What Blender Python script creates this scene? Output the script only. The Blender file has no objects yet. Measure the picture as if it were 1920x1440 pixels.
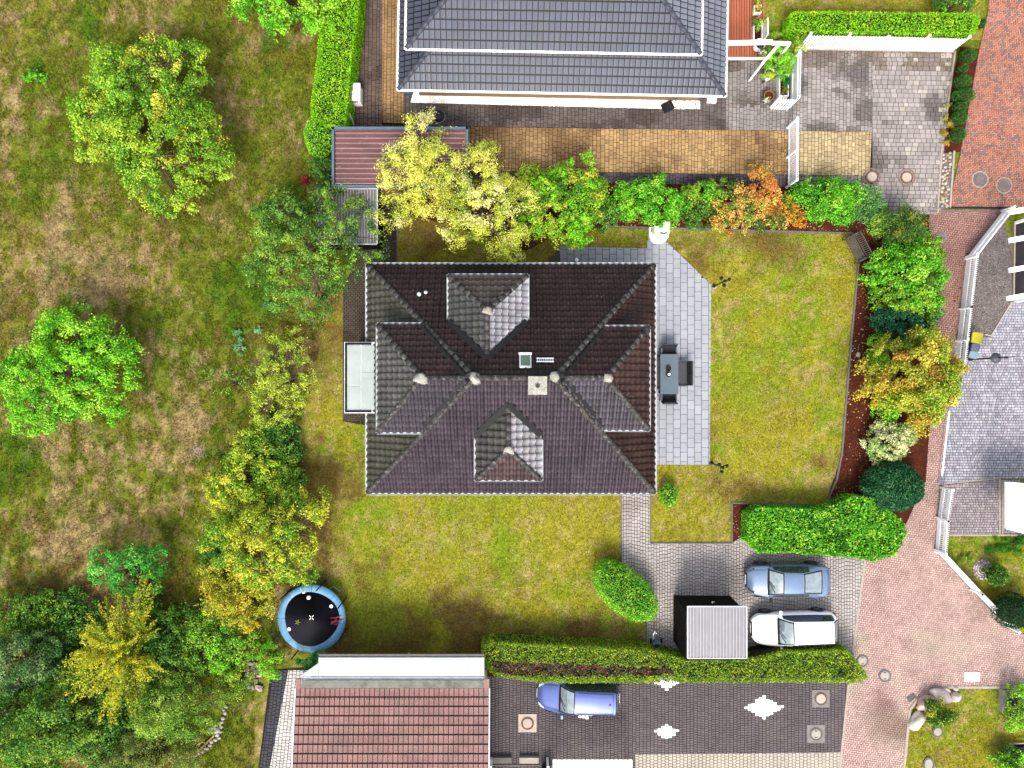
import bpy, bmesh, math, random
import numpy as np
from mathutils import Vector, Matrix
SC = bpy.context.scene
COL = SC.collection
random.seed(7)
RNG = np.random.default_rng(7)
R = math.radians
PI = math.pi

# ---------------------------------------------------------------- camera, sky, sun, exposure
H = 40.0            # flying height of the camera in metres
S = 1000.0 / 30.0   # photo pixels per metre on the ground
cam_d = bpy.data.cameras.new('camera')
cam = bpy.data.objects.new('camera', cam_d)
COL.objects.link(cam)
cam.location = (0, 0, H)
cam.rotation_euler = (0, 0, 0)
cam_d.sensor_width = 36
cam_d.lens = 36 * S * H / 1920
cam_d.clip_end = 2000
SC.camera = cam
SUN_EL, SUN_AZ = 52, 186          # azimuth clockwise from north (+Y)
w = bpy.data.worlds.new('World')
SC.world = w
w.use_nodes = True
nt = w.node_tree
nt.nodes.clear()
sky = nt.nodes.new('ShaderNodeTexSky')
sky.sky_type = 'NISHITA'
sky.sun_disc = False
sky.sun_elevation = R(SUN_EL)
sky.sun_rotation = R(SUN_AZ)
sky.air_density = 1.0
sky.dust_density = 3.0
sky.ozone_density = 1.0
bg = nt.nodes.new('ShaderNodeBackground')
bg.inputs['Strength'].default_value = 0.13
wo = nt.nodes.new('ShaderNodeOutputWorld')
hs = nt.nodes.new('ShaderNodeHueSaturation')      # thin bright cloud: a paler sky
hs.inputs['Saturation'].default_value = 0.45
nt.links.new(sky.outputs[0], hs.inputs['Color'])
nt.links.new(hs.outputs[0], bg.inputs[0])
nt.links.new(bg.outputs[0], wo.inputs[0])
sd = bpy.data.lights.new('sun', 'SUN')
sd.energy = 1.35
sd.angle = R(20)
sd.color = (1.0, 0.95, 0.87)
sun = bpy.data.objects.new('sun', sd)
COL.objects.link(sun)
_d = Vector((math.sin(R(SUN_AZ)) * math.cos(R(SUN_EL)), math.cos(R(SUN_AZ)) * math.cos(R(SUN_EL)), math.sin(R(SUN_EL))))
sun.rotation_euler = _d.to_track_quat('Z', 'Y').to_euler()
sun.location = (20, -20, 60)
SC.view_settings.view_transform = 'Standard'
SC.view_settings.look = 'None'
SC.view_settings.exposure = 2.05
SC.view_settings.gamma = 1.0
SC.view_settings.use_curve_mapping = False
G = 3.7             # how much brighter a sunlit level surface shows than its base colour
GF = 1.7           # the same for foliage, which shades itself


# ---------------------------------------------------------------- helpers
def P(px, py, z=0.0):
    k = (H - z) / H / S
    return Vector(((px - 960) * k, -(py - 720) * k, z))


def PP(pts, z=0.0):
    return [P(x, y, z) for x, y in pts]


def lin(c):
    return tuple(((x / 255) / 12.92 if x / 255 <= 0.04045 else ((x / 255 + 0.055) / 1.055) ** 2.4) for x in c)


def A(r, g, b, gain=None):
    gain = gain or G
    return tuple(min(0.85, x / gain) for x in lin((r, g, b)))


KIDS, OFF = {}, {}


def link(o, parent=None):
    COL.objects.link(o)
    if parent is not None:
        o.parent = parent
        KIDS.setdefault(parent.name, []).append(o)
        OFF[o.name] = OFF.get(parent.name, Vector((0, 0, 0)))
    return o


def tag(o, label=None, cat=None, group=None, kind=None):
    if label: o['label'] = label
    if cat: o['category'] = cat
    if group: o['group'] = group
    if kind: o['kind'] = kind
    return o


def thing(name, label, cat, loc=(0, 0, 0), group=None, rz=0.0):
    o = bpy.data.objects.new(name, None)
    o.empty_display_size = 0.3
    o.location = loc
    o.rotation_euler = (0, 0, rz)
    link(o)
    OFF[o.name] = Vector(loc)
    return tag(o, label, cat, group)


def dup(root, loc, rz=0.0, label=None, group=None):
    def cp(o, parent):
        c = o.copy()
        COL.objects.link(c)
        if parent is not None:
            c.parent = parent
        KIDS[c.name] = []
        for ch in KIDS.get(o.name, []):
            KIDS[c.name].append(cp(ch, c))
        return c
    r = cp(root, None)
    r.location = loc
    r.rotation_euler = (0, 0, rz)
    if label: r['label'] = label
    if group: r['group'] = group
    return r


class MB:
    """collects shapes and links them as one mesh object"""
    def __init__(s):
        s.v, s.f, s.c = [], [], []
        s.cur = (1, 1, 1)
        s.col = False

    def add(s, vs, fs):
        o = len(s.v)
        s.v += [tuple(p) for p in vs]
        s.f += [tuple(i + o for i in f) for f in fs]
        s.c += [s.cur] * len(vs)
        return s

    def box(s, c, d, rz=0.0, M=None):
        x, y, z = d[0] / 2, d[1] / 2, d[2] / 2
        vs = [Vector((i * x, j * y, k * z)) for k in (-1, 1) for j in (-1, 1) for i in (-1, 1)]
        if M is not None:
            vs = [M @ q for q in vs]
        elif rz:
            m = Matrix.Rotation(rz, 3, 'Z')
            vs = [m @ q for q in vs]
        c = Vector(c)
        return s.add([q + c for q in vs], [(0, 2, 3, 1), (4, 5, 7, 6), (0, 1, 5, 4), (2, 6, 7, 3), (0, 4, 6, 2), (1, 3, 7, 5)])

    def bar(s, a, b, w, h):
        """box from a to b, w wide, h high"""
        a, b = Vector(a), Vector(b)
        d = b - a
        q = d.to_track_quat('X', 'Z').to_matrix()
        return s.box((a + b) / 2, (d.length, w, h), M=q)

    def prism(s, poly, z0, z1, inset=0.0):
        n = len(poly)
        p2 = poly
        if inset:
            c = Vector((sum(p[0] for p in poly) / n, sum(p[1] for p in poly) / n))
            p2 = []
            for p in poly:
                d = Vector((p[0], p[1])) - c
                l = max(d.length, 1e-6)
                q = c + d * max(0.1, 1 - inset * 1.3 / l)
                p2.append(q)
        vs = [(p[0], p[1], z0) for p in poly] + [(p[0], p[1], z1) for p in p2]
        fs = [tuple(range(n, 2 * n))] + [(i, (i + 1) % n, n + (i + 1) % n, n + i) for i in range(n)] + [tuple(range(n - 1, -1, -1))]
        return s.add(vs, fs)

    def sheet(s, poly, z):
        return s.add([(p[0], p[1], z) for p in poly], [tuple(range(len(poly)))])

    def tube(s, pts, rad, n=6, cap=True):
        pts = [Vector(p) for p in pts]
        if not isinstance(rad, (list, tuple)):
            rad = [rad] * len(pts)
        vs, fs = [], []
        for i, p in enumerate(pts):
            d = (pts[min(i + 1, len(pts) - 1)] - pts[max(i - 1, 0)])
            if d.length < 1e-6:
                d = Vector((0, 0, 1))
            q = d.to_track_quat('Z', 'Y')
            for k in range(n):
                a = 2 * PI * k / n
                vs.append(p + q @ Vector((math.cos(a) * rad[i], math.sin(a) * rad[i], 0)))
        for i in range(len(pts) - 1):
            for k in range(n):
                fs.append((i * n + k, i * n + (k + 1) % n, (i + 1) * n + (k + 1) % n, (i + 1) * n + k))
        if cap:
            fs.append(tuple(range(n - 1, -1, -1)))
            fs.append(tuple((len(pts) - 1) * n + k for k in range(n)))
        return s.add(vs, fs)

    def lathe(s, prof, c=(0, 0, 0), n=20, sx=1.0, sy=1.0, M=None):
        vs, fs = [], []
        c = Vector(c)
        for r, z in prof:
            for k in range(n):
                a = 2 * PI * k / n
                q = Vector((r * sx * math.cos(a), r * sy * math.sin(a), z))
                if M is not None:
                    q = M @ q
                vs.append(q + c)
        m = len(prof)
        for i in range(m - 1):
            for k in range(n):
                fs.append((i * n + k, i * n + (k + 1) % n, (i + 1) * n + (k + 1) % n, (i + 1) * n + k))
        if prof[0][0] > 1e-4: fs.append(tuple(range(n - 1, -1, -1)))
        if prof[-1][0] > 1e-4: fs.append(tuple((m - 1) * n + k for k in range(n)))
        return s.add(vs, fs)

    def rock(s, c, r, seed=0, rz=0.0, n=10, rough=0.22):
        rg = random.Random(seed)
        ph = [(rg.uniform(-1, 1), rg.uniform(-1, 1), rg.uniform(-1, 1), rg.uniform(1.2, 3.2), rg.uniform(0, 6)) for _ in range(5)]
        vs, fs = [], []
        m = n // 2 + 1
        rot = Matrix.Rotation(rz, 3, 'Z')
        for i in range(m + 1):
            t = PI * i / m
            for k in range(n):
                a = 2 * PI * k / n
                d = Vector((math.sin(t) * math.cos(a), math.sin(t) * math.sin(a), math.cos(t)))
                f = 1 + rough * sum(math.sin(q[3] * (d.x * q[0] + d.y * q[1] + d.z * q[2]) * 2 + q[4]) for q in ph) / 2.5
                p = rot @ Vector((d.x * r[0] * f, d.y * r[1] * f, d.z * r[2] * f))
                vs.append(p + Vector(c))
        for i in range(m):
            for k in range(n):
                fs.append((i * n + k, i * n + (k + 1) % n, (i + 1) * n + (k + 1) % n, (i + 1) * n + k))
        return s.add(vs, fs)

    def mesh(s, name, smooth=False, off=None, mats=()):
        me = bpy.data.meshes.new(name)
        vs = s.v
        if off is not None and (off.x or off.y or off.z):
            vs = [(a - off.x, b - off.y, c - off.z) for a, b, c in vs]
        me.from_pydata(vs, [], s.f)
        at = me.attributes.new('Col', 'FLOAT_COLOR', 'POINT')
        cc = np.ones((len(s.v), 4), dtype=np.float32)
        if len(s.c): cc[:, :3] = np.array(s.c, dtype=np.float32)
        at.data.foreach_set('color', cc.ravel())
        for m in mats: me.materials.append(m)
        if smooth: me.polygons.foreach_set('use_smooth', [True] * len(me.polygons))
        if len(s.f) < 4000 and not getattr(s, 'keep', False):
            bm = bmesh.new(); bm.from_mesh(me)
            bmesh.ops.recalc_face_normals(bm, faces=bm.faces)
            bm.to_mesh(me); bm.free()
        me.update()
        return me

    def build(s, name, mat, parent=None, smooth=False, loc=None):
        off = OFF[parent.name] if parent is not None else (Vector(loc) if loc is not None else Vector((0, 0, 0)))
        me = s.mesh(name, smooth, off, [mat])
        o = bpy.data.objects.new(name, me)
        if parent is None: o.location = off
        link(o, parent)
        if parent is None: OFF[o.name] = off
        return o


def solo(mb, name, mat, label, cat, loc, group=None, smooth=False):
    return tag(mb.build(name, mat, None, smooth, loc), label, cat, group)


def inst(name, me, parent, mat4):
    """an object sharing mesh me; mat4 is in the frame of the top-level thing"""
    o = bpy.data.objects.new(name, me)
    o.matrix_basis = mat4
    return link(o, parent)


def cover(mb_or_me, name, mat, parent, **k):
    return mb_or_me.build(name, mat, parent, **k)


# value noise used for growth and wear of ground, leaves and stones
_T = np.random.default_rng(3).random((256, 256))


def vn(x, y, s=0):
    x = np.asarray(x, dtype=float) + 37.7 * s; y = np.asarray(y, dtype=float) - 91.3 * s
    xi, yi = np.floor(x).astype(int), np.floor(y).astype(int)
    fx, fy = x - xi, y - yi
    fx, fy = fx * fx * (3 - 2 * fx), fy * fy * (3 - 2 * fy)
    g = lambda i, j: _T[(xi + i) & 255, (yi + j) & 255]
    return (g(0, 0) * (1 - fx) + g(1, 0) * fx) * (1 - fy) + (g(0, 1) * (1 - fx) + g(1, 1) * fx) * fy


def fbm(x, y, s=0, o=4):
    t = 0; a = 0.5; n = 0
    for i in range(o):
        t = t + a * vn(np.asarray(x) * 2 ** i, np.asarray(y) * 2 ** i, s + i * 7); n += a; a *= 0.55
    return t / n


def inpoly(x, y, poly):
    x = np.asarray(x); y = np.asarray(y)
    r = np.zeros(x.shape, dtype=bool)
    n = len(poly)
    for i in range(n):
        x0, y0 = poly[i][0], poly[i][1]; x1, y1 = poly[(i + 1) % n][0], poly[(i + 1) % n][1]
        if y0 == y1: continue
        c = ((y0 > y) != (y1 > y)) & (x < (x1 - x0) * (y - y0) / (y1 - y0) + x0)
        r ^= c
    return r


# ---------------------------------------------------------------- materials
def mat(name, rgb=(1, 1, 1), rough=0.8, var=0.25, scale=3.0, fine=0.25, fscale=40.0, bump=0.15, bscale=60.0, attr=False,
        metal=0.0, spec=0.15, coat=0.0, spots=None, spots2=None, rvar=0.0, stretch=None):
    m = bpy.data.materials.new(name)
    m.use_nodes = True
    t = m.node_tree
    N, L = t.nodes, t.links
    b = N['Principled BSDF']
    b.inputs['Roughness'].default_value = rough
    b.inputs['Metallic'].default_value = metal
    b.inputs['Specular IOR Level'].default_value = spec
    b.inputs['Coat Weight'].default_value = coat
    b.inputs['Coat Roughness'].default_value = 0.05
    geo = N.new('ShaderNodeNewGeometry')
    pos = geo.outputs['Position']
    if stretch:
        mp = N.new('ShaderNodeMapping'); mp.inputs['Scale'].default_value = stretch
        L.new(pos, mp.inputs['Vector']); pos = mp.outputs[0]

    def noise(sc, det=3.0, rg=0.6):
        n = N.new('ShaderNodeTexNoise'); n.inputs['Scale'].default_value = sc; n.inputs['Detail'].default_value = det
        n.inputs['Roughness'].default_value = rg
        L.new(pos, n.inputs['Vector']); return n.outputs['Fac']

    def rng(fac, lo, hi, a=0.3, c=0.7):
        r = N.new('ShaderNodeMapRange'); r.inputs['From Min'].default_value = a; r.inputs['From Max'].default_value = c
        r.inputs['To Min'].default_value = lo; r.inputs['To Max'].default_value = hi
        L.new(fac, r.inputs['Value']); return r.outputs[0]

    def mul(x, y):
        q = N.new('ShaderNodeMix'); q.data_type = 'RGBA'; q.blend_type = 'MULTIPLY'; q.inputs['Factor'].default_value = 1
        L.new(x, q.inputs['A']); L.new(y, q.inputs['B']); return q.outputs['Result']

    if attr:
        at = N.new('ShaderNodeAttribute'); at.attribute_name = 'Col'; c = at.outputs['Color']
    else:
        rg = N.new('ShaderNodeRGB'); rg.outputs[0].default_value = (*rgb, 1); c = rg.outputs[0]
    if var: c = mul(c, rng(noise(scale), 1 - var, 1 + var))
    if fine: c = mul(c, rng(noise(fscale, 2.0), 1 - fine, 1 + fine))
    for k, sp in enumerate((spots, spots2)):
        if not sp: continue
        rgb2, ssc, lo, hi = sp
        q = N.new('ShaderNodeMix'); q.data_type = 'RGBA'
        L.new(rng(noise(ssc, 5.0, 0.7), 0, 1, lo, hi), q.inputs['Factor'])
        L.new(c, q.inputs['A']); q.inputs['B'].default_value = (*rgb2, 1)
        c = q.outputs['Result']
    L.new(c, b.inputs['Base Color'])
    if rvar: L.new(rng(noise(scale * 2.3), max(0.05, rough - rvar), min(1, rough + rvar)), b.inputs['Roughness'])
    if bump:
        bp = N.new('ShaderNodeBump'); bp.inputs['Strength'].default_value = bump; bp.inputs['Distance'].default_value = 0.02
        L.new(noise(bscale, 4.0), bp.inputs['Height']); L.new(bp.outputs[0], b.inputs['Normal'])
    return m


def leafmat(name, trans=0.2, gloss=0.004):
    m = bpy.data.materials.new(name)
    m.use_nodes = True
    t = m.node_tree; N, L = t.nodes, t.links
    N.clear()
    at = N.new('ShaderNodeAttribute'); at.attribute_name = 'Col'
    d = N.new('ShaderNodeBsdfDiffuse'); tr = N.new('ShaderNodeBsdfTranslucent'); g = N.new('ShaderNodeBsdfGlossy')
    g.inputs['Roughness'].default_value = 0.45; g.inputs['Color'].default_value = (0.9, 0.95, 0.9, 1)
    m1 = N.new('ShaderNodeMixShader'); m1.inputs[0].default_value = trans
    m2 = N.new('ShaderNodeMixShader'); m2.inputs[0].default_value = gloss
    o = N.new('ShaderNodeOutputMaterial')
    L.new(at.outputs['Color'], d.inputs['Color']); L.new(at.outputs['Color'], tr.inputs['Color'])
    L.new(d.outputs[0], m1.inputs[1]); L.new(tr.outputs[0], m1.inputs[2])
    L.new(m1.outputs[0], m2.inputs[1]); L.new(g.outputs[0], m2.inputs[2]); L.new(m2.outputs[0], o.inputs[0])
    return m


M = {}
M['leaf'] = leafmat('leaf')
M['grass'] = leafmat('grass_blade', 0.25, 0.004)
M['soil'] = mat('turf_soil', attr=True, rough=0.95, var=0.34, scale=6.5, fine=0.5, fscale=19, bump=0.7, bscale=24, spec=0.03)
M['mulch'] = mat('bark_mulch', A(112, 58, 40), spec=0.04, rough=0.95, var=0.3, scale=2, fine=0.5, fscale=30, bump=0.9, bscale=35, spots=(A(70, 40, 28), 14, 0.5, 0.62))
M['gravel'] = mat('grey_gravel', attr=True, rough=0.9, var=0.15, fine=0.45, fscale=28, bump=0.9, bscale=34)
M['paver'] = mat('paver', attr=True, rough=0.85, var=0.13, scale=0.9, fine=0.16, fscale=26, bump=0.25, bscale=70, spec=0.15, rvar=0.1)
M['joint'] = mat('joint_sand', A(66, 56, 50), rough=0.95, var=0.2, fine=0.3, spec=0.05)
M['slab'] = mat('patio_slab', attr=True, rough=0.6, var=0.07, scale=1.2, fine=0.06, fscale=30, bump=0.08, rvar=0.12)
M['bark'] = mat('bark', A(120, 100, 80), rough=0.95, var=0.3, fine=0.4, fscale=18, bump=0.8, bscale=20)
M['twig'] = mat('twigs', A(165, 140, 118), rough=0.9, var=0.3, fine=0.3)
M['core'] = mat('inner_twigs', A(62, 58, 34), rough=0.95, var=0.4, fine=0.6, fscale=12, bump=0.8, bscale=14)
M['white'] = mat('white_paint', (0.7, 0.7, 0.69), rough=0.45, var=0.06, fine=0.06, bump=0.03)
M['offwhite'] = mat('weathered_white', (0.66, 0.65, 0.6), rough=0.6, var=0.15, fine=0.12, bump=0.08)
M['wall'] = mat('render_wall', (0.62, 0.58, 0.5), rough=0.9, var=0.08, fine=0.1, bump=0.2)
M['tanwall'] = mat('tan_wall', A(190, 150, 110), rough=0.9, var=0.1, fine=0.1)
M['dark'] = mat('dark_timber', A(46, 40, 40), spec=0.04, rough=0.75, var=0.2, fine=0.2, stretch=(1, 1, 0.2))
M['black'] = mat('black_plastic', (0.012, 0.012, 0.013), spec=0.08, rough=0.45, var=0.1, fine=0.1, bump=0.02)
M['rubber'] = mat('rubber', (0.025, 0.025, 0.026), rough=0.8, var=0.1, fine=0.1)
M['steel'] = mat('grey_steel', (0.35, 0.36, 0.38), rough=0.4, var=0.1, fine=0.08, metal=0.7)
M['zinc'] = mat('zinc_gutter', (0.36, 0.38, 0.39), rough=0.5, var=0.15, fine=0.12, bump=0.03)
M['iron'] = mat('cast_iron', A(150, 120, 105), rough=0.7, var=0.2, fine=0.2)
M['concrete'] = mat('pale_concrete', A(225, 215, 200), rough=0.85, var=0.12, fine=0.16)
M['kerb'] = mat('kerb_stone', A(150, 142, 138), rough=0.85, var=0.15, fine=0.16)
M['palekerb'] = mat('pale_kerb', A(232, 214, 196), rough=0.85, var=0.1, fine=0.14)
M['cobble'] = mat('cobble', attr=True, rough=0.8, var=0.1, fine=0.2, bump=0.2)
M['rock'] = mat('boulder', attr=True, rough=0.85, var=0.2, scale=2.2, fine=0.2, fscale=16, bump=0.25, bscale=18, spots=(A(250, 224, 210), 5, 0.5, 0.7))
M['deck'] = mat('red_decking', attr=True, rough=0.55, var=0.12, fine=0.12, stretch=(1, 0.15, 1))
M['teak'] = mat('grey_teak', A(118, 108, 98), rough=0.8, var=0.2, fine=0.25, stretch=(0.6, 0.6, 1))
M['terracotta'] = mat('terracotta', A(205, 130, 85), rough=0.8, var=0.15, fine=0.1)
M['glass'] = mat('dark_glass', (0.02, 0.025, 0.03), rough=0.04, var=0, fine=0, bump=0, spec=0.9)
M['carglass'] = mat('car_glass', (0.10, 0.125, 0.13), rough=0.03, var=0.35, scale=3, fine=0, bump=0, spec=1.0, coat=1.0)
M['rattan'] = mat('charcoal_rattan', A(96, 96, 104), rough=0.7, var=0.1, fine=0.25, fscale=60, bump=0.3)
M['cushion'] = mat('dark_cushion', A(58, 60, 66), rough=0.9, var=0.1, fine=0.12)
M['tabletop'] = mat('grey_tabletop', A(128, 146, 158), rough=0.5, var=0.06, fine=0.05, bump=0.02)
M['moss'] = mat('leaf_litter', attr=True, rough=0.9, var=0.1, fine=0.2)
# roof tiles: brown concrete tiles, weathered
LICH = A(205, 200, 190)
M['tile_brown'] = mat('brown_roof_tile', attr=True, rough=0.4, spec=0.12, var=0.32, scale=0.8, fine=0.3, fscale=14, bump=0.2, bscale=40, spots=(LICH, 9, 0.62, 0.78), rvar=0.12)
M['tile_moss'] = mat('mossy_roof_tile', attr=True, rough=0.62, spec=0.2, var=0.3, scale=1.2, fine=0.35, fscale=12, bump=0.4, bscale=30, spots=(A(120, 122, 82), 3.2, 0.6, 0.78), spots2=(LICH, 11, 0.64, 0.78))
M['tile_skyglare'] = mat('sky_glare_tile', attr=True, rough=0.24, var=0.25, scale=1.5, fine=0.25, fscale=14, bump=0.12, bscale=30, spots=(LICH, 8, 0.66, 0.8), spec=0.6, rvar=0.1)  # pale colour imitates bright sky reflected on the east dormer faces
M['tile_slate'] = mat('slate_grey_tile', attr=True, rough=0.36, var=0.1, scale=0.7, fine=0.1, fscale=16, bump=0.06, bscale=40, spec=0.35, rvar=0.06)
M['tile_pink'] = mat('pink_clay_tile', attr=True, rough=0.6, var=0.16, scale=0.9, fine=0.16, fscale=14, bump=0.15, spots=(A(112, 82, 80), 2.4, 0.62, 0.8))
M['ridge'] = mat('ridge_tile', A(92, 86, 84), rough=0.5, var=0.35, scale=1.4, fine=0.35, fscale=10, bump=0.25, spots=(LICH, 7, 0.56, 0.72), spots2=(A(44, 40, 40), 2.4, 0.56, 0.68))
M['ridge_slate'] = mat('slate_ridge_tile', A(96, 100, 112), rough=0.4, var=0.12, fine=0.12)
M['valley'] = mat('valley_lead', A(42, 38, 38), rough=0.5, var=0.2, fine=0.3)
M['mortar'] = mat('lichen_mortar', A(225, 220, 205), rough=0.95, var=0.25, fine=0.4, fscale=20, bump=0.8, bscale=25)


# ---------------------------------------------------------------- the ground: meadow, lawns, beds
def structure(o, label):
    o['kind'] = 'structure'; o['label'] = label
    return o


def mixc(a, b, t):
    t = np.clip(t, 0, 1)[..., None]
    return a * (1 - t) + b * t


def blob(x, y, px, py, rpx, s=0):
    c = P(px, py); r = rpx / S
    d = np.hypot(x - c.x, y - c.y) / r
    return np.clip(1.25 - d + (fbm(x * 0.9, y * 0.9, s + 5) - 0.5) * 1.6, 0, 1)


def seg(x, y, a, b, wpx, s=0):
    a = P(*a); b = P(*b)
    dx, dy = b.x - a.x, b.y - a.y; l2 = dx * dx + dy * dy
    t = np.clip(((x - a.x) * dx + (y - a.y) * dy) / l2, 0, 1)
    d = np.hypot(x - a.x - t * dx, y - a.y - t * dy) / (wpx / S)
    return np.clip(1.3 - d + (fbm(x * 1.3, y * 1.3, s + 9) - 0.5) * 1.5, 0, 1)


C = lambda r, g, b: np.array(A(r, g, b))
GREEN, OLIVE, TAN, SOIL_SHADE, LUSH = C(134, 150, 42), C(164, 156, 60), C(212, 184, 126), C(142, 106, 62), C(86, 138, 30)
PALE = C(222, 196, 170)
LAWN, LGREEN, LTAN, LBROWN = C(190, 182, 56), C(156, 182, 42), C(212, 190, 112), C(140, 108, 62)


def meadow_col(x, y):
    n1 = fbm(x * 0.16, y * 0.16, 1); n2 = fbm(x * 0.75, y * 0.6, 2); n3 = fbm(x * 2.6, y * 1.7, 3, 3)
    c = mixc(GREEN, OLIVE, (n1 - 0.35) * 2.2)
    tan = (n2 * 0.4 + n3 * 0.75 + (n1 - 0.5) * 0.6 - 0.56) * 3.6
    for b in ((130, 920, 170), (60, 800, 70), (330, 820, 90), (60, 200, 90), (330, 700, 90), (470, 190, 70), (300, 400, 80), (200, 560, 120)):
        tan = tan + blob(x, y, *b) * 0.5
    tan = tan + seg(x, y, (125, 340), (85, 560), 15) * 1.1 + seg(x, y, (20, 200), (10, 330), 14) * 0.5 + seg(x, y, (215, 0), (185, 140), 12) * .35 + seg(x, y, (30, 330), (20, 560), 10) * .35 + seg(x, y, (150, 560), (170, 860), 12) * .3
    for b in ((420, 60, 90), (300, 330, 110), (40, 420, 70), (20, 870, 55), (430, 520, 80), (560, 130, 60), (90, 120, 60), (440, 600, 70), (420, 820, 60), (540, 360, 70)):
        tan = tan - blob(x, y, *b, s=2) * 0.6
    c = mixc(c, TAN, tan)
    lush = (fbm(x * 1.3, y * 1.1, 11) - 0.58) * 3
    for b in ((435, 620, 26), (20, 870, 60), (170, 48, 16), (68, 140, 30), (400, 840, 40), (520, 90, 50), (470, 540, 60)):
        lush = lush + blob(x, y, *b, s=4) * 0.9
    c = mixc(c, LUSH, np.clip(lush, 0, 0.7))
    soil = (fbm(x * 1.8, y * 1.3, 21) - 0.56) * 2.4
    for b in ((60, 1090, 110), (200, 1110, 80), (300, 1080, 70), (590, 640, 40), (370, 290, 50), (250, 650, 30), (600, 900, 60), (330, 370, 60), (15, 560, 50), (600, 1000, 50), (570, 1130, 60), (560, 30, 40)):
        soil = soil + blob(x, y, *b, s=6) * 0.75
    c = mixc(c, SOIL_SHADE, np.clip(soil * .75, 0, 0.7))  # bare soil patches, with shade beside the trees painted in as brown
    c = mixc(c, PALE, blob(x, y, 372, 846, 13, 8) * 1.2)
    g = np.clip(0.72 + (fbm(x * 6, y * 6, 31, 2)) * 0.55, 0.5, 1.5)
    return np.clip(c * g[..., None], 0, 0.85)


def lawn_col(x, y):
    n1 = fbm(x * 0.22, y * 0.22, 41); n2 = fbm(x * 1.0, y * 1.0, 42); n3 = fbm(x * 3.2, y * 3.2, 43, 3)
    c = mixc(LAWN, LGREEN, (n1 * 0.6 + n2 * 0.4 - 0.46) * 5)
    c = mixc(c, LTAN, (n2 * 0.5 + n3 * 0.7 - 0.57) * 3.6)
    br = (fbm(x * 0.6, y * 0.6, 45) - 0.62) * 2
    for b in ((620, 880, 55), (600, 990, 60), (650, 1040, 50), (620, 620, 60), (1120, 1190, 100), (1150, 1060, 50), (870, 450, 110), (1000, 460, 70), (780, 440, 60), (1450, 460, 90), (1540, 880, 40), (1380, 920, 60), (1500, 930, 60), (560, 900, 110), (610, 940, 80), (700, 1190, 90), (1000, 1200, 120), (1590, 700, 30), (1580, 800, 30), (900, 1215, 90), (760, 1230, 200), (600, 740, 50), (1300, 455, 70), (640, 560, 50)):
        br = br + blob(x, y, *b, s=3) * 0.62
    c = mixc(c, LBROWN, np.clip(br * 0.95, 0, 0.8))  # brown grass; patches north of house and hedge also paint their shade
    gr = np.zeros_like(x)
    for b in ((655, 995, 16), (880, 960, 120), (950, 1040, 60), (1400, 730, 60), (1550, 770, 30), (1470, 640, 50), (1890, 1022, 30), (720, 1150, 90)):
        gr = gr + blob(x, y, *b, s=7) * 0.55
    c = mixc(c, LGREEN, np.clip(gr, 0, 0.9))
    if True:   # faint mowing streaks below the house
        st = np.clip(np.sin(x * 7.5 + fbm(x, y, 51) * 3) - 0.55, 0, 1) * np.clip(1 - np.abs(y + 8.5) / 2.4, 0, 1) * np.clip(n3 * 2 - 0.6, 0, 1)
        c = mixc(c, C(226, 212, 130), st * 1.0)
    g = np.clip(0.75 + (fbm(x * 6, y * 6, 47, 2)) * 0.5, 0.5, 1.5)
    return np.clip(c * g[..., None], 0, 0.85)


def grid_sheet(name, xs, ys, zf, colf, material, keep=None):
    X, Y = np.meshgrid(xs, ys)
    nx, ny = len(xs), len(ys)
    V = np.stack([X.ravel(), Y.ravel(), zf(X, Y).ravel()], 1)
    i = np.arange(nx * ny).reshape(ny, nx)
    F = np.stack([i[:-1, :-1], i[:-1, 1:], i[1:, 1:], i[1:, :-1]], -1).reshape(-1, 4)
    if keep is not None:
        cx = (X[:-1, :-1] + X[1:, 1:]) / 2; cy = (Y[:-1, :-1] + Y[1:, 1:]) / 2
        F = F[keep(cx, cy).ravel()]
        u, inv = np.unique(F, return_inverse=True)
        V = V[u]; F = inv.reshape(F.shape)
    c = colf(V[:, 0], V[:, 1])
    return np_mesh(name, V, F, c, material)


def np_mesh(name, V, F, cols, material, parent=None, off=None):
    me = bpy.data.meshes.new(name)
    n, m, k = len(V), len(F), F.shape[1]
    if off is not None: V = V - np.array(off)
    me.vertices.add(n); me.vertices.foreach_set('co', np.ascontiguousarray(V, dtype=np.float32).ravel())
    me.loops.add(m * k); me.loops.foreach_set('vertex_index', np.ascontiguousarray(F, dtype=np.int32).ravel())
    me.polygons.add(m); me.polygons.foreach_set('loop_start', np.arange(0, m * k, k, dtype=np.int32))
    at = me.attributes.new('Col', 'FLOAT_COLOR', 'POINT')
    cc = np.ones((n, 4), dtype=np.float32); cc[:, :3] = cols
    at.data.foreach_set('color', cc.ravel())
    me.materials.append(material)
    me.update(calc_edges=True)
    o = bpy.data.objects.new(name, me)
    if off is not None and parent is None: o.location = off; OFF[o.name] = Vector(off)
    return link(o, parent)


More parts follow.
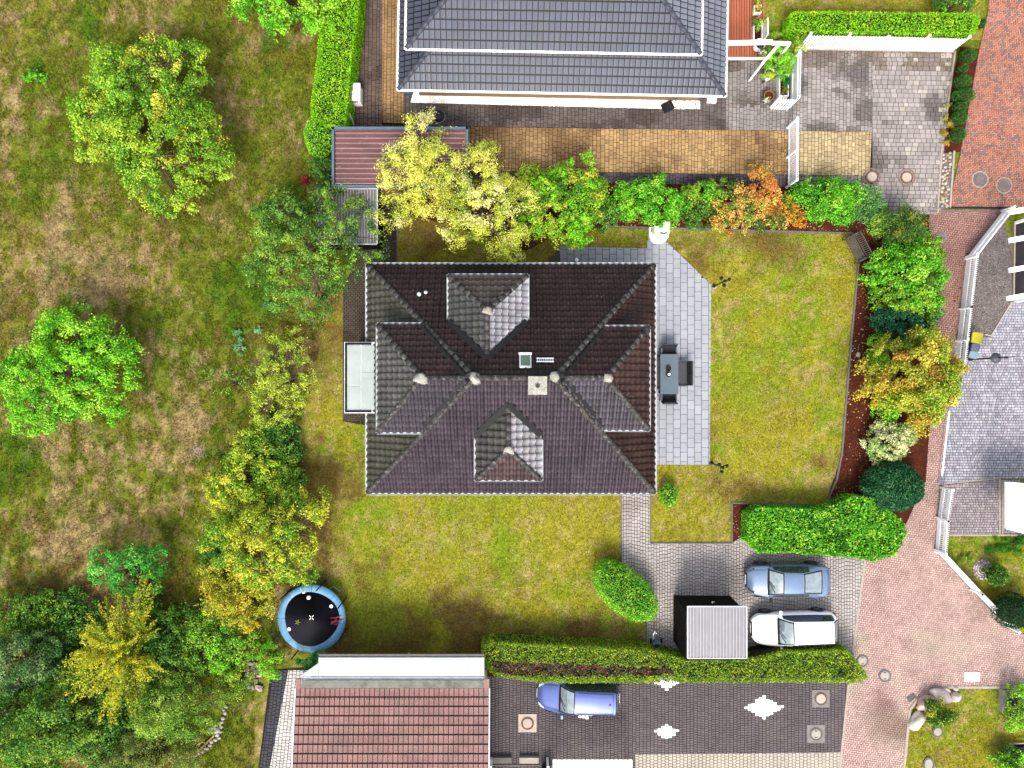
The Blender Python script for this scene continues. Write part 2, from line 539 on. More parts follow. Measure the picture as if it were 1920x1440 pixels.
far = [400, 200, 90, 50, 38]
xs = np.concatenate([-np.array(far), np.arange(-31, 31.01, 0.16), np.array(far[::-1])])
ys = np.concatenate([-np.array(far), np.arange(-24, 24.01, 0.16), np.array(far[::-1])])
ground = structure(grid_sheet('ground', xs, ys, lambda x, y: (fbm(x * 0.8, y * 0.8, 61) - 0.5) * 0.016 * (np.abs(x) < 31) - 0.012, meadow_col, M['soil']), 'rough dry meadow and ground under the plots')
LAWN_P = PP([(556, 822), (600, 640), (636, 520), (742, 408), (1210, 428), (1612, 430), (1610, 500), (1580, 850), (1552, 948), (1374, 945),
             (1374, 1020), (1216, 1226), (905, 1222), (600, 1238), (556, 1200), (590, 1060), (572, 930)])
ly = np.arange(-16.2, 10.6, 0.16); lx = np.arange(-12.8, 20, 0.16)
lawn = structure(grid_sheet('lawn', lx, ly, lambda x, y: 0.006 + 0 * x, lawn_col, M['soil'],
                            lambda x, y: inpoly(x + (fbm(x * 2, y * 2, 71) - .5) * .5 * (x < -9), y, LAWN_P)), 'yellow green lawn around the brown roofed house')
RL1 = PP([(1772, 1003), (1960, 1003), (1960, 1190), (1905, 1186), (1890, 1170), (1768, 1035)])
RL2 = PP([(1694, 1460), (1706, 1330), (1738, 1296), (1775, 1289), (1960, 1289), (1960, 1460)])
NL = PP([(1432, -60), (1432, 70), (1500, 70), (1840, 75), (1850, -60)])
for pl, xx, yy, lb in ((RL1, (24, 31), (-15, -8), 'front garden lawn behind the white picket fence on the right'),
                       (RL2, (21.5, 31), (-22.5, -16.5), 'corner lawn with boulders at the lower right'),
                       (NL, (13.5, 27.5), (19, 24), 'strip of lawn behind the clipped hedge at the top')):
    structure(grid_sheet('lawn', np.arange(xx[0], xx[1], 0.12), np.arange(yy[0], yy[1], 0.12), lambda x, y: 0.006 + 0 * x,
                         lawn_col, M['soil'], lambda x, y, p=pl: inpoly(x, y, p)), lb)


def sheet(name, pts, z, m, label, col=(1, 1, 1), parent=None):
    b = MB(); b.cur = col; b.sheet(pts, z)
    o = b.build(name, M[m], parent)
    return structure(o, label) if parent is None else o


sheet('garden_bed', PP([(1128, 427), (1600, 439), (1611, 490), (1579, 850), (1546, 948), (1373, 944), (1373, 1019), (1500, 1030), (1690, 1000), (1735, 900),
                        (1790, 690), (1745, 400), (1640, 392), (1500, 352), (1128, 330)]), 0.014, 'mulch', 'bark mulch bed along the lawn of the brown roofed house')
sheet('garden_bed', PP([(700, 352), (1128, 330), (1128, 427), (1050, 440), (985, 470), (840, 420), (752, 400), (742, 352)]), 0.012, 'mulch', 'bare soil bed under the golden trees north of the house')
sheet('garden_bed', PP([(905, 1212), (1212, 1224), (1600, 1224), (1622, 1262), (1590, 1280), (917, 1276)]), 0.013, 'mulch', 'soil strip under the long hedge with bare twigs')
sheet('garden_bed', PP([(1800, 88), (1835, 92), (1800, 285), (1764, 288), (1772, 200)]), 0.03, 'mulch', 'narrow planted strip under the clipped balls beside the red street')


# ---------------------------------------------------------------- paving
def clip_rect(poly, x0, y0, x1, y1):
    for ax, lim, sg in ((0, x0, 1), (0, x1, -1), (1, y0, 1), (1, y1, -1)):
        out = []
        n = len(poly)
        for i in range(n):
            a, b = poly[i], poly[(i + 1) % n]
            ia, ib = (a[ax] - lim) * sg >= 0, (b[ax] - lim) * sg >= 0
            if ia: out.append(a)
            if ia != ib:
                t = (lim - a[ax]) / (b[ax] - a[ax])
                out.append((a[0] + t * (b[0] - a[0]), a[1] + t * (b[1] - a[1])))
        poly = out
        if len(poly) < 3: return []
    return poly


def area(p):
    return abs(sum(p[i][0] * p[(i + 1) % len(p)][1] - p[(i + 1) % len(p)][0] * p[i][1] for i in range(len(p)))) / 2


def cells(pattern, bb, wl, rg):
    x0, y0, x1, y1 = bb
    if pattern == 'herr':
        a = wl[0]
        for i in range(int((x1 - x0) / a) + 3):
            for j in range(int((y1 - y0) / a) + 3):
                c = (i - j) % 4
                if c == 0: yield (x0 - a + i * a, y0 - a + j * a, 2 * a, a)
                elif c == 3: yield (x0 - a + i * a, y0 - a + j * a, a, 2 * a)
        return
    ws, ls = wl
    sw = pattern == 'rows'          # rows run along x, otherwise columns run along y
    A0, A1, B0, B1 = (y0, y1, x0, x1) if sw else (x0, x1, y0, y1)
    a = A0 - 0.01; k = 0
    while a < A1:
        ww = rg.choice(ws)
        b = B0 - (rg.random() if len(ls) > 1 else 0.5 * (k % 2)) * max(ls)
        while b < B1:
            l = rg.choice(ls)
            yield (b, a, l, ww) if sw else (a, b, ww, l)
            b += l
        a += ww; k += 1


def pave(parent, poly, pattern, wl, colf, m='paver', z=0.024, th=0.026, ang=0.0, gap=0.016, seed=1, indiv=0, name='paver', skip=None, jit=0.10):
    rg = random.Random(seed)
    rot = Matrix.Rotation(-ang, 2); back = Matrix.Rotation(ang, 2)
    pl = [tuple(rot @ Vector((p[0], p[1]))) for p in poly]
    bb = (min(p[0] for p in pl), min(p[1] for p in pl), max(p[0] for p in pl), max(p[1] for p in pl))
    rects = list(cells(pattern, bb, wl, rg))
    ar = np.array(rects)
    ins = np.ones(len(ar), bool)
    for fx in (0, 1):
        for fy in (0, 1):
            ins &= inpoly(ar[:, 0] + fx * ar[:, 2], ar[:, 1] + fy * ar[:, 3], pl)
    # rectangles crossed by an edge of the outline
    touch = ins.copy()
    for fx in (0, .25, .5, .75, 1):
        for fy in (0, .25, .5, .75, 1):
            touch |= inpoly(ar[:, 0] + fx * ar[:, 2], ar[:, 1] + fy * ar[:, 3], pl)
    b = MB(); b.keep = True
    singles = []
    for (x, y, ww, l), i, t in zip(rects, ins, touch):
        if not t: continue
        g = gap / 2
        q = [(x + g, y + g), (x + ww - g, y + g), (x + ww - g, y + l - g), (x + g, y + l - g)]
        if not i:
            q = clip_rect(pl, x + g, y + g, x + ww - g, y + l - g)
            if len(q) < 3 or area(q) < 0.06 * ww * l: continue
        q = [back @ Vector(p) for p in q]
        cw = sum(q, Vector((0, 0))) / len(q)
        if skip and skip(cw.x, cw.y): continue
        c = colf(cw.x, cw.y, rg)
        f = 1 + rg.uniform(-jit, jit)
        c = tuple(min(0.85, v * f) for v in c)
        dz = rg.uniform(-0.003, 0.003)
        if indiv and i and len(singles) < indiv and (rg.random() < 0.9):
            singles.append((q, c, dz, cw)); continue
        b.cur = c
        b.prism(q, z - 0.01, z + th + dz, inset=0.008)
    if b.v:
        o = b.build(name, M[m], parent)
        o['kind'] = 'stuff'
    for q, c, dz, cw in singles:
        s = MB(); s.cur = c
        s.prism([(p[0] - cw.x, p[1] - cw.y) for p in q], -0.02, th / 2 + dz, inset=0.008)
        me = s.mesh(name, mats=[M[m]])
        inst(name, me, parent, Matrix.Translation(Vector((cw.x, cw.y, z + th / 2)) - OFF.get(parent.name, Vector((0, 0, 0)))))
    return b


GREY, GREYD, TANP, LGREY = A(158, 144, 138), A(134, 122, 124), A(228, 186, 128), A(208, 196, 190)
CREAM, LILAC, PINKG = A(250, 236, 214), A(216, 212, 222), A(206, 192, 196)
ROADR, ROADG, ROADP = A(240, 164, 136), A(196, 152, 140), A(222, 182, 168)


def shade_of(c, f, rg):
    return tuple(a * f * (1 + rg.uniform(-.03, .03)) for a in c)


def dirt(x, y, c, d=A(92, 78, 68), sc=0.7, lo=0.56, amt=1.0, s=81):
    t = min(0.65, max(0, (float(fbm(x * sc, y * sc, s)) - lo) * 5 * amt))
    return tuple(a * (1 - t) + b * t for a, b in zip(c, d))


# courtyard of the slate roofed house
CY = PP([(672, -60), (1360, -60), (1362, 112), (1440, 118), (1500, 92), (1788, 96), (1757, 402), (1640, 402), (1500, 352), (905, 336), (700, 352), (655, 250), (655, 212)])
court = sheet('courtyard', CY, 0.02, 'joint', 'block paved courtyard in front of the slate roofed house')
TAN1 = PP([(717, -60), (757, -60), (757, 232), (717, 230)]); TAN2 = PP([(757, 236), (1634, 248), (1630, 330), (757, 318)])
RB = P(1635, 0).x
MID = PP([(1362, 110), (1636, 90), (1636, 248), (1362, 244)])


def col_court(x, y, rg):
    p = Vector((x, y))
    if inpoly(x, y, TAN1) or inpoly(x, y, TAN2):
        c = TANP
        if x > P(1500, 0).x: c = A(244, 216, 164)
        q_ = rg.choice((0.84, 1.0, 1.0, 1.12)); c = tuple(a * q_ for a in c)
        d = A(176, 130, 88)
        t = max(0, min(1, (P(1000, 0).x - x) / 3 + 0.2)) * 0.55 if y < P(0, 236).y else 0.35
        c = tuple(a * (1 - t) + b * t for a, b in zip(c, d))
        if P(1415, 0).x < x < P(1480, 0).x: c = dirt(x, y, c, A(120, 88, 64), 1.0, 0.4)
        return dirt(x, y, c, A(150, 108, 72), 0.5, 0.55, 0.7)
    c = A(140, 126, 121)
    if inpoly(x, y, MID): c = A(188, 178, 172)
    if y < P(0, 322).y and x < P(1640, 0).x: c = A(122, 112, 118)  # grey strip below the tan band, darkened to paint the shrubs' shade
    if x > P(1490, 0).x: c = LGREY
    if x < P(760, 0).x: c = A(142, 120, 108)
    q_ = rg.choice((0.9, 1, 1.06)); c = tuple(a * q_ for a in c)
    c = dirt(x, y, c, A(86, 74, 68), 0.6, 0.52 if x < RB else 0.6)
    if x < P(1440, 0).x and x > P(1362, 0).x and y > P(0, 200).y: c = dirt(x, y, c, A(98, 76, 62), 0.6, 0.3)
    if x > P(1500, 0).x and y > P(0, 130).y: c = dirt(x, y, c, A(140, 118, 108), 0.8, 0.3)
    if x > P(1690, 0).x and rg.random() < 0.12: c = A(232, 220, 205)
    return c


def in_a(poly): return lambda x, y: inpoly(x, y, poly)


MW = ((0.17, 0.21, 0.24), (0.2, 0.28, 0.34))
pave(court, PP([(757, 236.5), (1634, 248), (1630, 330), (757, 318)]), 'cols', MW, col_court, ang=R(-0.8), seed=3, indiv=290)
pave(court, PP([(717, -60), (757, -60), (757, 232), (717, 230)]), 'cols', MW, col_court, ang=R(-0.8), seed=31)
pave(court, PP([(672, -60), (717, -60), (717, 236), (720, 352), (700, 352), (655, 250), (655, 212)]), 'cols', MW, col_court, ang=R(-0.8), seed=32)
pave(court, PP([(757, -60), (1360, -60), (1362, 112), (1440, 118), (1500, 92), (1635, 94), (1634, 247.5), (757, 236)]), 'cols', MW, col_court, ang=R(-0.8), seed=33)
pave(court, PP([(717, 236), (757, 236), (757, 318.5), (1630, 330.5), (1635, 402), (1500, 352), (905, 336), (720, 352)]), 'cols', MW, col_court, ang=R(-0.8), seed=34)
pave(court, PP([(1635, 94), (1788, 96), (1757, 402), (1635, 402)]), 'rows', ((0.23, 0.27), (0.28, 0.36)), col_court, ang=R(-0.8), seed=4)

# paths beside the brown roofed house
path = sheet('footpath', PP([(662, 385), (746, 385), (744, 505), (700, 505), (700, 800), (643, 790), (643, 540), (662, 500)]), 0.02, 'joint', 'brownish block path along the west side of the brown roofed house')
pave(path, PP([(662, 385), (746, 385), (744, 505), (700, 505), (700, 790), (643, 790), (643, 540), (662, 500)]), 'rows', ((0.11,), (0.21,)),
     lambda x, y, rg: dirt(x, y, A(112, 98, 88), A(70, 62, 54), 0.8, 0.5), gap=0.014, seed=5)
# driveway of the brown roofed house
DW = PP([(1164, 900), (1219, 900), (1219, 1018), (1372, 1018), (1400, 1000), (1624, 1030), (1614, 1100), (1598, 1224), (1212, 1222), (1212, 1150), (1164, 1060)])
drive = sheet('driveway', DW, 0.02, 'joint', 'grey brown block driveway with two parked cars and a shed')
pave(drive, DW, 'cols', ((0.155,), (0.19, 0.22)), lambda x, y, rg: dirt(x, y, A(236, 224, 216), A(186, 170, 164), 0.5, 0.56, .6), seed=6, gap=0.016)
# southern driveway with white diamonds
SD = PP([(915, 1268), (1592, 1270), (1590, 1300), (1571, 1460), (915, 1460)])
sdrive = sheet('driveway', SD, 0.02, 'joint', 'dark block driveway with pale diamond patterns at the bottom')


def diamond(x, y):
    for px, py, hw, hh in ((1432, 1326, 38, 21), (1249, 1371, 25, 15), (1249, 1278, 25, 15), (1096, 1334, 26, 15)):
        c = P(px, py)
        if abs(x - c.x) / (hw / S) + abs(y - c.y) / (hh / S) < 1.0: return True
    return False


def col_sd(x, y, rg):
    if diamond(x, y): return (0.82, 0.8, 0.76)
    return dirt(x, y, GREYD, A(150, 138, 134), 0.35, 0.52, 0.8)


CR = P(1191, 1411)
pave(sdrive, PP([(915, 1268), (1592, 1270), (1590, 1300), (1577, 1410), (1191, 1414), (1191, 1460), (915, 1460)]), 'cols', ((0.203,), (0.135, 0.135)), lambda x, y, rg: col_sd(x, y, rg), seed=7, gap=0.016, jit=0.12,
     skip=lambda x, y: False)
pave(sdrive, PP([(1191, 1414), (1577, 1410), (1571, 1460), (1191, 1460)]), 'cols', ((0.21,), (0.16,)), lambda x, y, rg: CREAM, seed=8, jit=0.06)
# walkway left of the pink roofed house
wk = sheet('footpath', PP([(508, 1256), (600, 1250), (600, 1460), (482, 1460)]), 0.02, 'joint', 'pale block walkway with a darker strip left of the pink roofed garage')
pave(wk, PP([(541, 1256), (600, 1256), (600, 1460), (502, 1460)]), 'cols', ((0.2,), (0.16, 0.22)), lambda x, y, rg: dirt(x, y, (0.3, 0.28, 0.265), (0.2, 0.18, 0.16), 0.6, 0.52), seed=9, ang=R(-6))
pave(wk, PP([(514, 1256), (541, 1256), (502, 1460), (484, 1460)]), 'cols', ((0.2,), (0.16, 0.22)), lambda x, y, rg: A(92, 88, 100), seed=10, ang=R(-6))  # left strip of blocks in a darker colour
# streets
ST = PP([(1858, -60), (1852, 20), (1836, 90), (1800, 287), (1778, 388), (1960, 388), (1960, -60)])
st = sheet('street', ST, 0.02, 'joint', 'red brick paved street at the upper right')
pave(st, ST, 'herr', (0.1,), lambda x, y, rg: rg.choice((ROADR, ROADR, ROADR, ROADG, A(222, 146, 122), A(176, 144, 138))) if rg.random() < 0.8 else A(232, 168, 140), gap=0.012, seed=11, ang=R(-3), jit=0.08)
LN = PP([(1742, 393), (1900, 393), (1890, 405), (1812, 486), (1795, 640), (1784, 700), (1776, 800), (1760, 905), (1753, 1032), (1888, 1178), (1910, 1188), (1960, 1190), (1960, 1286), (1785, 1286),
         (1736, 1296), (1704, 1330), (1692, 1460), (1572, 1460), (1598, 1224), (1624, 1040), (1690, 1000), (1735, 900), (1750, 700), (1740, 500)])
ln = sheet('lane', LN, 0.02, 'joint', 'pink brick lane curving down the right side past the parked cars')


def col_lane(x, y, rg):
    py = 720 - y * S
    t = min(1, max(0, (py - 560) / 500))
    c = tuple(a * (1 - t) + b * t for a, b in zip(A(208, 158, 144), A(255, 214, 200)))
    q_ = rg.choice((0.88, 1, 1.05, 1.1)); c = tuple(a * q_ for a in c)
    if py > 1180: c = dirt(x, y, c, A(252, 232, 204), 0.45, 0.52, 0.6, s=85)
    return dirt(x, y, c, A(170, 130, 116), 0.3, 0.55, 0.7)


pave(ln, LN, 'herr', (0.105,), col_lane, gap=0.014, seed=12, ang=R(6), jit=0.06)
RY = PP([(1790, 630), (1848, 632), (1857, 632), (1898, 565), (1960, 560), (1960, 897), (1875, 897), (1760, 908), (1776, 800), (1786, 690)])
ry = sheet('yard', RY, 0.02, 'joint', 'pale lilac grey paved yard on the right')
pave(ry, RY, 'rows', ((0.15,), (0.15, 0.2)), lambda x, y, rg: shade_of(LILAC, rg.choice((0.8, 0.95, 1.05, 1.2)), rg), gap=0.014, seed=13)
RY2 = PP([(1762, 910), (1875, 899), (1875, 1002), (1756, 1002)])
ry2 = sheet('yard', RY2, 0.019, 'joint', 'small pinkish paved yard behind the white picket fence')
pave(ry2, RY2, 'rows', ((0.14,), (0.14, 0.19)), lambda x, y, rg: shade_of(PINKG, rg.choice((0.82, 0.95, 1.03, 1.14)), rg), gap=0.014, seed=14)


# gravel areas: a sheet with loose stones on it
def gravel(pts, label, n, cols, seed, size=0.05, zg=0.026):
    o = sheet('gravel', pts, zg, 'gravel', label, col=cols[0])
    xs_ = [p[0] for p in pts]; ys_ = [p[1] for p in pts]
    g = np.random.default_rng(seed)
    x = g.uniform(min(xs_), max(xs_), n * 2); y = g.uniform(min(ys_), max(ys_), n * 2)
    k = inpoly(x, y, pts); x, y = x[k][:n], y[k][:n]; n = len(x)
    sz = g.uniform(0.4, 1, n) * size
    an = g.uniform(0, 2 * PI, n)
    V = np.zeros((n, 5, 3)); 
    for i in range(4):
        V[:, i, 0] = x + np.cos(an + i * PI / 2) * sz * (1 if i % 2 else 0.7); V[:, i, 1] = y + np.sin(an + i * PI / 2) * sz * (1 if i % 2 else 0.7); V[:, i, 2] = zg
    V[:, 4, 0] = x; V[:, 4, 1] = y; V[:, 4, 2] = zg + sz * 0.7
    F = np.array([[0, 1, 4], [1, 2, 4], [2, 3, 4], [3, 0, 4]])
    FF = (F[None] + (np.arange(n) * 5)[:, None, None]).reshape(-1, 3)
    c = np.array(cols)[g.integers(0, len(cols), n)] * g.uniform(0.75, 1.2, (n, 1))
    s = np_mesh('gravel_stone', V.reshape(-1, 3), FF, np.repeat(np.clip(c, 0, .85), 5, 0), M['gravel'], o)
    s['kind'] = 'stuff'
    return o


gravel(PP([(1884, 420), (1896, 470), (1897, 562), (1856, 630), (1795, 632), (1814, 490)]), 'grey gravel bed between the white fence and the pergola', 5200, [A(150, 138, 134), A(196, 186, 182), A(104, 94, 92), A(172, 158, 150)], 31)
gravel(PP([(1876, 899), (1912, 899), (1912, 1003), (1876, 1003)]), 'narrow gravel strip beside the white garage', 700, [A(186, 178, 174), A(222, 216, 212), A(120, 112, 110)], 32)
gravel(PP([(1888, 375), (1904, 392), (1826, 490), (1808, 640), (1786, 700), (1782, 680), (1797, 560), (1806, 486)]), 'gravel strip under the upper picket fence', 1500, [A(150, 140, 136), A(190, 180, 170), A(170, 130, 90)], 33, 0.04)
gravel(PP([(1764, 906), (1775, 908), (1760, 1030), (1886, 1165), (1898, 1178), (1884, 1180), (1746, 1036), (1744, 1020)]), 'gravel strip under the lower picket fence', 1300, [A(160, 152, 146), A(200, 192, 184), A(120, 110, 104)], 34, 0.04)
gravel(PP([(776, 172), (1258, 186), (1258, 205), (770, 193)]), 'white gravel strip along the wall of the slate roofed house', 2600, [(0.62, 0.61, 0.57), (0.55, 0.53, 0.49), (0.66, 0.65, 0.62)], 35, 0.05, .062)
gravel(PP([(1258, 186), (1312, 190), (1312, 205), (1258, 205)]), 'speckled gravel corner at the end of the white gravel strip', 330, [(0.8, 0.79, 0.75), A(180, 150, 120), A(150, 140, 130)], 36, 0.05, .062)
gravel(PP([(1880, 1290), (1960, 1290), (1960, 1340), (1880, 1335)]), 'grey gravel patch beside the low wall at the lower right', 700, [A(170, 166, 168), A(210, 206, 206), A(110, 106, 108)], 37, 0.04)

# cobble bed between courtyard and red street: every stone an object
cb = sheet('cobble_bed', PP([(1763, 288), (1786, 284), (1779, 388), (1757, 398)]), 0.026, 'kerb', 'strip of pale field stones between courtyard and red street')
rg = random.Random(5)
rocks = []
for k in range(6):
    b = MB(); b.cur = rg.choice((A(238, 220, 190), A(215, 190, 150), A(245, 235, 215), A(200, 170, 130)))
    b.rock((0, 0, 0), (0.1, 0.085, 0.06), seed=k, n=8)
    rocks.append(b.mesh('stone', True, mats=[M['rock']]))
n = 0
for k in range(400):
    px, py = rg.uniform(1758, 1785), rg.uniform(287, 395)
    q = P(px, py)
    if not inpoly(q.x, q.y, PP([(1765, 290), (1783, 287), (1777, 388), (1759, 395)])): continue
    if any((q.x - a) ** 2 + (q.y - c) ** 2 < 0.15 ** 2 for a, c in rocks_at) if n else False: continue
    if n == 0: rocks_at = []
    rocks_at.append((q.x, q.y)); n += 1
    inst('stone', rocks[n % 6], cb, Matrix.Translation((q.x, q.y, 0.05)) @ Matrix.Rotation(rg.uniform(0, 6), 4, 'Z') @ Matrix.Scale(rg.uniform(0.75, 1.25), 4))

# patio of large slabs, each slab an object
PA = PP([(1050, 462), (1213, 466), (1213, 451), (1247, 451), (1333, 534), (1330, 871), (1212, 871), (1212, 520), (1050, 520)])
patio = sheet('patio', PA, 0.02, 'joint', 'pale grey slab patio along the east side of the brown roofed house')
rg = random.Random(9)
bbx = (min(p.x for p in PA), min(p.y for p in PA), max(p.x for p in PA), max(p.y for p in PA))
svar = []
for k in range(8):
    b = MB(); f = 0.93 + 0.02 * k
    b.cur = tuple(v * f for v in A(212, 214, 222)); b.prism([(-0.19, -0.26), (0.19, -0.26), (0.19, 0.26), (-0.19, 0.26)], -0.02, 0.02, inset=0.006)
    svar.append(b.mesh('slab', mats=[M['slab']]))
part_mb = []
k = 0
x = bbx[0] - 0.01
while x < bbx[2]:
    y = bbx[1] - 0.53 * (0.5 if k % 2 else 0.0) - 0.1
    while y < bbx[3]:
        g = 0.009
        c = [(x + g, y + g), (x + 0.398 - g, y + g), (x + 0.398 - g, y + 0.53 - g), (x + g, y + 0.53 - g)]
        if all(inpoly(a, b_, PA) for a, b_ in c):
            inst('slab', svar[rg.randrange(8)], patio, Matrix.Translation((x + 0.199, y + 0.265, 0.038 + rg.uniform(-.002, .002))))
        else:
            q = clip_rect([(p.x, p.y) for p in PA], c[0][0], c[0][1], c[2][0], c[2][1])
            if len(q) >= 3 and area(q) > 0.01:
                b = MB(); b.cur = tuple(v * rg.uniform(.93, 1.07) for v in A(212, 214, 222)); b.prism(q, 0.018, 0.058, inset=0.004)
                b.build('slab', M['slab'], patio)
        y += 0.53
    x += 0.398; k += 1
# small weathered path wedge at the west end of the patio
wedge = sheet('path_corner', PP([(1018, 500), (1050, 463), (1050, 500)]), 0.022, 'joint', 'small triangle of old paving at the west tip of the patio')
pave(wedge, PP([(1018, 500), (1050, 463), (1050, 520), (1018, 520)]), 'rows', ((0.11,), (0.21,)), lambda x, y, rg: A(140, 128, 116), gap=0.012, seed=15)


# kerbs: rows of kerb stones, every stone an object
def kerb(name, pts, w_, h_, m, label, L=0.98, z=0.0):
    root = thing(name, label, 'kerb', P(*pts[0]), group=None)
    for a, b in zip(pts[:-1], pts[1:]):
        a3, b3 = P(*a), P(*b)
        d = b3 - a3; n = max(1, round(d.length / L)); l = d.length / n
        k_ = MB(); k_.box((0, 0, 0), (l - 0.012, w_, h_))
        me = k_.mesh('kerb_stone', mats=[M[m]])
        an = math.atan2(d.y, d.x)
        for i in range(n):
            c = a3 + d * ((i + 0.5) / n) - OFF[root.name]
            inst('kerb_stone', me, root, Matrix.Translation((c.x, c.y, z + h_ / 2 - 0.02)) @ Matrix.Rotation(an + random.uniform(-.006, .006), 4, 'Z'))
    return root


kerb('lawn_edging', [(1130, 425), (1598, 438), (1604, 452)], 0.11, 0.1, 'kerb', 'grey concrete edging between mulch bed and the top of the lawn')
kerb('lawn_edging', [(1609, 494), (1595, 640), (1578, 850), (1568, 900), (1546, 948)], 0.1, 0.09, 'kerb', 'grey concrete edging curving down the right side of the lawn')
kerb('lawn_edging', [(1546, 948), (1372, 943), (1372, 1018)], 0.08, 0.09, 'kerb', 'thin edging along the bottom corner of the lawn by the laurel hedge')
kerb('lawn_edging', [(1165, 926), (1165, 1058)], 0.07, 0.09, 'kerb', 'edging between front lawn and the path to the house')
kerb('lawn_edging', [(1219, 872), (1219, 1018), (1372, 1018)], 0.07, 0.085, 'kerb', 'edging between small side lawn and the grey driveway')
kerb('lawn_edging', [(745, 400), (745, 492)], 0.06, 0.08, 'kerb', 'edging beside the block path at the dark shed')
kerb('lawn_edging', [(1212, 1150), (1212, 1222)], 0.06, 0.09, 'kerb', 'short edging left of the path by the lawn mower')
kerb('kerb', [(1623, 1036), (1613, 1110), (1598, 1224)], 0.13, 0.09, 'palekerb', 'pale kerb between driveway and pink lane')
kerb('kerb', [(1590, 1282), (1573, 1450)], 0.11, 0.09, 'palekerb', 'pale kerb between diamond driveway and pink lane')
kerb('kerb', [(1757, 400), (1764, 286), (1790, 96)], 0.09, 0.1, 'palekerb', 'pale kerb on the courtyard side of the field stone strip')
kerb('kerb', [(1780, 390), (1788, 283)], 0.1, 0.1, 'palekerb', 'pale kerb on the street side of the field stone strip')
kerb('kerb', [(1693, 1450), (1705, 1330), (1720, 1310), (1748, 1291), (1776, 1288), (1930, 1288)], 0.14, 0.1, 'palekerb', 'pale rounded kerb around the corner lawn with boulders')
kerb('kerb', [(1896, 566), (1857, 630), (1845, 627)], 0.07, 0.1, 'palekerb', 'cream kerb between gravel bed and lilac yard')
kerb('kerb', [(1760, 908), (1875, 897)], 0.05, 0.075, 'palekerb', 'thin cream kerb between the two yards on the right')
kerb('kerb', [(1774, 1003), (1960, 1003)], 0.09, 0.1, 'palekerb', 'cream kerb along the top of the fenced front garden')
kerb('kerb', [(1873, 897), (1873, 1003)], 0.09, 0.1, 'palekerb', 'cream stone row left of the narrow gravel strip', L=0.16)
kerb('kerb', [(1878, 900), (1878, 1003)], 0.05, 0.11, 'palekerb', 'thin pale edging right of the cream stone row')
kerb('kerb', [(1779, 770), (1765, 893)], 0.09, 0.075, 'offwhite', 'white line of kerb stones at the left edge of the lilac yard')
kerb('kerb', [(1772, 770), (1757, 905)], 0.05, 0.075, 'kerb', 'dark edging between pink lane and lilac yard')
kerb('kerb', [(1742, 396), (1900, 396)], 0.1, 0.075, 'kerb', 'grey channel row where red street meets pink lane')
kerb('drain_channel', [(1778, 389), (1905, 390)], 0.09, 0.076, 'black', 'dark drain channel across the lower end of the red street')
kerb('kerb', [(1500, 93), (1788, 98)], 0.08, 0.1, 'palekerb', 'sand coloured kerb under the long white fence at the top')


# ---------------------------------------------------------------- roofs
PAN = [(0.0, -0.004), (0.10, 0.004), (0.24, 0.052), (0.40, 0.066), (0.56, 0.052), (0.70, 0.004), (0.85, -0.012), (1.0, -0.004)]
FLAT = [(0.16, 0.008), (0.5, 0.02), (0.55, 0.012), (0.6, 0.02), (1.0, 0.012)]
DBL = [(0.13, 0.008), (0.2, 0.03), (0.42, 0.012), (0.52, 0.008), (0.7, 0.03), (1.0, 0.012)]


def tile_mb(prof, tw, tl, th, colr, gp=0.02):
    """one tile: eave edge at y=0 (raised by th), head at y=tl; x across"""
    b = MB(); b.cur = colr
    n = len(prof)
    ov = 0.015
    vs = [(p * tw, 0, h + th) for p, h in prof] + [(p * tw, tl - gp, h + 0.002) for p, h in prof] + [(p * tw, 0, h - 0.03) for p, h in prof]
    fs = [(i, i + 1, n + i + 1, n + i) for i in range(n - 1)] + [(2 * n + i, 2 * n + i + 1, i + 1, i) for i in range(n - 1)]
    b.add(vs, fs)
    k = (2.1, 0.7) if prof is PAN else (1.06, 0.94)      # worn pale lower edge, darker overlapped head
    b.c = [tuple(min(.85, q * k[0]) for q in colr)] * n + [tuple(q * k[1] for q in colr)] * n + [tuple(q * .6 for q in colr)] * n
    return b


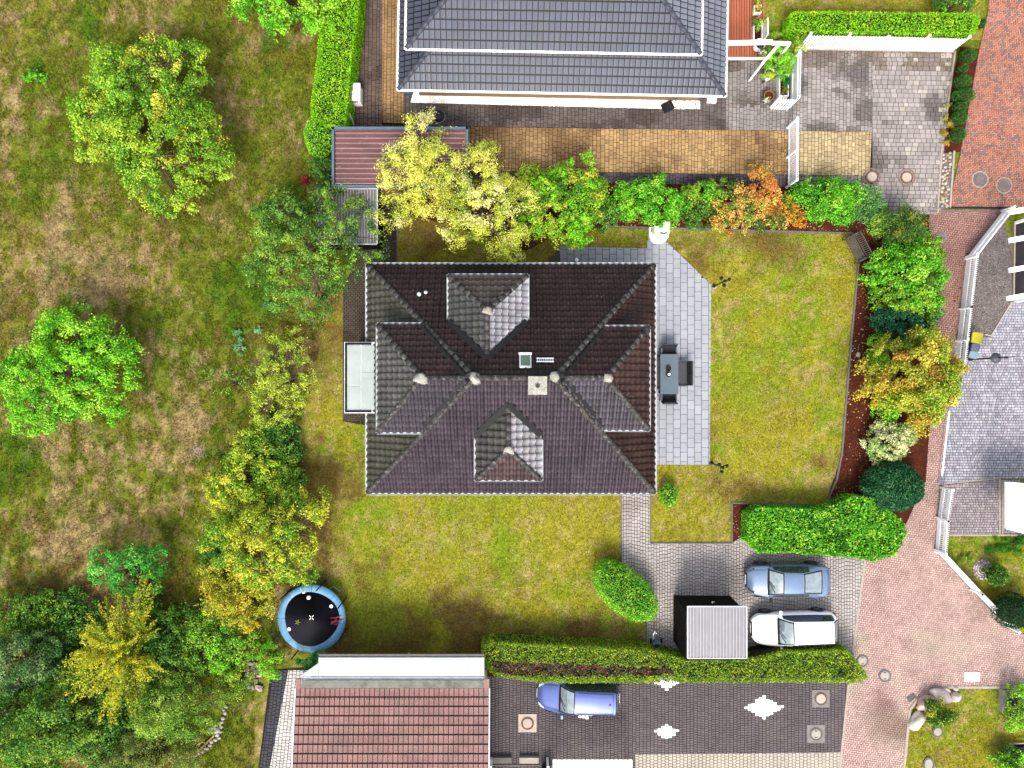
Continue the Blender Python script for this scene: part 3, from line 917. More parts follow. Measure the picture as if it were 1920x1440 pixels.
class Roof:
    """tiled faces of one building; about 300 tiles become objects, the rest one joined part"""
    def __init__(s, parent, m, prof, tw, tl, th, base, seed=1, nmax=300, jit=0.12, gp=0.02):
        s.gp = gp
        s.parent, s.m, s.prof, s.tw, s.tl, s.th, s.base, s.nmax, s.jit = parent, m, prof, tw, tl, th, base, nmax, jit
        s.rg = random.Random(seed)
        s.cand = []
        s.rest = {}

    def face(s, poly, m=None, base=None, skip=(), deck=True, th=None):
        """poly: 3D points, the first two are the eave from left to right seen from outside"""
        poly = [Vector(p) for p in poly]
        m = m or s.m; base = base or s.base
        u = (poly[1] - poly[0]).normalized()
        nrm = u.cross(poly[2] - poly[0]).normalized()
        if nrm.z < 0: nrm = -nrm
        v = nrm.cross(u)
        o = poly[0]
        p2 = [((p - o).dot(u), (p - o).dot(v)) for p in poly]
        fr = Matrix((( u.x, v.x, nrm.x, o.x), (u.y, v.y, nrm.y, o.y), (u.z, v.z, nrm.z, o.z), (0, 0, 0, 1)))
        if deck:
            d = MB(); d.add([fr @ Vector((a, b, -0.035)) for a, b in p2], [tuple(range(len(p2)))])
            d.build('roof_deck', M['valley'], s.parent)  # near-black deck seen through tile gaps imitates shadow under the overlaps
        a0, a1 = min(p[0] for p in p2), max(p[0] for p in p2)
        b1 = max(p[1] for p in p2)
        nc = max(1, round((p2[1][0] - p2[0][0]) / s.tw)); tw = (p2[1][0] - p2[0][0]) / nc
        nr = max(1, round(b1 / s.tl)); tl = b1 / nr
        clip = bmesh.new()
        lay = None
        cl = MB()
        i0 = math.floor(a0 / tw) - 1; i1 = math.ceil(a1 / tw) + 1
        for j in range(nr):
            for i in range(i0, i1):
                x, y = i * tw, j * tl
                cn = [(x + 0.001, y + 0.001), (x + tw - .001, y + 0.001), (x + tw - .001, y + tl - .001), (x + .001, y + tl - .001)]
                ins = [bool(inpoly(a, b, p2)) for a, b in cn]
                cw = fr @ Vector((x + tw / 2, y + tl / 2, 0))
                if any(all(inpoly((fr @ Vector((a, b, 0))).x, (fr @ Vector((a, b, 0))).y, q) for a, b in cn) for q in skip): continue
                f = 1 + s.rg.uniform(-s.jit, s.jit)
                c = tuple(min(.85, q * f * (1 + s.rg.uniform(-.03, .03))) for q in base)
                mt = fr @ Matrix.Translation((x, y, s.rg.uniform(-.003, .003))) @ Matrix.Rotation(s.rg.uniform(-.006, .006), 4, 'Z')
                if all(ins):
                    s.cand.append((cw.z, mt, tw, tl, c, m, tuple(base)))
                elif any(ins) or len(clip_rect(p2, x, y, x + tw, y + tl)) > 2:
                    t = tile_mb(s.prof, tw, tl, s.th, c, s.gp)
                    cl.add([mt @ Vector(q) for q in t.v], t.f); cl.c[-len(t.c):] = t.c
        if cl.v:
            me = cl.mesh('roof_tile')
            bm = bmesh.new(); bm.from_mesh(me)
            cen = Vector((sum(p[0] for p in p2) / len(p2), sum(p[1] for p in p2) / len(p2)))
            for k in range(1, len(p2)):
                a, b = Vector(p2[k]), Vector(p2[(k + 1) % len(p2)])
                nn = Vector((b.y - a.y, a.x - b.x))
                if nn.dot(cen - a) > 0: nn = -nn
                bmesh.ops.bisect_plane(bm, geom=bm.verts[:] + bm.edges[:] + bm.faces[:], plane_co=fr @ Vector((a.x, a.y, 0)), plane_no=(fr.to_3x3() @ Vector((nn.x, nn.y, 0))), clear_outer=True)
            la = bm.verts.layers.float_color['Col']
            r = s.rest.setdefault(m, MB()); r.keep = True
            bm.verts.index_update()
            o_ = len(r.v)
            r.v += [tuple(q.co) for q in bm.verts]; r.c += [tuple(q[la])[:3] for q in bm.verts]
            r.f += [tuple(o_ + q.index for q in f.verts) for f in bm.faces]
            bm.free(); bpy.data.meshes.remove(me)
        return fr

    def finish(s):
        off = OFF[s.parent.name]
        s.cand.sort(key=lambda q: -q[0])
        cache = {}
        for k, (z, mt, tw, tl, c, m, bkey) in enumerate(s.cand):
            if k < s.nmax:
                q = (round(tw, 3), round(tl, 3), m, bkey, s.rg.randrange(6))
                if q not in cache:
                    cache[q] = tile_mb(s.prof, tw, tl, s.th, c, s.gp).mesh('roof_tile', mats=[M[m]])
                inst('roof_tile', cache[q], s.parent, Matrix.Translation(-off) @ mt)
            else:
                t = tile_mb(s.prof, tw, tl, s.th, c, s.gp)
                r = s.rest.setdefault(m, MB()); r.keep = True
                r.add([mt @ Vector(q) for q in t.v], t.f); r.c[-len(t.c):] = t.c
        for m, r in s.rest.items():
            o = r.build('roof_tile', M[m], s.parent); o['kind'] = 'stuff'


def ridge_caps(parent, a, b, r=0.13, L=0.42, m='ridge', lift=0.02, seed=0):
    """half-round ridge or hip tiles, each an object"""
    a, b = Vector(a), Vector(b)
    d = b - a; n = max(1, round(d.length / L)); l = d.length / n
    rg = random.Random(seed)
    k = MB()
    vs, fs = [], []
    for i, (x, f) in enumerate(((-l / 2 - 0.02, 1.03), (l / 2, 0.97))):
        for j in range(7):
            t = PI * j / 6
            vs.append((x, -math.cos(t) * r * f, math.sin(t) * r * f * 0.75))
    fs = [(j, j + 1, 8 + j, 7 + j) for j in range(6)] + [tuple(range(7)), tuple(range(13, 6, -1))]
    k.add(vs, fs)
    me = k.mesh('ridge_tile', True, mats=[M[m]])
    q = d.to_track_quat('X', 'Z').to_matrix().to_4x4()
    off = OFF[parent.name]
    for i in range(n):
        c = a + d * ((i + 0.5) / n) + Vector((0, 0, lift)) - off
        inst('ridge_tile', me, parent, Matrix.Translation(c) @ q @ Matrix.Rotation(rg.uniform(-.015, .015), 4, 'Z'))


def gutter(parent, pts, r=0.06, m='zinc', name='gutter'):
    for a, b in zip(pts[:-1], pts[1:]):
        a, b = Vector(a), Vector(b); d = (b - a).normalized(); sd_ = Vector((-d.y, d.x, 0))
        k = MB(); vs = []
        prof = [(r * math.cos(t), r * math.sin(t)) for t in [PI + PI * i / 6 for i in range(7)]]
        prof = prof + [(x * 0.85, y * 0.85 ) for x, y in prof[::-1]]
        for p in (a, b):
            vs += [p + sd_ * x + Vector((0, 0, y)) for x, y in prof]
        n = len(prof)
        k.add(vs, [(i, (i + 1) % n, n + (i + 1) % n, n + i) for i in range(n)] + [tuple(range(n)), tuple(range(2 * n - 1, n - 1, -1))])
        k.build(name, M[m], parent)


def blobmb(parent, c, r, seed, name='mortar_cap', m='mortar'):
    b = MB(); b.rock((0, 0, 0), (r, r, r * 0.45), seed=seed, n=9, rough=0.5)
    vs = [(Vector(q) + Vector(c)) for q in b.v]
    k = MB(); k.add(vs, b.f); k.build(name, M[m], parent, smooth=True)


def window(parent, c, w_, h_, nrm, m='white'):
    """frame with a pane, on a wall facing nrm"""
    n = Vector(nrm); sd_ = Vector((-n.y, n.x, 0)); c = Vector(c)
    f = MB()
    q = Matrix(((sd_.x, n.x, 0), (sd_.y, n.y, 0), (0, 0, 1)))
    t = 0.08
    for o, d in (((0, 0, h_ / 2 - t / 2), (w_, 0.09, t)), ((0, 0, -h_ / 2 + t / 2), (w_, 0.09, t)), ((-w_ / 2 + t / 2, 0, 0), (t, 0.09, h_ - 2 * t)), ((w_ / 2 - t / 2, 0, 0), (t, 0.09, h_ - 2 * t)), ((0, 0, 0), (t * .8, 0.08, h_ - 2 * t))):
        f.box(c + q @ Vector(o) + n * 0.03, d, M=q)
    fo = f.build('window', M[m], parent)
    g = MB(); g.box(c + n * 0.02, (w_ - 2 * t, 0.03, h_ - 2 * t), M=q)
    g.build('pane', M['glass'], fo)


# the brown roofed house -------------------------------------------------
X0, X1, Y0, Y1 = -7.54, 7.43, -5.67, 6.22
EZ = 2.8; SL = 0.7; YC = (Y0 + Y1) / 2
RZ = EZ + (Y1 - YC) * SL
RA, RB_ = Vector((-1.73, YC, RZ)), Vector((1.98, YC, RZ))
house = thing('house', 'large house with brown hipped roof and four hipped dormers in the middle', 'house', (0, YC, 0))
wl = MB(); wl.prism([(X0 + .55, Y0 + .55), (X1 - .55, Y0 + .55), (X1 - .55, Y1 - .55), (X0 + .55, Y1 - .55)], 0, EZ - 0.05)
wl.build('wall', M['wall'], house)
for c, n in (((-3, Y0 + .55, 1.4), (0, -1, 0)), ((2, Y0 + .55, 1.4), (0, -1, 0)), ((5, Y1 - .55, 1.4), (0, 1, 0)), ((-3, Y1 - .55, 1.4), (0, 1, 0)), ((X1 - .55, 3, 1.4), (1, 0, 0)), ((X1 - .55, -3, 1.4), (1, 0, 0))):
    window(house, c, 1.6, 1.3, n)
rf = Roof(house, 'tile_brown', PAN, 0.335, 0.36, 0.055, A(84, 62, 62), seed=21, gp=.045, jit=.18)
# footprints covered by the dormers
DN = (-3.10, 0.735, 5.33, 5.0, 6.3)      # north dormer: x0, x1, front y, eave z, peak z
DS = (-1.76, 1.42, -4.70, 5.0, 6.08)
DW_ = (2.62, -6.55, 5.2, 6.9, -4.2)      # west dormer: half width, front x, eave z, peak z, peak x
DE = (2.5, 6.68, 5.2, 6.88, 4.4)
ny = lambda z: Y1 - (z - EZ) / SL
sy = lambda z: Y0 + (z - EZ) / SL
foot = [[(-2.9, 5.2), (.55, 5.2), (.55, 3.2), (-1.18, 1.5), (-2.9, 3.2)],
        [(-1.6, -4.6), (1.25, -4.6), (1.25, -2.7), (-.17, -1.3), (-1.6, -2.7)],
        [(-6.4, YC + 2.35), (-6.4, YC - 2.35), (-4.3, YC - 2.3), (-2.1, YC), (-4.3, YC + 2.3)],
        [(6.5, YC + 2.3), (6.5, YC - 2.3), (4.3, YC - 2.25), (2.3, YC), (4.3, YC + 2.25)]]
NW, NE, SE, SW = Vector((X0, Y1, EZ)), Vector((X1, Y1, EZ)), Vector((X1, Y0, EZ)), Vector((X0, Y0, EZ))
MOSS, BROWN, PURP, SKYGLARE = A(70, 68, 56), A(52, 38, 36), A(62, 50, 58), A(150, 146, 150)
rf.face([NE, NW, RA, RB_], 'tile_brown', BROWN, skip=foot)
rf.face([SW, SE, RB_, RA], 'tile_brown', PURP, skip=foot)  # tile colour tinted purple to paint the sky's reflection on the south slope
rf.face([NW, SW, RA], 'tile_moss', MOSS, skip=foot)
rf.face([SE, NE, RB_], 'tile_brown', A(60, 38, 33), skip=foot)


def dormer_ns(x0, x1, yf, ez, pz, sgn, mw, me_):
    xc = (x0 + x1) / 2; hw = (x1 - x0) / 2
    yk = yf - sgn * hw * 0.98
    back = (lambda z: ny(z)) if sgn > 0 else (lambda z: sy(z))
    K, E = Vector((xc, yk, pz)), Vector((xc, back(pz), pz))
    FW, FE = Vector((x0, yf, ez)), Vector((x1, yf, ez))
    BW, BE = Vector((x0, back(ez), ez)), Vector((x1, back(ez), ez))
    if sgn > 0:
        rf.face([FE, FW, K], 'tile_moss', A(78, 70, 64))
        rf.face([FW, BW, E, K], mw, A(74, 74, 72)); rf.face([BE, FE, K, E], me_, A(158, 154, 158))  # east face gets the painted sky glare
    else:
        rf.face([FW, FE, K], 'tile_brown', A(74, 54, 54))
        rf.face([BW, FW, K, E], mw, A(72, 70, 64)); rf.face([FE, BE, E, K], me_, A(158, 152, 154))  # east face again pale with painted sky glare
    ridge_caps(house, FW, K, seed=1); ridge_caps(house, FE, K, seed=2); ridge_caps(house, E, K, seed=3)
    blobmb(house, K + Vector((0, 0, .1)), 0.22, 3)
    for a, b in ((BW, E), (BE, E)):
        t = MB(); d = (b - a).normalized(); s_ = Vector((-d.y, d.x, 0)).normalized() * 0.15
        t.add([a + s_ + Vector((0, 0, .19)), a - s_ + Vector((0, 0, .19)), b - s_ + Vector((0, 0, .19)), b + s_ + Vector((0, 0, .19))], [(0, 1, 2, 3)])
        t.build('valley_gutter', M['valley'], house)
    gutter(house, [BW + Vector((-.06, 0, -.03)), FW + Vector((-.06, sgn * .06, -.03)), FE + Vector((.06, sgn * .06, -.03)), BE + Vector((.06, 0, -.03))], 0.055, 'zinc')
    k = MB(); k.box((xc, (yf - sgn * .3 + back(ez)) / 2, ez - .5), (2 * hw - .5, abs(yf - sgn * .3 - back(ez)), .9)); k.build('dormer_wall', M['white'], house)
    window(house, (xc, yf - sgn * .3, ez - .45), hw, .7, (0, sgn, 0))


dormer_ns(*DN, 1, 'tile_moss', 'tile_skyglare')
dormer_ns(*DS, -1, 'tile_moss', 'tile_skyglare')


def dormer_ew(hw, xf, ez, pz, xk, sgn, mf, cf):
    back = (lambda z: X0 + (z - EZ) / ((RZ - EZ) / (RA.x - X0))) if sgn < 0 else (lambda z: X1 - (z - EZ) / ((RZ - EZ) / (X1 - RB_.x)))
    K, E = Vector((xk, YC, pz)), Vector((back(pz), YC, pz))
    FN, FS = Vector((xf, YC + hw, ez)), Vector((xf, YC - hw, ez))
    BN, BS = Vector((back(ez), YC + hw, ez)), Vector((back(ez), YC - hw, ez))
    if sgn < 0:
        rf.face([FN, FS, K], mf, cf); rf.face([BN, FN, K, E], 'tile_brown', A(62, 46, 46)); rf.face([FS, BS, E, K], 'tile_brown', A(66, 58, 66))  # south face tinted purple as painted sky reflection
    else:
        rf.face([FS, FN, K], mf, cf); rf.face([FN, BN, E, K], 'tile_brown', A(60, 42, 40)); rf.face([BS, FS, K, E], 'tile_brown', A(70, 62, 72))  # purple tint of the south face paints reflected sky
    ridge_caps(house, FN, K, seed=4); ridge_caps(house, FS, K, seed=5); ridge_caps(house, E, K, seed=6)
    blobmb(house, K + Vector((0, 0, .1)), 0.26, 5 + sgn)
    gutter(house, [BN + Vector((0, .06, -.03)), FN + Vector((sgn * .06, .06, -.03)), FS + Vector((sgn * .06, -.06, -.03)), BS + Vector((0, -.06, -.03))], 0.06, 'zinc')
    for a, b in ((BN, E), (BS, E)):
        t = MB(); d = (b - a).normalized(); s_ = Vector((-d.y, d.x, 0)).normalized() * 0.09
        inw = Vector((-d.y, d.x, 0)).normalized() * .24; inw = inw if inw.dot(FN * .5 + FS * .5 - a) > 0 else -inw; a, b = a + inw, b + inw
        t.add([a + s_ + Vector((0, 0, .235)), a - s_ + Vector((0, 0, .235)), b - s_ + Vector((0, 0, .235)), b + s_ + Vector((0, 0, .235))], [(0, 1, 2, 3)])
        t.build('valley_gutter', M['valley'], house)
    k = MB(); k.box(((xf - sgn * .3 + back(ez)) / 2, YC, ez - .5), (abs(xf - sgn * .3 - back(ez)), 2 * hw - .5, .9)); k.build('dormer_wall', M['white'], house)
    window(house, (xf - sgn * .3, YC, ez - .45), hw, .7, (sgn, 0, 0))


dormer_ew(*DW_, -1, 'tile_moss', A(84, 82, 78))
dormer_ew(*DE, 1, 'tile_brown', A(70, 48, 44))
rf.finish()
for a, b in ((NW, RA), (SW, RA), (SE, RB_), (NE, RB_), (RA, RB_)):
    ridge_caps(house, a, b, seed=7, r=0.14)
blobmb(house, RA + Vector((0, 0, .1)), .25, 11); blobmb(house, RB_ + Vector((0, 0, .1)), .2, 12)
e = 0.07
gutter(house, [NW + Vector((-e, e, -.03)), NE + Vector((e, e, -.03)), SE + Vector((e, -e, -.03)), SW + Vector((-e, -e, -.03)), NW + Vector((-e, e, -.03))], 0.075, 'zinc')
# chimney
ch = P(1008, 723, 7.6)
k = MB(); k.box((ch.x, ch.y, 6.75), (.74, .74, 1.7)); ck = k.build('chimney', M['offwhite'], house)
k = MB(); k.box((ch.x, ch.y, 7.63), (.86, .84, .08)); k.build('chimney_cap', M['mortar'], ck)
k = MB(); k.lathe([(0.115, 7.665), (0.115, 7.70), (0.085, 7.70), (0.085, 7.675)], (ch.x, ch.y, 0), 16); k.build('flue', M['kerb'], ck)
k = MB(); k.lathe([(0.0, 7.674), (0.085, 7.676)], (ch.x, ch.y, 0), 16); k.build('flue_opening', M['rubber'], ck)
# roof window, snow grate, vent pipe
an = math.atan(SL)
def on_north(px, py, lift=.1):
    z = 6.3
    for _ in range(6):
        p = P(px, py, z); z = EZ + (Y1 - p.y) * SL + lift
    return P(px, py, z)
rotn = Matrix.Rotation(-an, 3, 'X')
q = on_north(985, 677)
k = MB(); k.box(q, (.56, .74, .1), M=rotn); sk = k.build('roof_window', M['zinc'], house)
M['skyglass'] = mat('roof_window_glass', A(128, 160, 132), rough=.15, var=.1, fine=.05, bump=0)
k = MB(); k.box(q + rotn @ Vector((0, 0, .055)), (.44, .6, .02), M=rotn); k.build('pane', M['skyglass'], sk)
k = MB(); k.box(q + rotn @ Vector((0, .40, .06)), (.62, .1, .05), M=rotn); k.build('flashing', M['offwhite'], sk)
q = on_north(1022, 676)
k = MB()
for i in range(9): k.box(q + rotn @ Vector((-.36 + .09 * i, 0, .05)), (.02, .2, .03), M=rotn)
for i in (-.1, .1): k.box(q + rotn @ Vector((0, i, .05)), (.82, .03, .03), M=rotn)
k.build('roof_step', M['white'], house)
q = on_north(787, 553)
k = MB(); k.lathe([(.07, -.2), (.07, .22), (.1, .22), (.1, .3), (.03, .34)], q, 12); k.build('vent_pipe', M['zinc'], house)
q = on_north(799, 549)
k = MB(); k.lathe([(.05, -.2), (.05, .16), (.09, .17), (.02, .24)], q, 12); k.build('vent_pipe', M['zinc'], house)
# flat roofed bay on the west side
bay = thing('house_bay', 'flat roofed bay with pale green white roof at the west side', 'bay', P(672, 707))
a0, a1 = P(645, 641, 3.2), P(702, 775, 3.2)
XB = a1.x
k = MB(); k.prism([(a0.x + .08, a1.y + .08), (X0 + .7, a1.y + .08), (X0 + .7, a0.y - .08), (a0.x + .08, a0.y - .08)], 0, 3.0); k.build('wall', M['wall'], bay)
k = MB(); k.box(((a0.x + XB) / 2, (a0.y + a1.y) / 2, 3.09), (XB - a0.x, a0.y - a1.y, .12)); k.build('roof_edge', M['zinc'], bay)
k = MB()
for c, d in ((((a0.x + .1), (a0.y + a1.y) / 2, 3.19), (.09, a0.y - a1.y - .1, .1)), (((a0.x + XB) / 2, a0.y - .1, 3.19), (XB - a0.x - .32, .09, .1)), (((a0.x + XB) / 2, a1.y + .1, 3.19), (XB - a0.x - .32, .09, .1))):
    k.box(c, d)
k.build('parapet', M['dark'], bay)
M['flatroof'] = mat('pale_roof_sheet', A(226, 238, 230), rough=.5, var=.08, scale=1.5, fine=.08, bump=.05, spots=(A(190, 205, 196), 2.5, .6, .8))
w2 = (XB - a0.x - .2) / 2; yy = a0.y - .17
for cx, ys_ in ((a0.x + .16 + w2 / 2, (1.45 * .62, 1.45 * .38 + .9)), (a0.x + .19 + w2 * 1.5, (1.4, .5))):
    tot = a0.y - a1.y - .34; y = a0.y - .17
    hs = (tot * .64, tot * .36) if cx < a0.x + .16 + w2 else (tot * .42, tot * .1, tot * .48)
    for h_ in hs:
        k = MB(); k.box((cx, y - h_ / 2, 3.165), (w2 - .012, h_ - .014, .03)); k.build('roof_panel', M['flatroof'], bay); y -= h_
# small lamp on the patio edge at the north eave
q = P(1079, 491)
lp = thing('garden_lamp', 'small white lamp ball at the north edge of the roof on the slabs', 'lamp', q)
k = MB(); k.lathe([(.05, 0), (.04, .5), (.04, .55)], q, 8); k.build('post', M['black'], lp)
k = MB(); k.lathe([(0.02, .55), (.1, .6), (.11, .66), (.08, .74), (0, .78)], q, 12); k.build('lamp_shade', M['white'], lp)

# the slate roofed house at the top ---------------------------------------
dv = Vector((math.cos(R(-1.1)), math.sin(R(-1.1)), 0)); nv = Vector((-dv.y, dv.x, 0))
o = P(747, 167, 2.7)
house2 = thing('house', 'house with two tier slate grey tiled roof at the top edge', 'house', (3, 19, 0))
def HL(a, b, z): return o + dv * a + nv * b + Vector((0, 0, z - 2.7))
LW, DP = 17.12, 10.5
inn = 2.3
lo = [HL(0, 0, 2.7), HL(LW, 0, 2.7), HL(LW, DP, 2.7), HL(0, DP, 2.7)]
li = [HL(inn, inn, 2.7 + inn * .5), HL(LW - inn, inn, 2.7 + inn * .5), HL(LW - inn, DP - inn, 2.7 + inn * .5), HL(inn, DP - inn, 2.7 + inn * .5)]
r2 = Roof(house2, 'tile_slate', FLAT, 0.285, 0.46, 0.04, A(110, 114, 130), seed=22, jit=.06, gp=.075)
r2.face([lo[0], lo[1], li[1], li[0]]); r2.face([lo[1], lo[2], li[2], li[1]], base=A(150, 154, 166)); r2.face([lo[3], lo[0], li[0], li[3]], base=A(78, 82, 98)); r2.face([lo[2], lo[3], li[3], li[2]])  # paler east and darker west tile colours paint glare and shade
u0, u1, v0, v1, uz = .62, 15.42, 1.45, 8.9, 4.2
up = [HL(u0, v0, uz), HL(u1, v0, uz), HL(u1, v1, uz), HL(u0, v1, uz)]
hd = (v1 - v0) / 2
ur = [HL(u0 + hd, v0 + hd, uz + hd * .46), HL(u1 - hd, v0 + hd, uz + hd * .46)]
r2.face([up[0], up[1], ur[1], ur[0]]); r2.face([up[2], up[3], ur[0], ur[1]]); r2.face([up[1], up[2], ur[1]], base=A(150, 154, 166)); r2.face([up[3], up[0], ur[0]], base=A(78, 82, 98))  # upper tier: glare and shade again put into east and west colours
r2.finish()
for a, b in list(zip(lo, li)) + [(up[0], ur[0]), (up[1], ur[1]), (up[2], ur[1]), (up[3], ur[0]), (ur[0], ur[1])]:
    ridge_caps(house2, a, b, r=.12, L=.42, m='ridge_slate', seed=8)
for q4, z in ((lo, 2.7), (up, uz)):
    cc = sum(q4, Vector()) / 4
    g = [p + (p - cc).normalized() * .08 - Vector((0, 0, .04)) for p in q4]
    gutter(house2, g + [g[0]], .065, 'offwhite')
k = MB(); k.prism([HL(.75, .75, 0), HL(LW - .75, .75, 0), HL(LW - .75, DP - .75, 0), HL(.75, DP - .75, 0)], 0, 2.9); k.build('wall', M['tanwall'], house2)
k = MB(); k.prism([HL(2.1, 2.1, 0), HL(LW - 2.1, 2.1, 0), HL(LW - 2.1, DP - 2.1, 0), HL(2.1, DP - 2.1, 0)], 3.3, uz + .05); k.build('upper_wall', M['dark'], house2)
for a in (3.2, 5.6, 8.4, 10.8, 12.3): 
    window(house2, HL(a, .74, 1.5), 1.1, 1.2, -nv)
k = MB(); k.box(HL(1.6, .1, 1.0), (.4, .3, .5)); k = None
for px, py in ((897, 174), (920, 175), (985, 178), (1170, 181), (1218, 182)):
    pass

# carport shed with pink corrugated roof ----------------------------------
def corrugated(parent, a, b, c, d, pitch, amp, m, name='roof_sheet', nper=4, th=.02, crest=(1, 1, 1), valley=(1, 1, 1)):
    """ribbed sheet between corners a-b (ribs run a->d); split into single sheets"""
    a, b, c, d = map(Vector, (a, b, c, d))
    W = (b - a).length; nr = max(2, round(W / pitch))
    up_ = (b - a).cross(d - a).normalized()
    if up_.z < 0: up_ = -up_
    ns = max(1, nr // nper)
    for s_ in range(ns):
        i0, i1 = round(nr * s_ / ns), round(nr * (s_ + 1) / ns)
        k = MB(); pr = []
        for i in range(i0, i1):
            for t, h in ((0, 0), (.66, 0), (.70, amp), (.90, amp), (.95, 0)):
                pr.append(((i + t) / nr, h))
        pr.append((i1 / nr - .0005, 0))
        n = len(pr)
        vs = [a.lerp(b, t) + up_ * h for t, h in pr] + [d.lerp(c, t) + up_ * h for t, h in pr]
        vs2 = [v - up_ * th for v in vs]
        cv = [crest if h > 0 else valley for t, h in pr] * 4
        k.add(vs + vs2, [(i, i + 1, n + i + 1, n + i) for i in range(n - 1)] + [(2 * n + i, 3 * n + i, 3 * n + i + 1, 2 * n + i + 1) for i in range(n - 1)]
              + [(i, 2 * n + i, 2 * n + i + 1, i + 1) for i in range(n - 1)] + [(n + i, n + i + 1, 3 * n + i + 1, 3 * n + i) for i in range(n - 1)])
        k.c = cv
        k.build(name, M[m], parent)


M['pinksheet'] = mat('pink_corrugated', attr=True, rough=.5, var=.18, scale=1.2, fine=.2, spots=(A(226, 214, 206), 3.2, .6, .74), stretch=(.5, 1.4, 1), bump=.08)
M['bluefascia'] = mat('blue_grey_fascia', A(124, 144, 166), rough=.5, var=.1, fine=.1)
M['greysheet'] = mat('grey_corrugated', attr=True, rough=.4, var=.14, scale=1.4, fine=.15, spots=(A(96, 82, 72), 2.2, .6, .72), bump=.05)
M['greysheet2'] = mat('pale_corrugated', attr=True, rough=.35, var=.06, scale=1.4, fine=.08, bump=.03)
z = 2.5
shed1 = thing('carport', 'shed with pink corrugated roof and blue grey edge under golden tree', 'shed', P(752, 300))
c4 = [P(623, 239, z), P(878, 239, z), P(878, 352, z), P(623, 352, z)]
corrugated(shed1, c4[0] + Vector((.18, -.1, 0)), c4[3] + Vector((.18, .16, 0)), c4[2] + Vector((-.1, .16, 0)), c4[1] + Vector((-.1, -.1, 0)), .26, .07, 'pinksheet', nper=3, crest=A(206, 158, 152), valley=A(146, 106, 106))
for a, b in zip(c4, c4[1:] + c4[:1]):
    k = MB(); d = (b - a).normalized(); inw = Vector((d.y, -d.x, 0)) * .06
    k.bar(a + inw, b + inw, .13, .2); k.build('fascia', M['bluefascia'], shed1)
k = MB(); k.prism([(c4[0].x + .3, c4[0].y - .3), (c4[1].x - .3, c4[1].y - .3), (c4[2].x - .3, c4[2].y + .25), (c4[3].x + .3, c4[3].y + .25)], 0, z - .12); k.build('wall', M['tanwall'], shed1)
z = 2.05
shed2 = thing('garden_shed', 'dark shed with weathered grey corrugated roof partly under the sparse tree', 'shed', P(655, 410))
c4 = [P(594, 355, z), P(707, 355, z), P(707, 457, z), P(594, 457, z)]
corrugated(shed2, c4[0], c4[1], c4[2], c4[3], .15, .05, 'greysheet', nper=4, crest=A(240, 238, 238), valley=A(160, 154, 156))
k = MB(); k.prism([(c4[0].x + .1, c4[0].y - .1), (c4[1].x - .06, c4[1].y - .1), (c4[2].x - .06, c4[2].y + .06), (c4[3].x + .1, c4[3].y + .06)], 0, z - .03); k.build('wall', M['dark'], shed2)
k = MB(); k.bar(c4[0] + Vector((0, .03, .03)), c4[1] + Vector((0, .03, .03)), .05, .1); k.bar(c4[1] + Vector((.03, 0, .03)), c4[2] + Vector((.03, 0, .03)), .04, .08); k.bar(c4[2] + Vector((0, -.03, .03)), c4[3] + Vector((0, -.03, .03)), .04, .08); k.build('roof_trim', M['zinc'], shed2)
# shed on the driveway
z = 2.9
shed3 = thing('garden_shed', 'black timber shed with pale corrugated roof beside the parked cars', 'shed', P(1316, 1158))
b4 = PP([(1263, 1116), (1368, 1117), (1368, 1201), (1263, 1201)])
c4 = [P(1289, 1137, z + .06), P(1400, 1137, z + .06), P(1400, 1234, z - .05), P(1289, 1234, z - .05)]
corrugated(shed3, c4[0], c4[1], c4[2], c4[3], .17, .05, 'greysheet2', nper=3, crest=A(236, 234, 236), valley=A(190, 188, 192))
# walls of upright boards
for a, b in zip(b4, b4[1:] + b4[:1]):
    d = b - a; n = round(d.length / .2); l = d.length / n
    k = MB(); k.box((0, 0, 0), (l - .012, .03, z - .1)); me = k.mesh('board', mats=[M['dark']])
    an_ = math.atan2(d.y, d.x)
    for i in range(n):
        c = a + d * ((i + .5) / n) - OFF[shed3.name]
        inst('board', me, shed3, Matrix.Translation((c.x, c.y, (z - .1) / 2)) @ Matrix.Rotation(an_, 4, 'Z'))
k = MB(); k.prism([(p.x * .999, p.y) for p in [b4[0] + Vector((.03, -.03, 0)), b4[1] + Vector((-.03, -.03, 0)), b4[2] + Vector((-.03, .03, 0)), b4[3] + Vector((.03, .03, 0))]], 0, z - .12); k.build('wall', M['dark'], shed3)
k = MB()
for a, b in zip(c4, c4[1:] + c4[:1]): k.bar(a, b, .05, .07)
k.build('roof_trim', M['zinc'], shed3)
k = MB(); q = b4[0] + Vector((1.75, .05, 1.5)); k.box(q, (.04, .05, .16)); k.box(q + Vector((.05, .04, 0)), (.14, .03, .03)); k.build('door_handle', M['white'], shed3)
k = MB(); q = P(1345, 1236, 2.75); k.lathe([(.06, -.3), (.06, .0), (.09, .02)], q, 10); k.build('downpipe_head', M['bluefascia'], shed3)

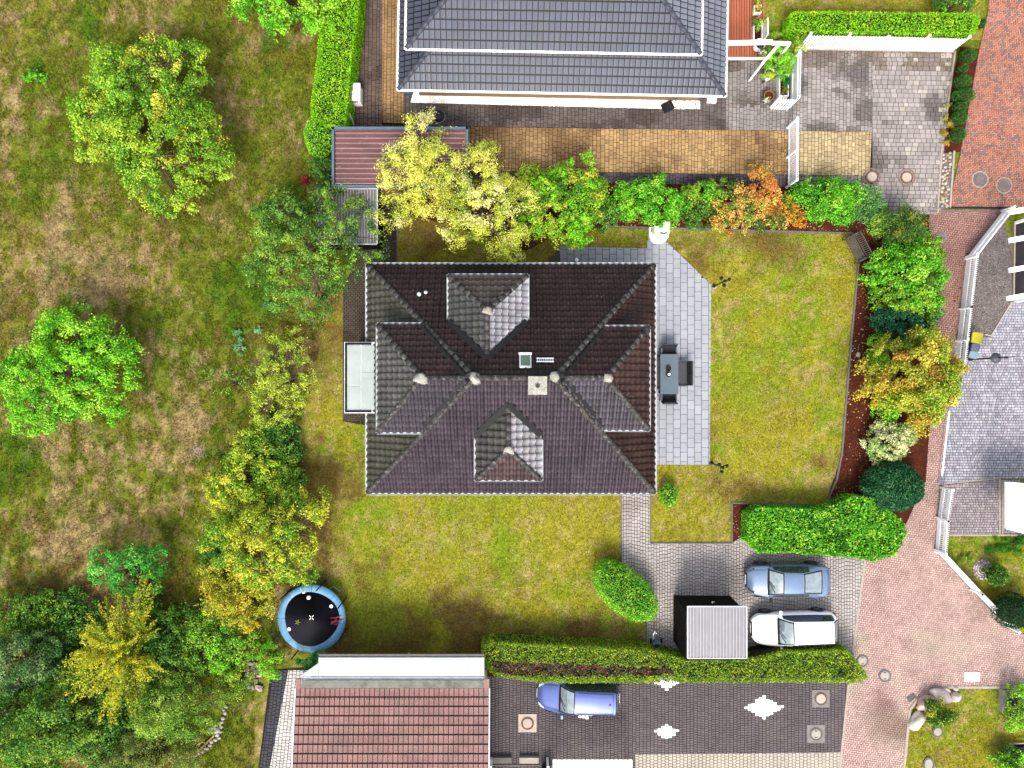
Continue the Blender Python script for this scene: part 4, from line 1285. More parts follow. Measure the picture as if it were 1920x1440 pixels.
# pink roofed garage at the bottom, white canopy ---------------------------
garage = thing('garage', 'pink tiled garage roof at the bottom edge', 'garage', P(735, 1400))
gx0, gx1, gy0, gy1 = -11.33, -1.2, -15.95, -24.2
gz0, gz1 = 2.7, 3.95
pk = A(190, 144, 135)
rg3 = Roof(garage, 'tile_pink', DBL, .262, .47, .045, pk, seed=23, jit=.07, gp=.06)
rg3.face([Vector((gx1, gy0, gz0)), Vector((gx0, gy0, gz0)), Vector((gx0, gy1, gz1)), Vector((gx1, gy1, gz1))])
rg3.face([Vector((gx0, gy1 - 6, gz0 + .2)), Vector((gx1, gy1 - 6, gz0 + .2)), Vector((gx1, gy1, gz1)), Vector((gx0, gy1, gz1))])
rg3.finish()
k = MB(); k.prism([(gx0 + .35, gy0 - .1), (gx1 - .25, gy0 - .1), (gx1 - .25, gy1 - 5.8), (gx0 + .35, gy1 - 5.8)], 0, 2.62); k.build('wall', M['wall'], garage)
for xx in (gx0 - .02, gx1 + .02):
    k = MB(); k.bar((xx, gy0, gz0 + .0), (xx, gy1, gz1 + .0), .05, .2); k.build('verge_board', M['offwhite'], garage)
M['glassroof'] = mat('grey_green_flashing', A(150, 150, 138), rough=.5, var=.25, scale=2.5, fine=.25, spots=(A(96, 96, 88), 1.6, .5, .7))
k = MB(); k.bar((gx0 + .3, gy0 + .22, gz0 + .02), (gx1 - .25, gy0 + .22, gz0 + .02), .42, .06); k.build('flashing', M['glassroof'], garage)
for xx in (gx0 + .14, gx1 - .12):
    k = MB(); k.cur = pk; k.box((xx, gy0 + .25, gz0 + .03), (.26, .5, .07)); k.build('verge_tile', M['tile_pink'], garage)
gutter(garage, [Vector((gx0 + .2, gy0 + .5, gz0 - .03)), Vector((gx1 - .1, gy0 + .5, gz0 - .03))], .06, 'zinc')
# row of snow hooks
k = MB()
for i in range(62): k.box((gx0 + .5 + i * .155, gy0 - .5, gz0 + .15), (.02, .05, .06))
k.build('snow_guard', M['dark'], garage)
M['canopyroof'] = mat('pale_canopy_sheet', A(236, 241, 250), rough=.5, var=.05, fine=.04, scale=.8, bump=.02)
canopy = thing('canopy', 'long white flat canopy above the pink roofed garage', 'canopy', P(750, 1250))
a, b = P(597, 1233, 2.75), P(908, 1268, 2.75)
k = MB(); k.box(((a.x + b.x) / 2, (a.y + b.y) / 2, 2.7), (b.x - a.x, a.y - b.y, .1)); k.build('roof', M['canopyroof'], canopy)
k = MB(); k.box(((a.x + b.x) / 2, a.y + .09, 2.64), (b.x - a.x, .13, .1)); k.build('roof_edge', M['kerb'], canopy)
a2 = P(562, 1262, 2.75)
k = MB(); k.prism([(a2.x, b.y), (a.x - .01, b.y), (a.x - .01, a.y - .3)], 2.65, 2.75); k.build('roof_corner', M['canopyroof'], canopy)
k = MB()
for xx in (a.x + .2, (a.x + b.x) / 2, b.x - .2):
    k.box((xx, b.y + .12, 1.32), (.12, .12, 2.64))
k.build('post', M['offwhite'], canopy)

# white flat garage roof at the right edge, pergola house at upper right ---
wg = thing('canopy', 'white flat canopy at the right edge beside the narrow gravel strip', 'canopy', P(1925, 955))
q = [P(1888, 904, 2.5), P(1990, 912, 2.5), P(1990, 1020, 2.5), P(1888, 992, 2.5)]
k = MB(); k.prism(q, 2.3, 2.5); k.build('roof', M['white'], wg)
cc = sum(q, Vector()) / 4
for p in q[1:3]:
    k = MB(); k.box((p.x - .2, p.y + (cc.y - p.y) * .2, 1.15), (.12, .12, 2.3)); k.build('post', M['white'], wg)
pg = thing('pergola', 'white beamed pergola over dark ground at the right edge', 'pergola', P(1925, 470))
M['darkpave'] = mat('dark_terrace', A(62, 54, 54), rough=.7, var=.3, scale=3, fine=.3)
k = MB(); k.prism(PP([(1902, 415), (1990, 410), (1990, 556), (1900, 556)]), 0.02, .07); k.build('terrace', M['darkpave'], pg)
for px, py in ((1893, 398), (1893, 451), (1893, 507), (1889, 560)):
    a = P(px, py, 2.5); b = P(px + 90, py - 16, 2.5)
    k = MB(); k.bar(a, b, .26, .2); k.build('beam', M['white'], pg)
a, b = P(1915, 392, 2.3), P(1915, 560, 2.3)
k = MB(); k.bar(P(1960, 380, 2.3), P(1960, 560, 2.3), .16, .18); k.build('beam', M['white'], pg)
for py in (400, 556):
    q = P(1960, py, 0); k = MB(); k.box((P(1960, py, 2.3).x, P(1960, py, 2.3).y, 1.15), (.14, .14, 2.2)); k.build('post', M['white'], pg)
k = MB(); k.bar(P(1902, 418, .05), P(1900, 557, .05), .08, .12); k.build('edge', M['palekerb'], pg)


# ---------------------------------------------------------------- picket fences
def fence(pts, h, label, gap=0.115, pw=0.06, rails=(0.25, 0.72), post_end=True, rw=0.1, group=None, name='picket_fence', z0=0.02, rd=0.035, side=1, rws=None):
    root = thing(name, label, 'fence', P(*pts[0]), group)
    for a, b in zip(pts[:-1], pts[1:]):
        a3, b3 = P(*a), P(*b); d = b3 - a3; an = math.atan2(d.y, d.x); n = max(2, round(d.length / gap)); off = OFF[root.name]
        k = MB(); hw = pw / 2
        k.prism([(-hw, -.012), (hw, -.012), (hw, .012), (-hw, .012)], z0 + .03, h - .06)
        k.prism([(-hw, -.012), (hw, -.012), (hw, .012), (-hw, .012)], h - .06, h, inset=.01)
        me = k.mesh('picket', mats=[M['white']])
        nn = Vector((-d.y, d.x, 0)).normalized() * (rd / 2 + .014) * side
        for i in range(n):
            c = a3 + d * ((i + .5) / n) + nn - off
            inst('picket', me, root, Matrix.Translation((c.x, c.y, random.uniform(-.01, .01))) @ Matrix.Rotation(an + random.uniform(-.02, .02), 4, 'Z'))
        for r, rw_ in zip(rails, rws or (rw, rw)):
            k = MB(); k.bar(a3 + Vector((0, 0, r * h)), b3 + Vector((0, 0, r * h)), rd, rw_); k.build('rail', M['white'], root)
        m = max(1, round(d.length / 2.2))
        for i in range(m + 1):
            c = a3 + d * (i / m) - nn * 2.2
            k = MB(); k.box((c.x, c.y, (h + .04) / 2), (.09, .09, h + .04), rz=an); k.box((c.x, c.y, h + .06), (.12, .12, .04), rz=an); k.build('post', M['white'], root)
    return root


fence([(1878, 398), (1811, 484)], 1.05, 'white picket fence running diagonally below the red street at the right', rws=(.4, .3), rails=(.26, .8))
fence([(1811, 486), (1800, 580), (1787, 698)], 1.05, 'long white picket fence between gravel bed and golden brown maple', rws=(.42, .28), rails=(.26, .78))
fence([(1765, 914), (1757, 970), (1753, 1030)], 1.1, 'white picket fence in front of the small pinkish yard', rws=(.3, .3), rails=(.2, .75))
fence([(1754, 1032), (1820, 1103), (1888, 1172)], 1.0, 'white picket fence slanting along the lower right front garden', rws=(.3, .3))
fence([(1498, 91), (1640, 93), (1784, 97)], 1.55, 'tall white picket fence in front of the clipped hedge at the top', gap=.15, pw=.085, side=-1, rails=(.12, .85))
fence([(1481, 120), (1479, 203)], 1.5, 'short white fence beside the white planter trough at the courtyard', gap=.1, pw=.085, rw=.2)
fence([(1444, 204), (1476, 206)], 1.5, 'short open white fence panel by the terracotta pot', gap=.13, pw=.07, side=-1)
fence([(1477, 241), (1476, 352)], 1.5, 'white fence panel crossing the tan paving near the orange shrubs', gap=.115, pw=.07, rails=(.12, .85))

# ---------------------------------------------------------------- red deck with pergola, planters
deck = thing('deck', 'red brown timber deck beside the slate roofed house', 'deck', P(1395, 50))
x0, x1 = P(1359, 0).x, P(1432, 0).x
y0, y1 = P(0, 111).y, P(0, -50).y
n = 15
for i in range(n):
    k = MB(); f = random.uniform(.85, 1.12); k.cur = tuple(v * f for v in A(236, 136, 98)); l = (x1 - x0) / n
    k.box((0, 0, 0), (l - .028, y1 - y0, .05)); me = k.mesh('board', mats=[M['deck']])
    inst('board', me, deck, Matrix.Translation(Vector((x0 + l * (i + .5), (y0 + y1) / 2, .2)) - OFF[deck.name]))
k = MB(); k.box(((x0 + x1) / 2, (y0 + y1) / 2 + .02, .09), (x1 - x0, y1 - y0 - .06, .17)); k.build('joists', M['dark'], deck)
k = MB(); k.box(((x0 + x1) / 2, y0 - .04, .16), (x1 - x0, .07, .2)); k.build('edge_board', M['white'], deck)
perg = thing('pergola', 'white timber beams over the red deck meeting at a corner post', 'pergola', P(1432, 116))
for a, b, w_ in (((1358, 81), (1448, 79), .2), ((1448, 81), (1482, 82), .16), ((1431, 117), (1461, 83), .13)):
    k = MB(); k.bar(P(*a, 2.3), P(*b, 2.3), w_, .16); k.build('beam', M['white'], perg)
k = MB(); q = P(1430, 119, 0); k.box((P(1431, 117, 2.3).x, P(1431, 117, 2.3).y, 1.1), (.1, .1, 2.2)); k.build('post', M['offwhite'], perg)
k = MB(); q = P(1481, 82, 2.3); k.box((q.x, q.y, 1.1), (.1, .1, 2.2)); k.build('post', M['white'], perg)


def trough(px0, py0, px1, py1, h, label, m='offwhite', back=None, cat='planter'):
    c = P((px0 + px1) / 2, (py0 + py1) / 2)
    r = thing('planter', label, cat, c)
    a, b = P(px0, py1, h), P(px1, py0, h)
    t = .05
    k = MB()
    for cc, d in (((a.x + t / 2, (a.y + b.y) / 2, h / 2), (t, b.y - a.y, h)), ((b.x - t / 2, (a.y + b.y) / 2, h / 2), (t, b.y - a.y, h)), (((a.x + b.x) / 2, a.y + t / 2, h / 2), (b.x - a.x - 2 * t, t, h)), (((a.x + b.x) / 2, b.y - t / 2, h / 2), (b.x - a.x - 2 * t, t, h))):
        k.box(cc, d)
    k.build('box', M[m], r)
    k = MB(); k.box(((a.x + b.x) / 2, (a.y + b.y) / 2, h * .4), (b.x - a.x - 2 * t - .01, b.y - a.y - 2 * t - .01, h * .78)); k.build('earth', M['mulch'], r)
    if back:
        k = MB(); k.bar((b.x + .03, a.y, back), (b.x + .03, b.y, back), .06, .08)
        k.bar((b.x + .03, a.y, h * .5), (b.x + .03, a.y, back), .06, .06); k.bar((b.x + .03, b.y, h * .5), (b.x + .03, b.y, back), .06, .06)
        nn = int((b.y - a.y) / .11)
        for i in range(nn): k.box((b.x + .03, a.y + (i + .5) * (b.y - a.y) / nn, (h + back) / 2), (.03, .06, back - h))
        k.build('trellis', M['white'], r)
    return r


trough(1413, 46, 1430, 76, .55, 'white planter with tall back on the right edge of the deck', back=1.25)
trough(1414, 9, 1428, 24, .5, 'small white planter at the top right of the deck')
trough(1461, 139, 1479, 180, .45, 'cream planter trough with green plants beside the short white fence')


def pot(px, py, r, h, m, label, name='flower_pot', bulge=1.0):
    c = P(px, py); t = thing(name, label, 'pot', c)
    k = MB(); k.lathe([(r * .66, 0), (r * .85 * bulge, h * .45), (r, h * .9), (r * 1.04, h), (r * .88, h), (r * .84, h * .88)], c + Vector((0, 0, .03)), 20); k.build('pot', M[m], t, smooth=False)
    k = MB(); k.lathe([(0, h * .89), (r * .85, h * .885)], c + Vector((0, 0, .03)), 16); k.build('earth', M['mulch'], t)
    return t


pot(1436, 186, .28, .5, 'terracotta', 'terracotta pot standing on the dark courtyard paving')
pot(1434, 148, .26, .75, 'white', 'white urn with a yellow green plant near the cut bush', bulge=1.1)
pot(1418, 92, .30, .6, 'white', 'large white pot under the white deck beams', bulge=1.15)

# small things in the courtyard
c = P(664, 172); bx = thing('storage_box', 'white storage box at the long clipped hedge', 'box', c)
a, b = P(656, 188, .9), P(674, 157, .9)
k = MB(); k.box(((a.x + b.x) / 2, (a.y + b.y) / 2, .42), (b.x - a.x, b.y - a.y, .84)); k.build('body', M['white'], bx)
k = MB(); k.box(((a.x + b.x) / 2 + .01, (a.y + b.y) / 2 + .02, .87), (b.x - a.x + .05, b.y - a.y + .04, .06)); k.build('lid', M['white'], bx)
k = MB(); 
for i in range(4): k.box((a.x + .08 + .09 * i, a.y - .012, .7), (.06, .02, .16))
k.build('vent', M['black'], bx)
k = MB(); k.box((a.x - .1, (a.y + b.y) / 2 + .1, .75), (.05, b.y - a.y + .75, 1.5)); k.build('backboard', M['white'], bx)
k = MB(); k.tube([P(663, 233, .05), P(655, 214, 1.1)], .05, 8); solo(k, 'post', M['white'], 'leaning white post near the blue edge of the pink roofed shed', 'post', P(663, 233))
c = P(826, 229); br = thing('grill', 'round black kettle grill north of the pink roofed shed', 'grill', c)
k = MB(); k.lathe([(.05, .55), (.22, .62), (.3, .8), (.31, .84)], c, 20); k.build('bowl', M['black'], br)
k = MB(); k.lathe([(.335, .872), (.32, .95), (.22, 1.05), (.04, 1.1), (0, 1.1)], c, 20); k.build('lid', M['black'], br)
k = MB(); k.tube([c + Vector((-.07, .05, 1.11)), c + Vector((0, .06, 1.17)), c + Vector((.07, .05, 1.11))], .012, 6); k.build('handle', M['steel'], br)
for a_ in (0.5, 2.6, 4.7):
    k = MB(); k.tube([c + Vector((math.cos(a_) * .12, math.sin(a_) * .12, .62)), c + Vector((math.cos(a_) * .3, math.sin(a_) * .3, .03))], .014, 6); k.build('leg', M['steel'], br)
k = MB(); k.lathe([(.30, .84), (.35, .85), (.35, .87), (.31, .87)], c, 20); k.build('rim', M['steel'], br)
c = P(1251, 202); sh = thing('snow_shovel', 'black snow shovel lying by the white gravel strip', 'shovel', c)
m3 = Matrix.Rotation(R(28), 3, 'Z')
k = MB()
for o_, d in (((0, 0, .08), (.62, .5, .02)), ((-.3, 0, .13), (.02, .5, .12)), ((.3, 0, .13), (.02, .5, .12)), ((0, .24, .13), (.6, .02, .12))): k.box(c + m3 @ Vector(o_), d, M=m3)
for i in range(4): k.box(c + m3 @ Vector((-.22 + .15 * i, 0, .1)), (.03, .48, .03), M=m3)
k.build('blade', M['black'], sh)
k = MB(); k.tube([c + m3 @ Vector((0, .22, .14)), P(1270, 184, .7)], .02, 6); k.build('handle', M['black'], sh)
c = P(1333, 187); k = MB(); k.prism(PP([(1324, 180), (1341, 181), (1341, 195), (1324, 194)]), .03, .3); k.prism(PP([(1326, 182), (1339, 183), (1339, 192), (1326, 192)]), .3, .34); solo(k, 'step_block', M['white'], 'small white block at the corner of the slate roofed house', 'block', c)
c = P(766, 175); k = MB(); k.rock(c + Vector((0, 0, .2)), (.3, .14, .2), seed=4, rough=.12); M['bluebag'] = mat('blue_cover', A(90, 140, 180), rough=.5); solo(k, 'garden_bag', M['bluebag'], 'blue garden bag under the corner of the slate roof', 'bag', c, smooth=True)
M['green'] = mat('green_plastic', A(40, 200, 110), rough=.4, var=.05, fine=.05)
c = P(793, 217); k = MB(); k.lathe([(.09, .0), (.12, .3), (.13, .32), (.1, .32), (.08, .05)], c, 14); solo(k, 'watering_can', M['green'], 'small green can beside the tip of the golden tree', 'can', c)

# manhole covers
M['paleconc'] = mat('pale_cover', A(250, 226, 206), rough=.8, var=.1, fine=.15)
M['greyconc'] = mat('grey_cover', A(158, 144, 140), rough=.8, var=.12, fine=.2)
M['greysq'] = mat('grey_frame_slab', A(176, 166, 160), rough=.85, var=.14, fine=.25)


def manhole(px, py, r, label, cm='paleconc', ring='iron', square=None, cob=None, sqm='greysq', slots=0, rot=0.0, oval=1.0):
    c = P(px, py); t = thing('manhole_cover', label, 'manhole', c)
    z = .054
    if square:
        k = MB(); k.box((c.x, c.y, z), (square, square, .03)); k.build('frame_slab', M[sqm], t); z += .016
    if cob:
        n = max(14, int(2 * PI * (r + .1) / .085)); rg_ = random.Random(int(px))
        for i in range(n):
            a_ = 2 * PI * i / n
            k = MB(); k.cur = tuple(v * rg_.uniform(.75, 1.1) for v in cob); k.box((0, 0, 0), (.075, .07, .04)); me = k.mesh('cobble', mats=[M['cobble']])
            inst('cobble', me, t, Matrix.Translation((math.cos(a_) * (r + .1), math.sin(a_) * (r + .1), z)) @ Matrix.Rotation(a_, 4, 'Z'))
    k = MB(); k.lathe([(r, z - .01), (r, z + .022), (r * .93, z + .022), (r * .91, z + .012), (r * .84, z + .012), (r * .82, z + .022), (r * .76, z + .022), (r * .75, z + .004), (0, z + .004)], (c.x, c.y, 0), 32, sy=oval); k.build('ring', M[ring], t)
    k = MB(); k.lathe([(r * .73, z), (r * .73, z + .026), (r * .70, z + .03), (0, z + .03)], (c.x, c.y, 0), 28, sy=oval); k.build('lid', M[cm], t)
    if slots:
        k = MB()
        for i in range(slots):
            a_ = rot + 2 * PI * i / slots
            k.box((c.x + math.cos(a_) * r * .5, c.y + math.sin(a_) * r * .5 * oval, z + .031), (.14, .05, .008), rz=a_ + PI / 2)
        k.build('slot', M['rubber'], t)
    return t


manhole(1634, 332, .36, 'round pale manhole half under the bright green shrub', cob=A(196, 160, 140))
manhole(1699, 333, .36, 'round pale manhole in the grey courtyard corner', cob=A(200, 164, 146))
manhole(1836, 337, .34, 'grey manhole with white cobble ring left on the red street', 'greyconc', 'greyconc', cob=A(235, 220, 205))
manhole(1881, 348, .33, 'grey manhole with white cobble ring right on the red street', 'greyconc', 'greysq', cob=A(235, 220, 205))
manhole(989, 1355, .36, 'manhole in a pale square slab below the blue car', 'paleconc', 'iron', 1.02, sqm='paleconc')
manhole(1538, 1309, .36, 'pinkish manhole in a grey square slab below the long hedge', 'paleconc', 'iron', .98)
manhole(1529, 1375, .36, 'white manhole in a grey square slab near the cream paving', 'concrete', 'kerb', 1.0, slots=2, rot=PI / 2)
manhole(1658, 1266, .35, 'pale manhole with two dark slots in the pink lane', 'concrete', 'kerb', slots=2, rot=PI / 2)
manhole(1616, 1238, .34, 'pale manhole at the tip of the long hedge', 'concrete', 'kerb', slots=2, rot=PI / 2)
manhole(1757, 1371, .3, 'pale manhole partly under the bush by the boulders', 'concrete', 'kerb')
manhole(1740, 1432, .30, 'pale oval cover in the corner lawn at the bottom edge', 'concrete', 'kerb', oval=1.35)
manhole(1764, 444, .3, 'dull pink manhole beside the dark conifer hedge', 'greyconc', 'greysq')
k = MB(); c = P(1821, 1268); k.box((c.x, c.y, .06), (.86, .5, .05)); k.box((c.x, c.y, .088), (.8, .44, .012)); solo(k, 'cover_plate', M['white'], 'white rectangular cover plate in the pink lane', 'cover', c)
c = P(1708, 1307); gt = thing('drain_grate', 'dark drain grate beside the boulders', 'drain', c)
m3 = Matrix.Rotation(R(38), 3, 'Z')
k = MB(); k.box(c + Vector((0, 0, .05)), (.5, .3, .02), M=m3); k.build('pit', M['rubber'], gt)
k = MB()
for i in range(6): k.box(c + m3 @ Vector((-.2 + .08 * i, 0, .066)), (.04, .28, .02), M=m3)
for i in (-.14, 0, .14): k.box(c + m3 @ Vector((0, i, .068)), (.5, .025, .02), M=m3)
k.build('bars', M['greyconc'], gt)

# bins and lamp at the right yard
M['yellow'] = mat('yellow_plastic', A(245, 232, 70), rough=.45, var=.04, fine=.04, bump=.02)
M['bluebin'] = mat('pale_blue_plastic', A(170, 205, 220), rough=.4, var=.05, fine=.04, bump=.02)
M['greybin'] = mat('blue_grey_plastic', A(128, 138, 160), rough=.4, var=.05, fine=.04, bump=.02)


def bin_(px, py, lidm, label, w_=.58, d=.6, rz=0.0, h=1.0, bodym='black'):
    c = P(px, py, h); c.z = 0
    t = thing('wheelie_bin', label, 'bin', c, rz=rz)
    OFF[t.name] = Vector((0, 0, 0))
    k = MB(); k.prism([(-w_ * .4, -d * .4), (w_ * .4, -d * .4), (w_ * .4, d * .4), (-w_ * .4, d * .4)], .08, .1); b4_ = k.v
    lo_ = [(-w_ * .4, -d * .38), (w_ * .4, -d * .38), (w_ * .4, d * .38), (-w_ * .4, d * .38)]; hi_ = [(-w_ * .48, -d * .46), (w_ * .48, -d * .46), (w_ * .48, d * .46), (-w_ * .48, d * .46)]
    k = MB(); k.add([(x, y, .08) for x, y in lo_] + [(x, y, h - .06) for x, y in hi_], [(0, 3, 2, 1), (4, 5, 6, 7)] + [(i, (i + 1) % 4, 4 + (i + 1) % 4, 4 + i) for i in range(4)]); k.build('body', M[bodym], t)
    k = MB(); r_ = .09; pts = []
    for cx, cy, a0_ in ((1, 1, 0), (-1, 1, 90), (-1, -1, 180), (1, -1, 270)):
        for i in range(4):
            a_ = R(a0_ + 30 * i); pts.append((cx * (w_ / 2 - r_) + math.cos(a_) * r_, cy * (d / 2 - r_) + math.sin(a_) * r_))
    k.prism(pts, h - .06, h, inset=.025); k.build('lid', M[lidm], t)
    k = MB(); k.bar((-w_ * .5 - .06, -d * .3, h - .06), (-w_ * .5 - .06, d * .3, h - .06), .03, .03); k.build('handle', M[bodym], t)
    for s_ in (-1, 1):
        k = MB(); k.lathe([(0, -.03), (.1, -.03), (.1, .03), (0, .03)], (-w_ * .42, s_ * d * .42, .1), 14, M=Matrix.Rotation(PI / 2, 3, 'X')); k.build('wheel', M['rubber'], t)
    return t


bin_(1833, 633, 'yellow', 'wheelie bin with yellow lid by the gravel corner', .62, .6, R(-8))
bin_(1830, 651, 'greybin', 'wheelie bin with dull blue grey lid between the other bins', .5, .42, R(-12), .95)
bin_(1826, 665, 'bluebin', 'wheelie bin with pale blue lid next to the lamp post', .5, .42, R(-16), .9)
M['lampcap'] = mat('lamp_cap', A(104, 106, 116), rough=.35, var=.08, fine=.05, bump=0)
c = P(1816, 674); lm = thing('street_lamp', 'dark lamp post with round cap beside the bins', 'lamp', c)
k = MB(); k.lathe([(.09, 0), (.09, .3), (.05, .34), (.045, 2.3)], c, 10); k.build('post', M['black'], lm)
k = MB(); k.lathe([(.05, 1.9), (.14, 2.0), (.14, 2.25)], c, 12); k.build('lantern', M['glass'], lm)
k = MB(); k.lathe([(.29, 2.25), (.28, 2.28), (.16, 2.36), (.05, 2.44), (0.03, 2.46)], c, 24); k.build('cap', M['lampcap'], lm, smooth=True)
k = MB(); k.lathe([(.03, 2.44), (.03, 3.0), (.06, 3.04), (.06, 3.1), (.02, 3.14), (.012, 3.7), (0, 3.72)], c, 8); k.build('mast', M['black'], lm)


def candelabra(px, py, h, label):
    c = P(px, py); t = thing('garden_lamp', label, 'lamp', c)
    k = MB(); k.lathe([(.1, 0), (.1, .12), (.045, .18), (.03, h)], c, 8); k.build('post', M['black'], t)
    for i in range(3):
        a_ = R(20 + 120 * i); e_ = c + Vector((math.cos(a_) * .24, math.sin(a_) * .24, h - .05))
        k = MB(); k.tube([c + Vector((0, 0, h - .25)), c.lerp(e_, .6) + Vector((0, 0, h * .4 - .12)), e_], .018, 6); k.build('arm', M['black'], t)
        k = MB(); k.lathe([(.03, 0), (.07, .04), (.08, .18), (.1, .2), (.03, .28), (0, .3)], e_, 10); k.build('lantern', M['black'], t)
    k = MB(); k.lathe([(.03, h), (.08, h + .06), (.09, h + .2), (.02, h + .3)], c, 10); k.build('lantern', M['black'], t)
    return t


candelabra(1338, 537, 2.0, 'black three armed garden lamp at the upper right corner of the patio')
candelabra(1334, 868, 2.0, 'black three armed garden lamp at the lower right corner of the patio')
k = MB(); c = P(1338, 537); k.rock(c + Vector((.05, -.02, .05)), (.16, .13, .08), seed=2); k.cur = A(210, 200, 185); k.c = [k.cur] * len(k.v); solo(k, 'stone', M['rock'], 'pale stone at the foot of the upper garden lamp', 'stone', c, smooth=True)
k = MB(); k.cur = A(235, 220, 190); c = P(1608, 665); k.rock(c + Vector((0, 0, .08)), (.13, .16, .1), seed=8, rough=.1); solo(k, 'stone', M['rock'], 'single pale stone in the mulch bed near the maple', 'stone', c, smooth=True)

# wooden bench in the corner of the lawn
c = P(1599, 468); bn = thing('bench', 'weathered grey wooden bench in the top right lawn corner', 'bench', c, rz=R(-62))
OFF[bn.name] = Vector((0, 0, 0))
L = 1.45
for i in range(6):
    k = MB(); k.box((0, -.27 + .085 * i, .46), (L, .065, .03)); k.build('seat_slat', M['teak'], bn)
for i in range(12):
    k = MB(); x = -L / 2 + .1 + i * (L - .2) / 11; k.bar((x, .24, .5), (x, .36, .88), .05, .02); k.build('back_slat', M['teak'], bn)
k = MB(); k.bar((-L / 2, .37, .91), (L / 2, .37, .91), .05, .08); k.bar((-L / 2, .25, .5), (L / 2, .25, .5), .04, .06); k.build('back_rail', M['teak'], bn)
for s_ in (-1, 1):
    k = MB(); x = s_ * L / 2; k.bar((x, -.27, 0), (x, -.27, .64), .06, .06); k.bar((x, .24, 0), (x, .38, .94), .06, .06); k.build('leg', M['teak'], bn)
    k = MB(); k.bar((x, -.32, .66), (x, .34, .66), .07, .035); k.build('armrest', M['teak'], bn)
k = MB(); k.bar((-L / 2, -.25, .4), (L / 2, -.25, .4), .04, .07); k.build('front_rail', M['teak'], bn)

# pale stone garden fireplace at the north end of the patio
M['stonew'] = mat('pale_cast_stone', (.6, .58, .51), rough=.85, var=.18, fine=.2, fscale=14, bump=.3, spots=(A(180, 172, 150), 4, .6, .75))
c = P(1233, 440); fp = thing('garden_fireplace', 'pale stone garden fireplace at the top end of the patio', 'fireplace', c)
pts = [Vector((c.x + math.cos(R(a_)) * .55, c.y - .05 + math.sin(R(a_)) * .5)) for a_ in range(180, 361, 15)]
pts += [Vector((c.x + .55, c.y + .35)), Vector((c.x - .55, c.y + .35))]
k = MB(); k.prism(pts, .02, .42); k.build('base', M['stonew'], fp)
k = MB(); q = [(p.x * 1 + (c.x - p.x) * .16 + .06, p.y + (c.y - p.y) * .16 + .04) for p in pts]; k.prism(q, .421, .95, inset=.05); k.build('hearth', M['stonew'], fp)
k = MB(); k.add([(c.x - .1, c.y + .1, .955), (c.x + .42, c.y + .1, .955), (c.x + .42, c.y + .42, .955), (c.x - .1, c.y + .42, .955), (c.x + .06, c.y + .18, 1.45), (c.x + .36, c.y + .18, 1.45), (c.x + .36, c.y + .4, 1.45), (c.x + .06, c.y + .4, 1.45)], [(0, 3, 2, 1), (4, 5, 6, 7)] + [(i, (i + 1) % 4, 4 + (i + 1) % 4, 4 + i) for i in range(4)]); k.build('flue', M['stonew'], fp)
k = MB()
for i in range(9): k.box((c.x - .05 + .045 * i, c.y - .12 + .02 * math.sin(i * 1.1), .957), (.05, .08, .02), rz=.2 * math.sin(i))
k.build('opening', M['rubber'], fp)
k = MB(); k.prism([(c.x - .46, c.y + .05), (c.x - .36, c.y + .05), (c.x - .36, c.y + .3), (c.x - .46, c.y + .3)], .42, .427); k.build('groove', M['kerb'], fp)

# patio table, chairs, benches
a, b = P(1238, 739, .74), P(1272, 664, .74)
tb = thing('garden_table', 'grey rectangular garden table on the patio', 'table', ((a.x + b.x) / 2, (a.y + b.y) / 2, 0))
k = MB(); k.box(((a.x + b.x) / 2, (a.y + b.y) / 2, .725), (b.x - a.x, b.y - a.y, .03)); k.build('tabletop', M['tabletop'], tb)
for sx in (-1, 1):
    for sy_ in (-1, 1):
        k = MB(); k.box(((a.x + b.x) / 2 + sx * ((b.x - a.x) / 2 - .08), (a.y + b.y) / 2 + sy_ * ((b.y - a.y) / 2 - .08), .37), (.07, .07, .68)); k.build('leg', M['cushion'], tb)
for px, py, w_, lb in ((1253, 691, 0, 'dark round planter bowl standing on the garden table'), (1253, 702, 1, 'dark bowl with a white candle on the garden table')):
    c = P(px, py, .8); t = thing('bowl', lb, 'bowl', (c.x, c.y, .74))
    k = MB(); k.lathe([(.09, .74), (.13, .8), (.14, .9), (.12, .9), (.11, .84), (0, .83)], (c.x, c.y, 0), 18); k.build('bowl', M['cushion'], t)
    if w_: k = MB(); k.lathe([(.075, .84), (.075, .95), (0, .955)], (c.x + .02, c.y, 0), 14); k.build('candle', M['white'], t)


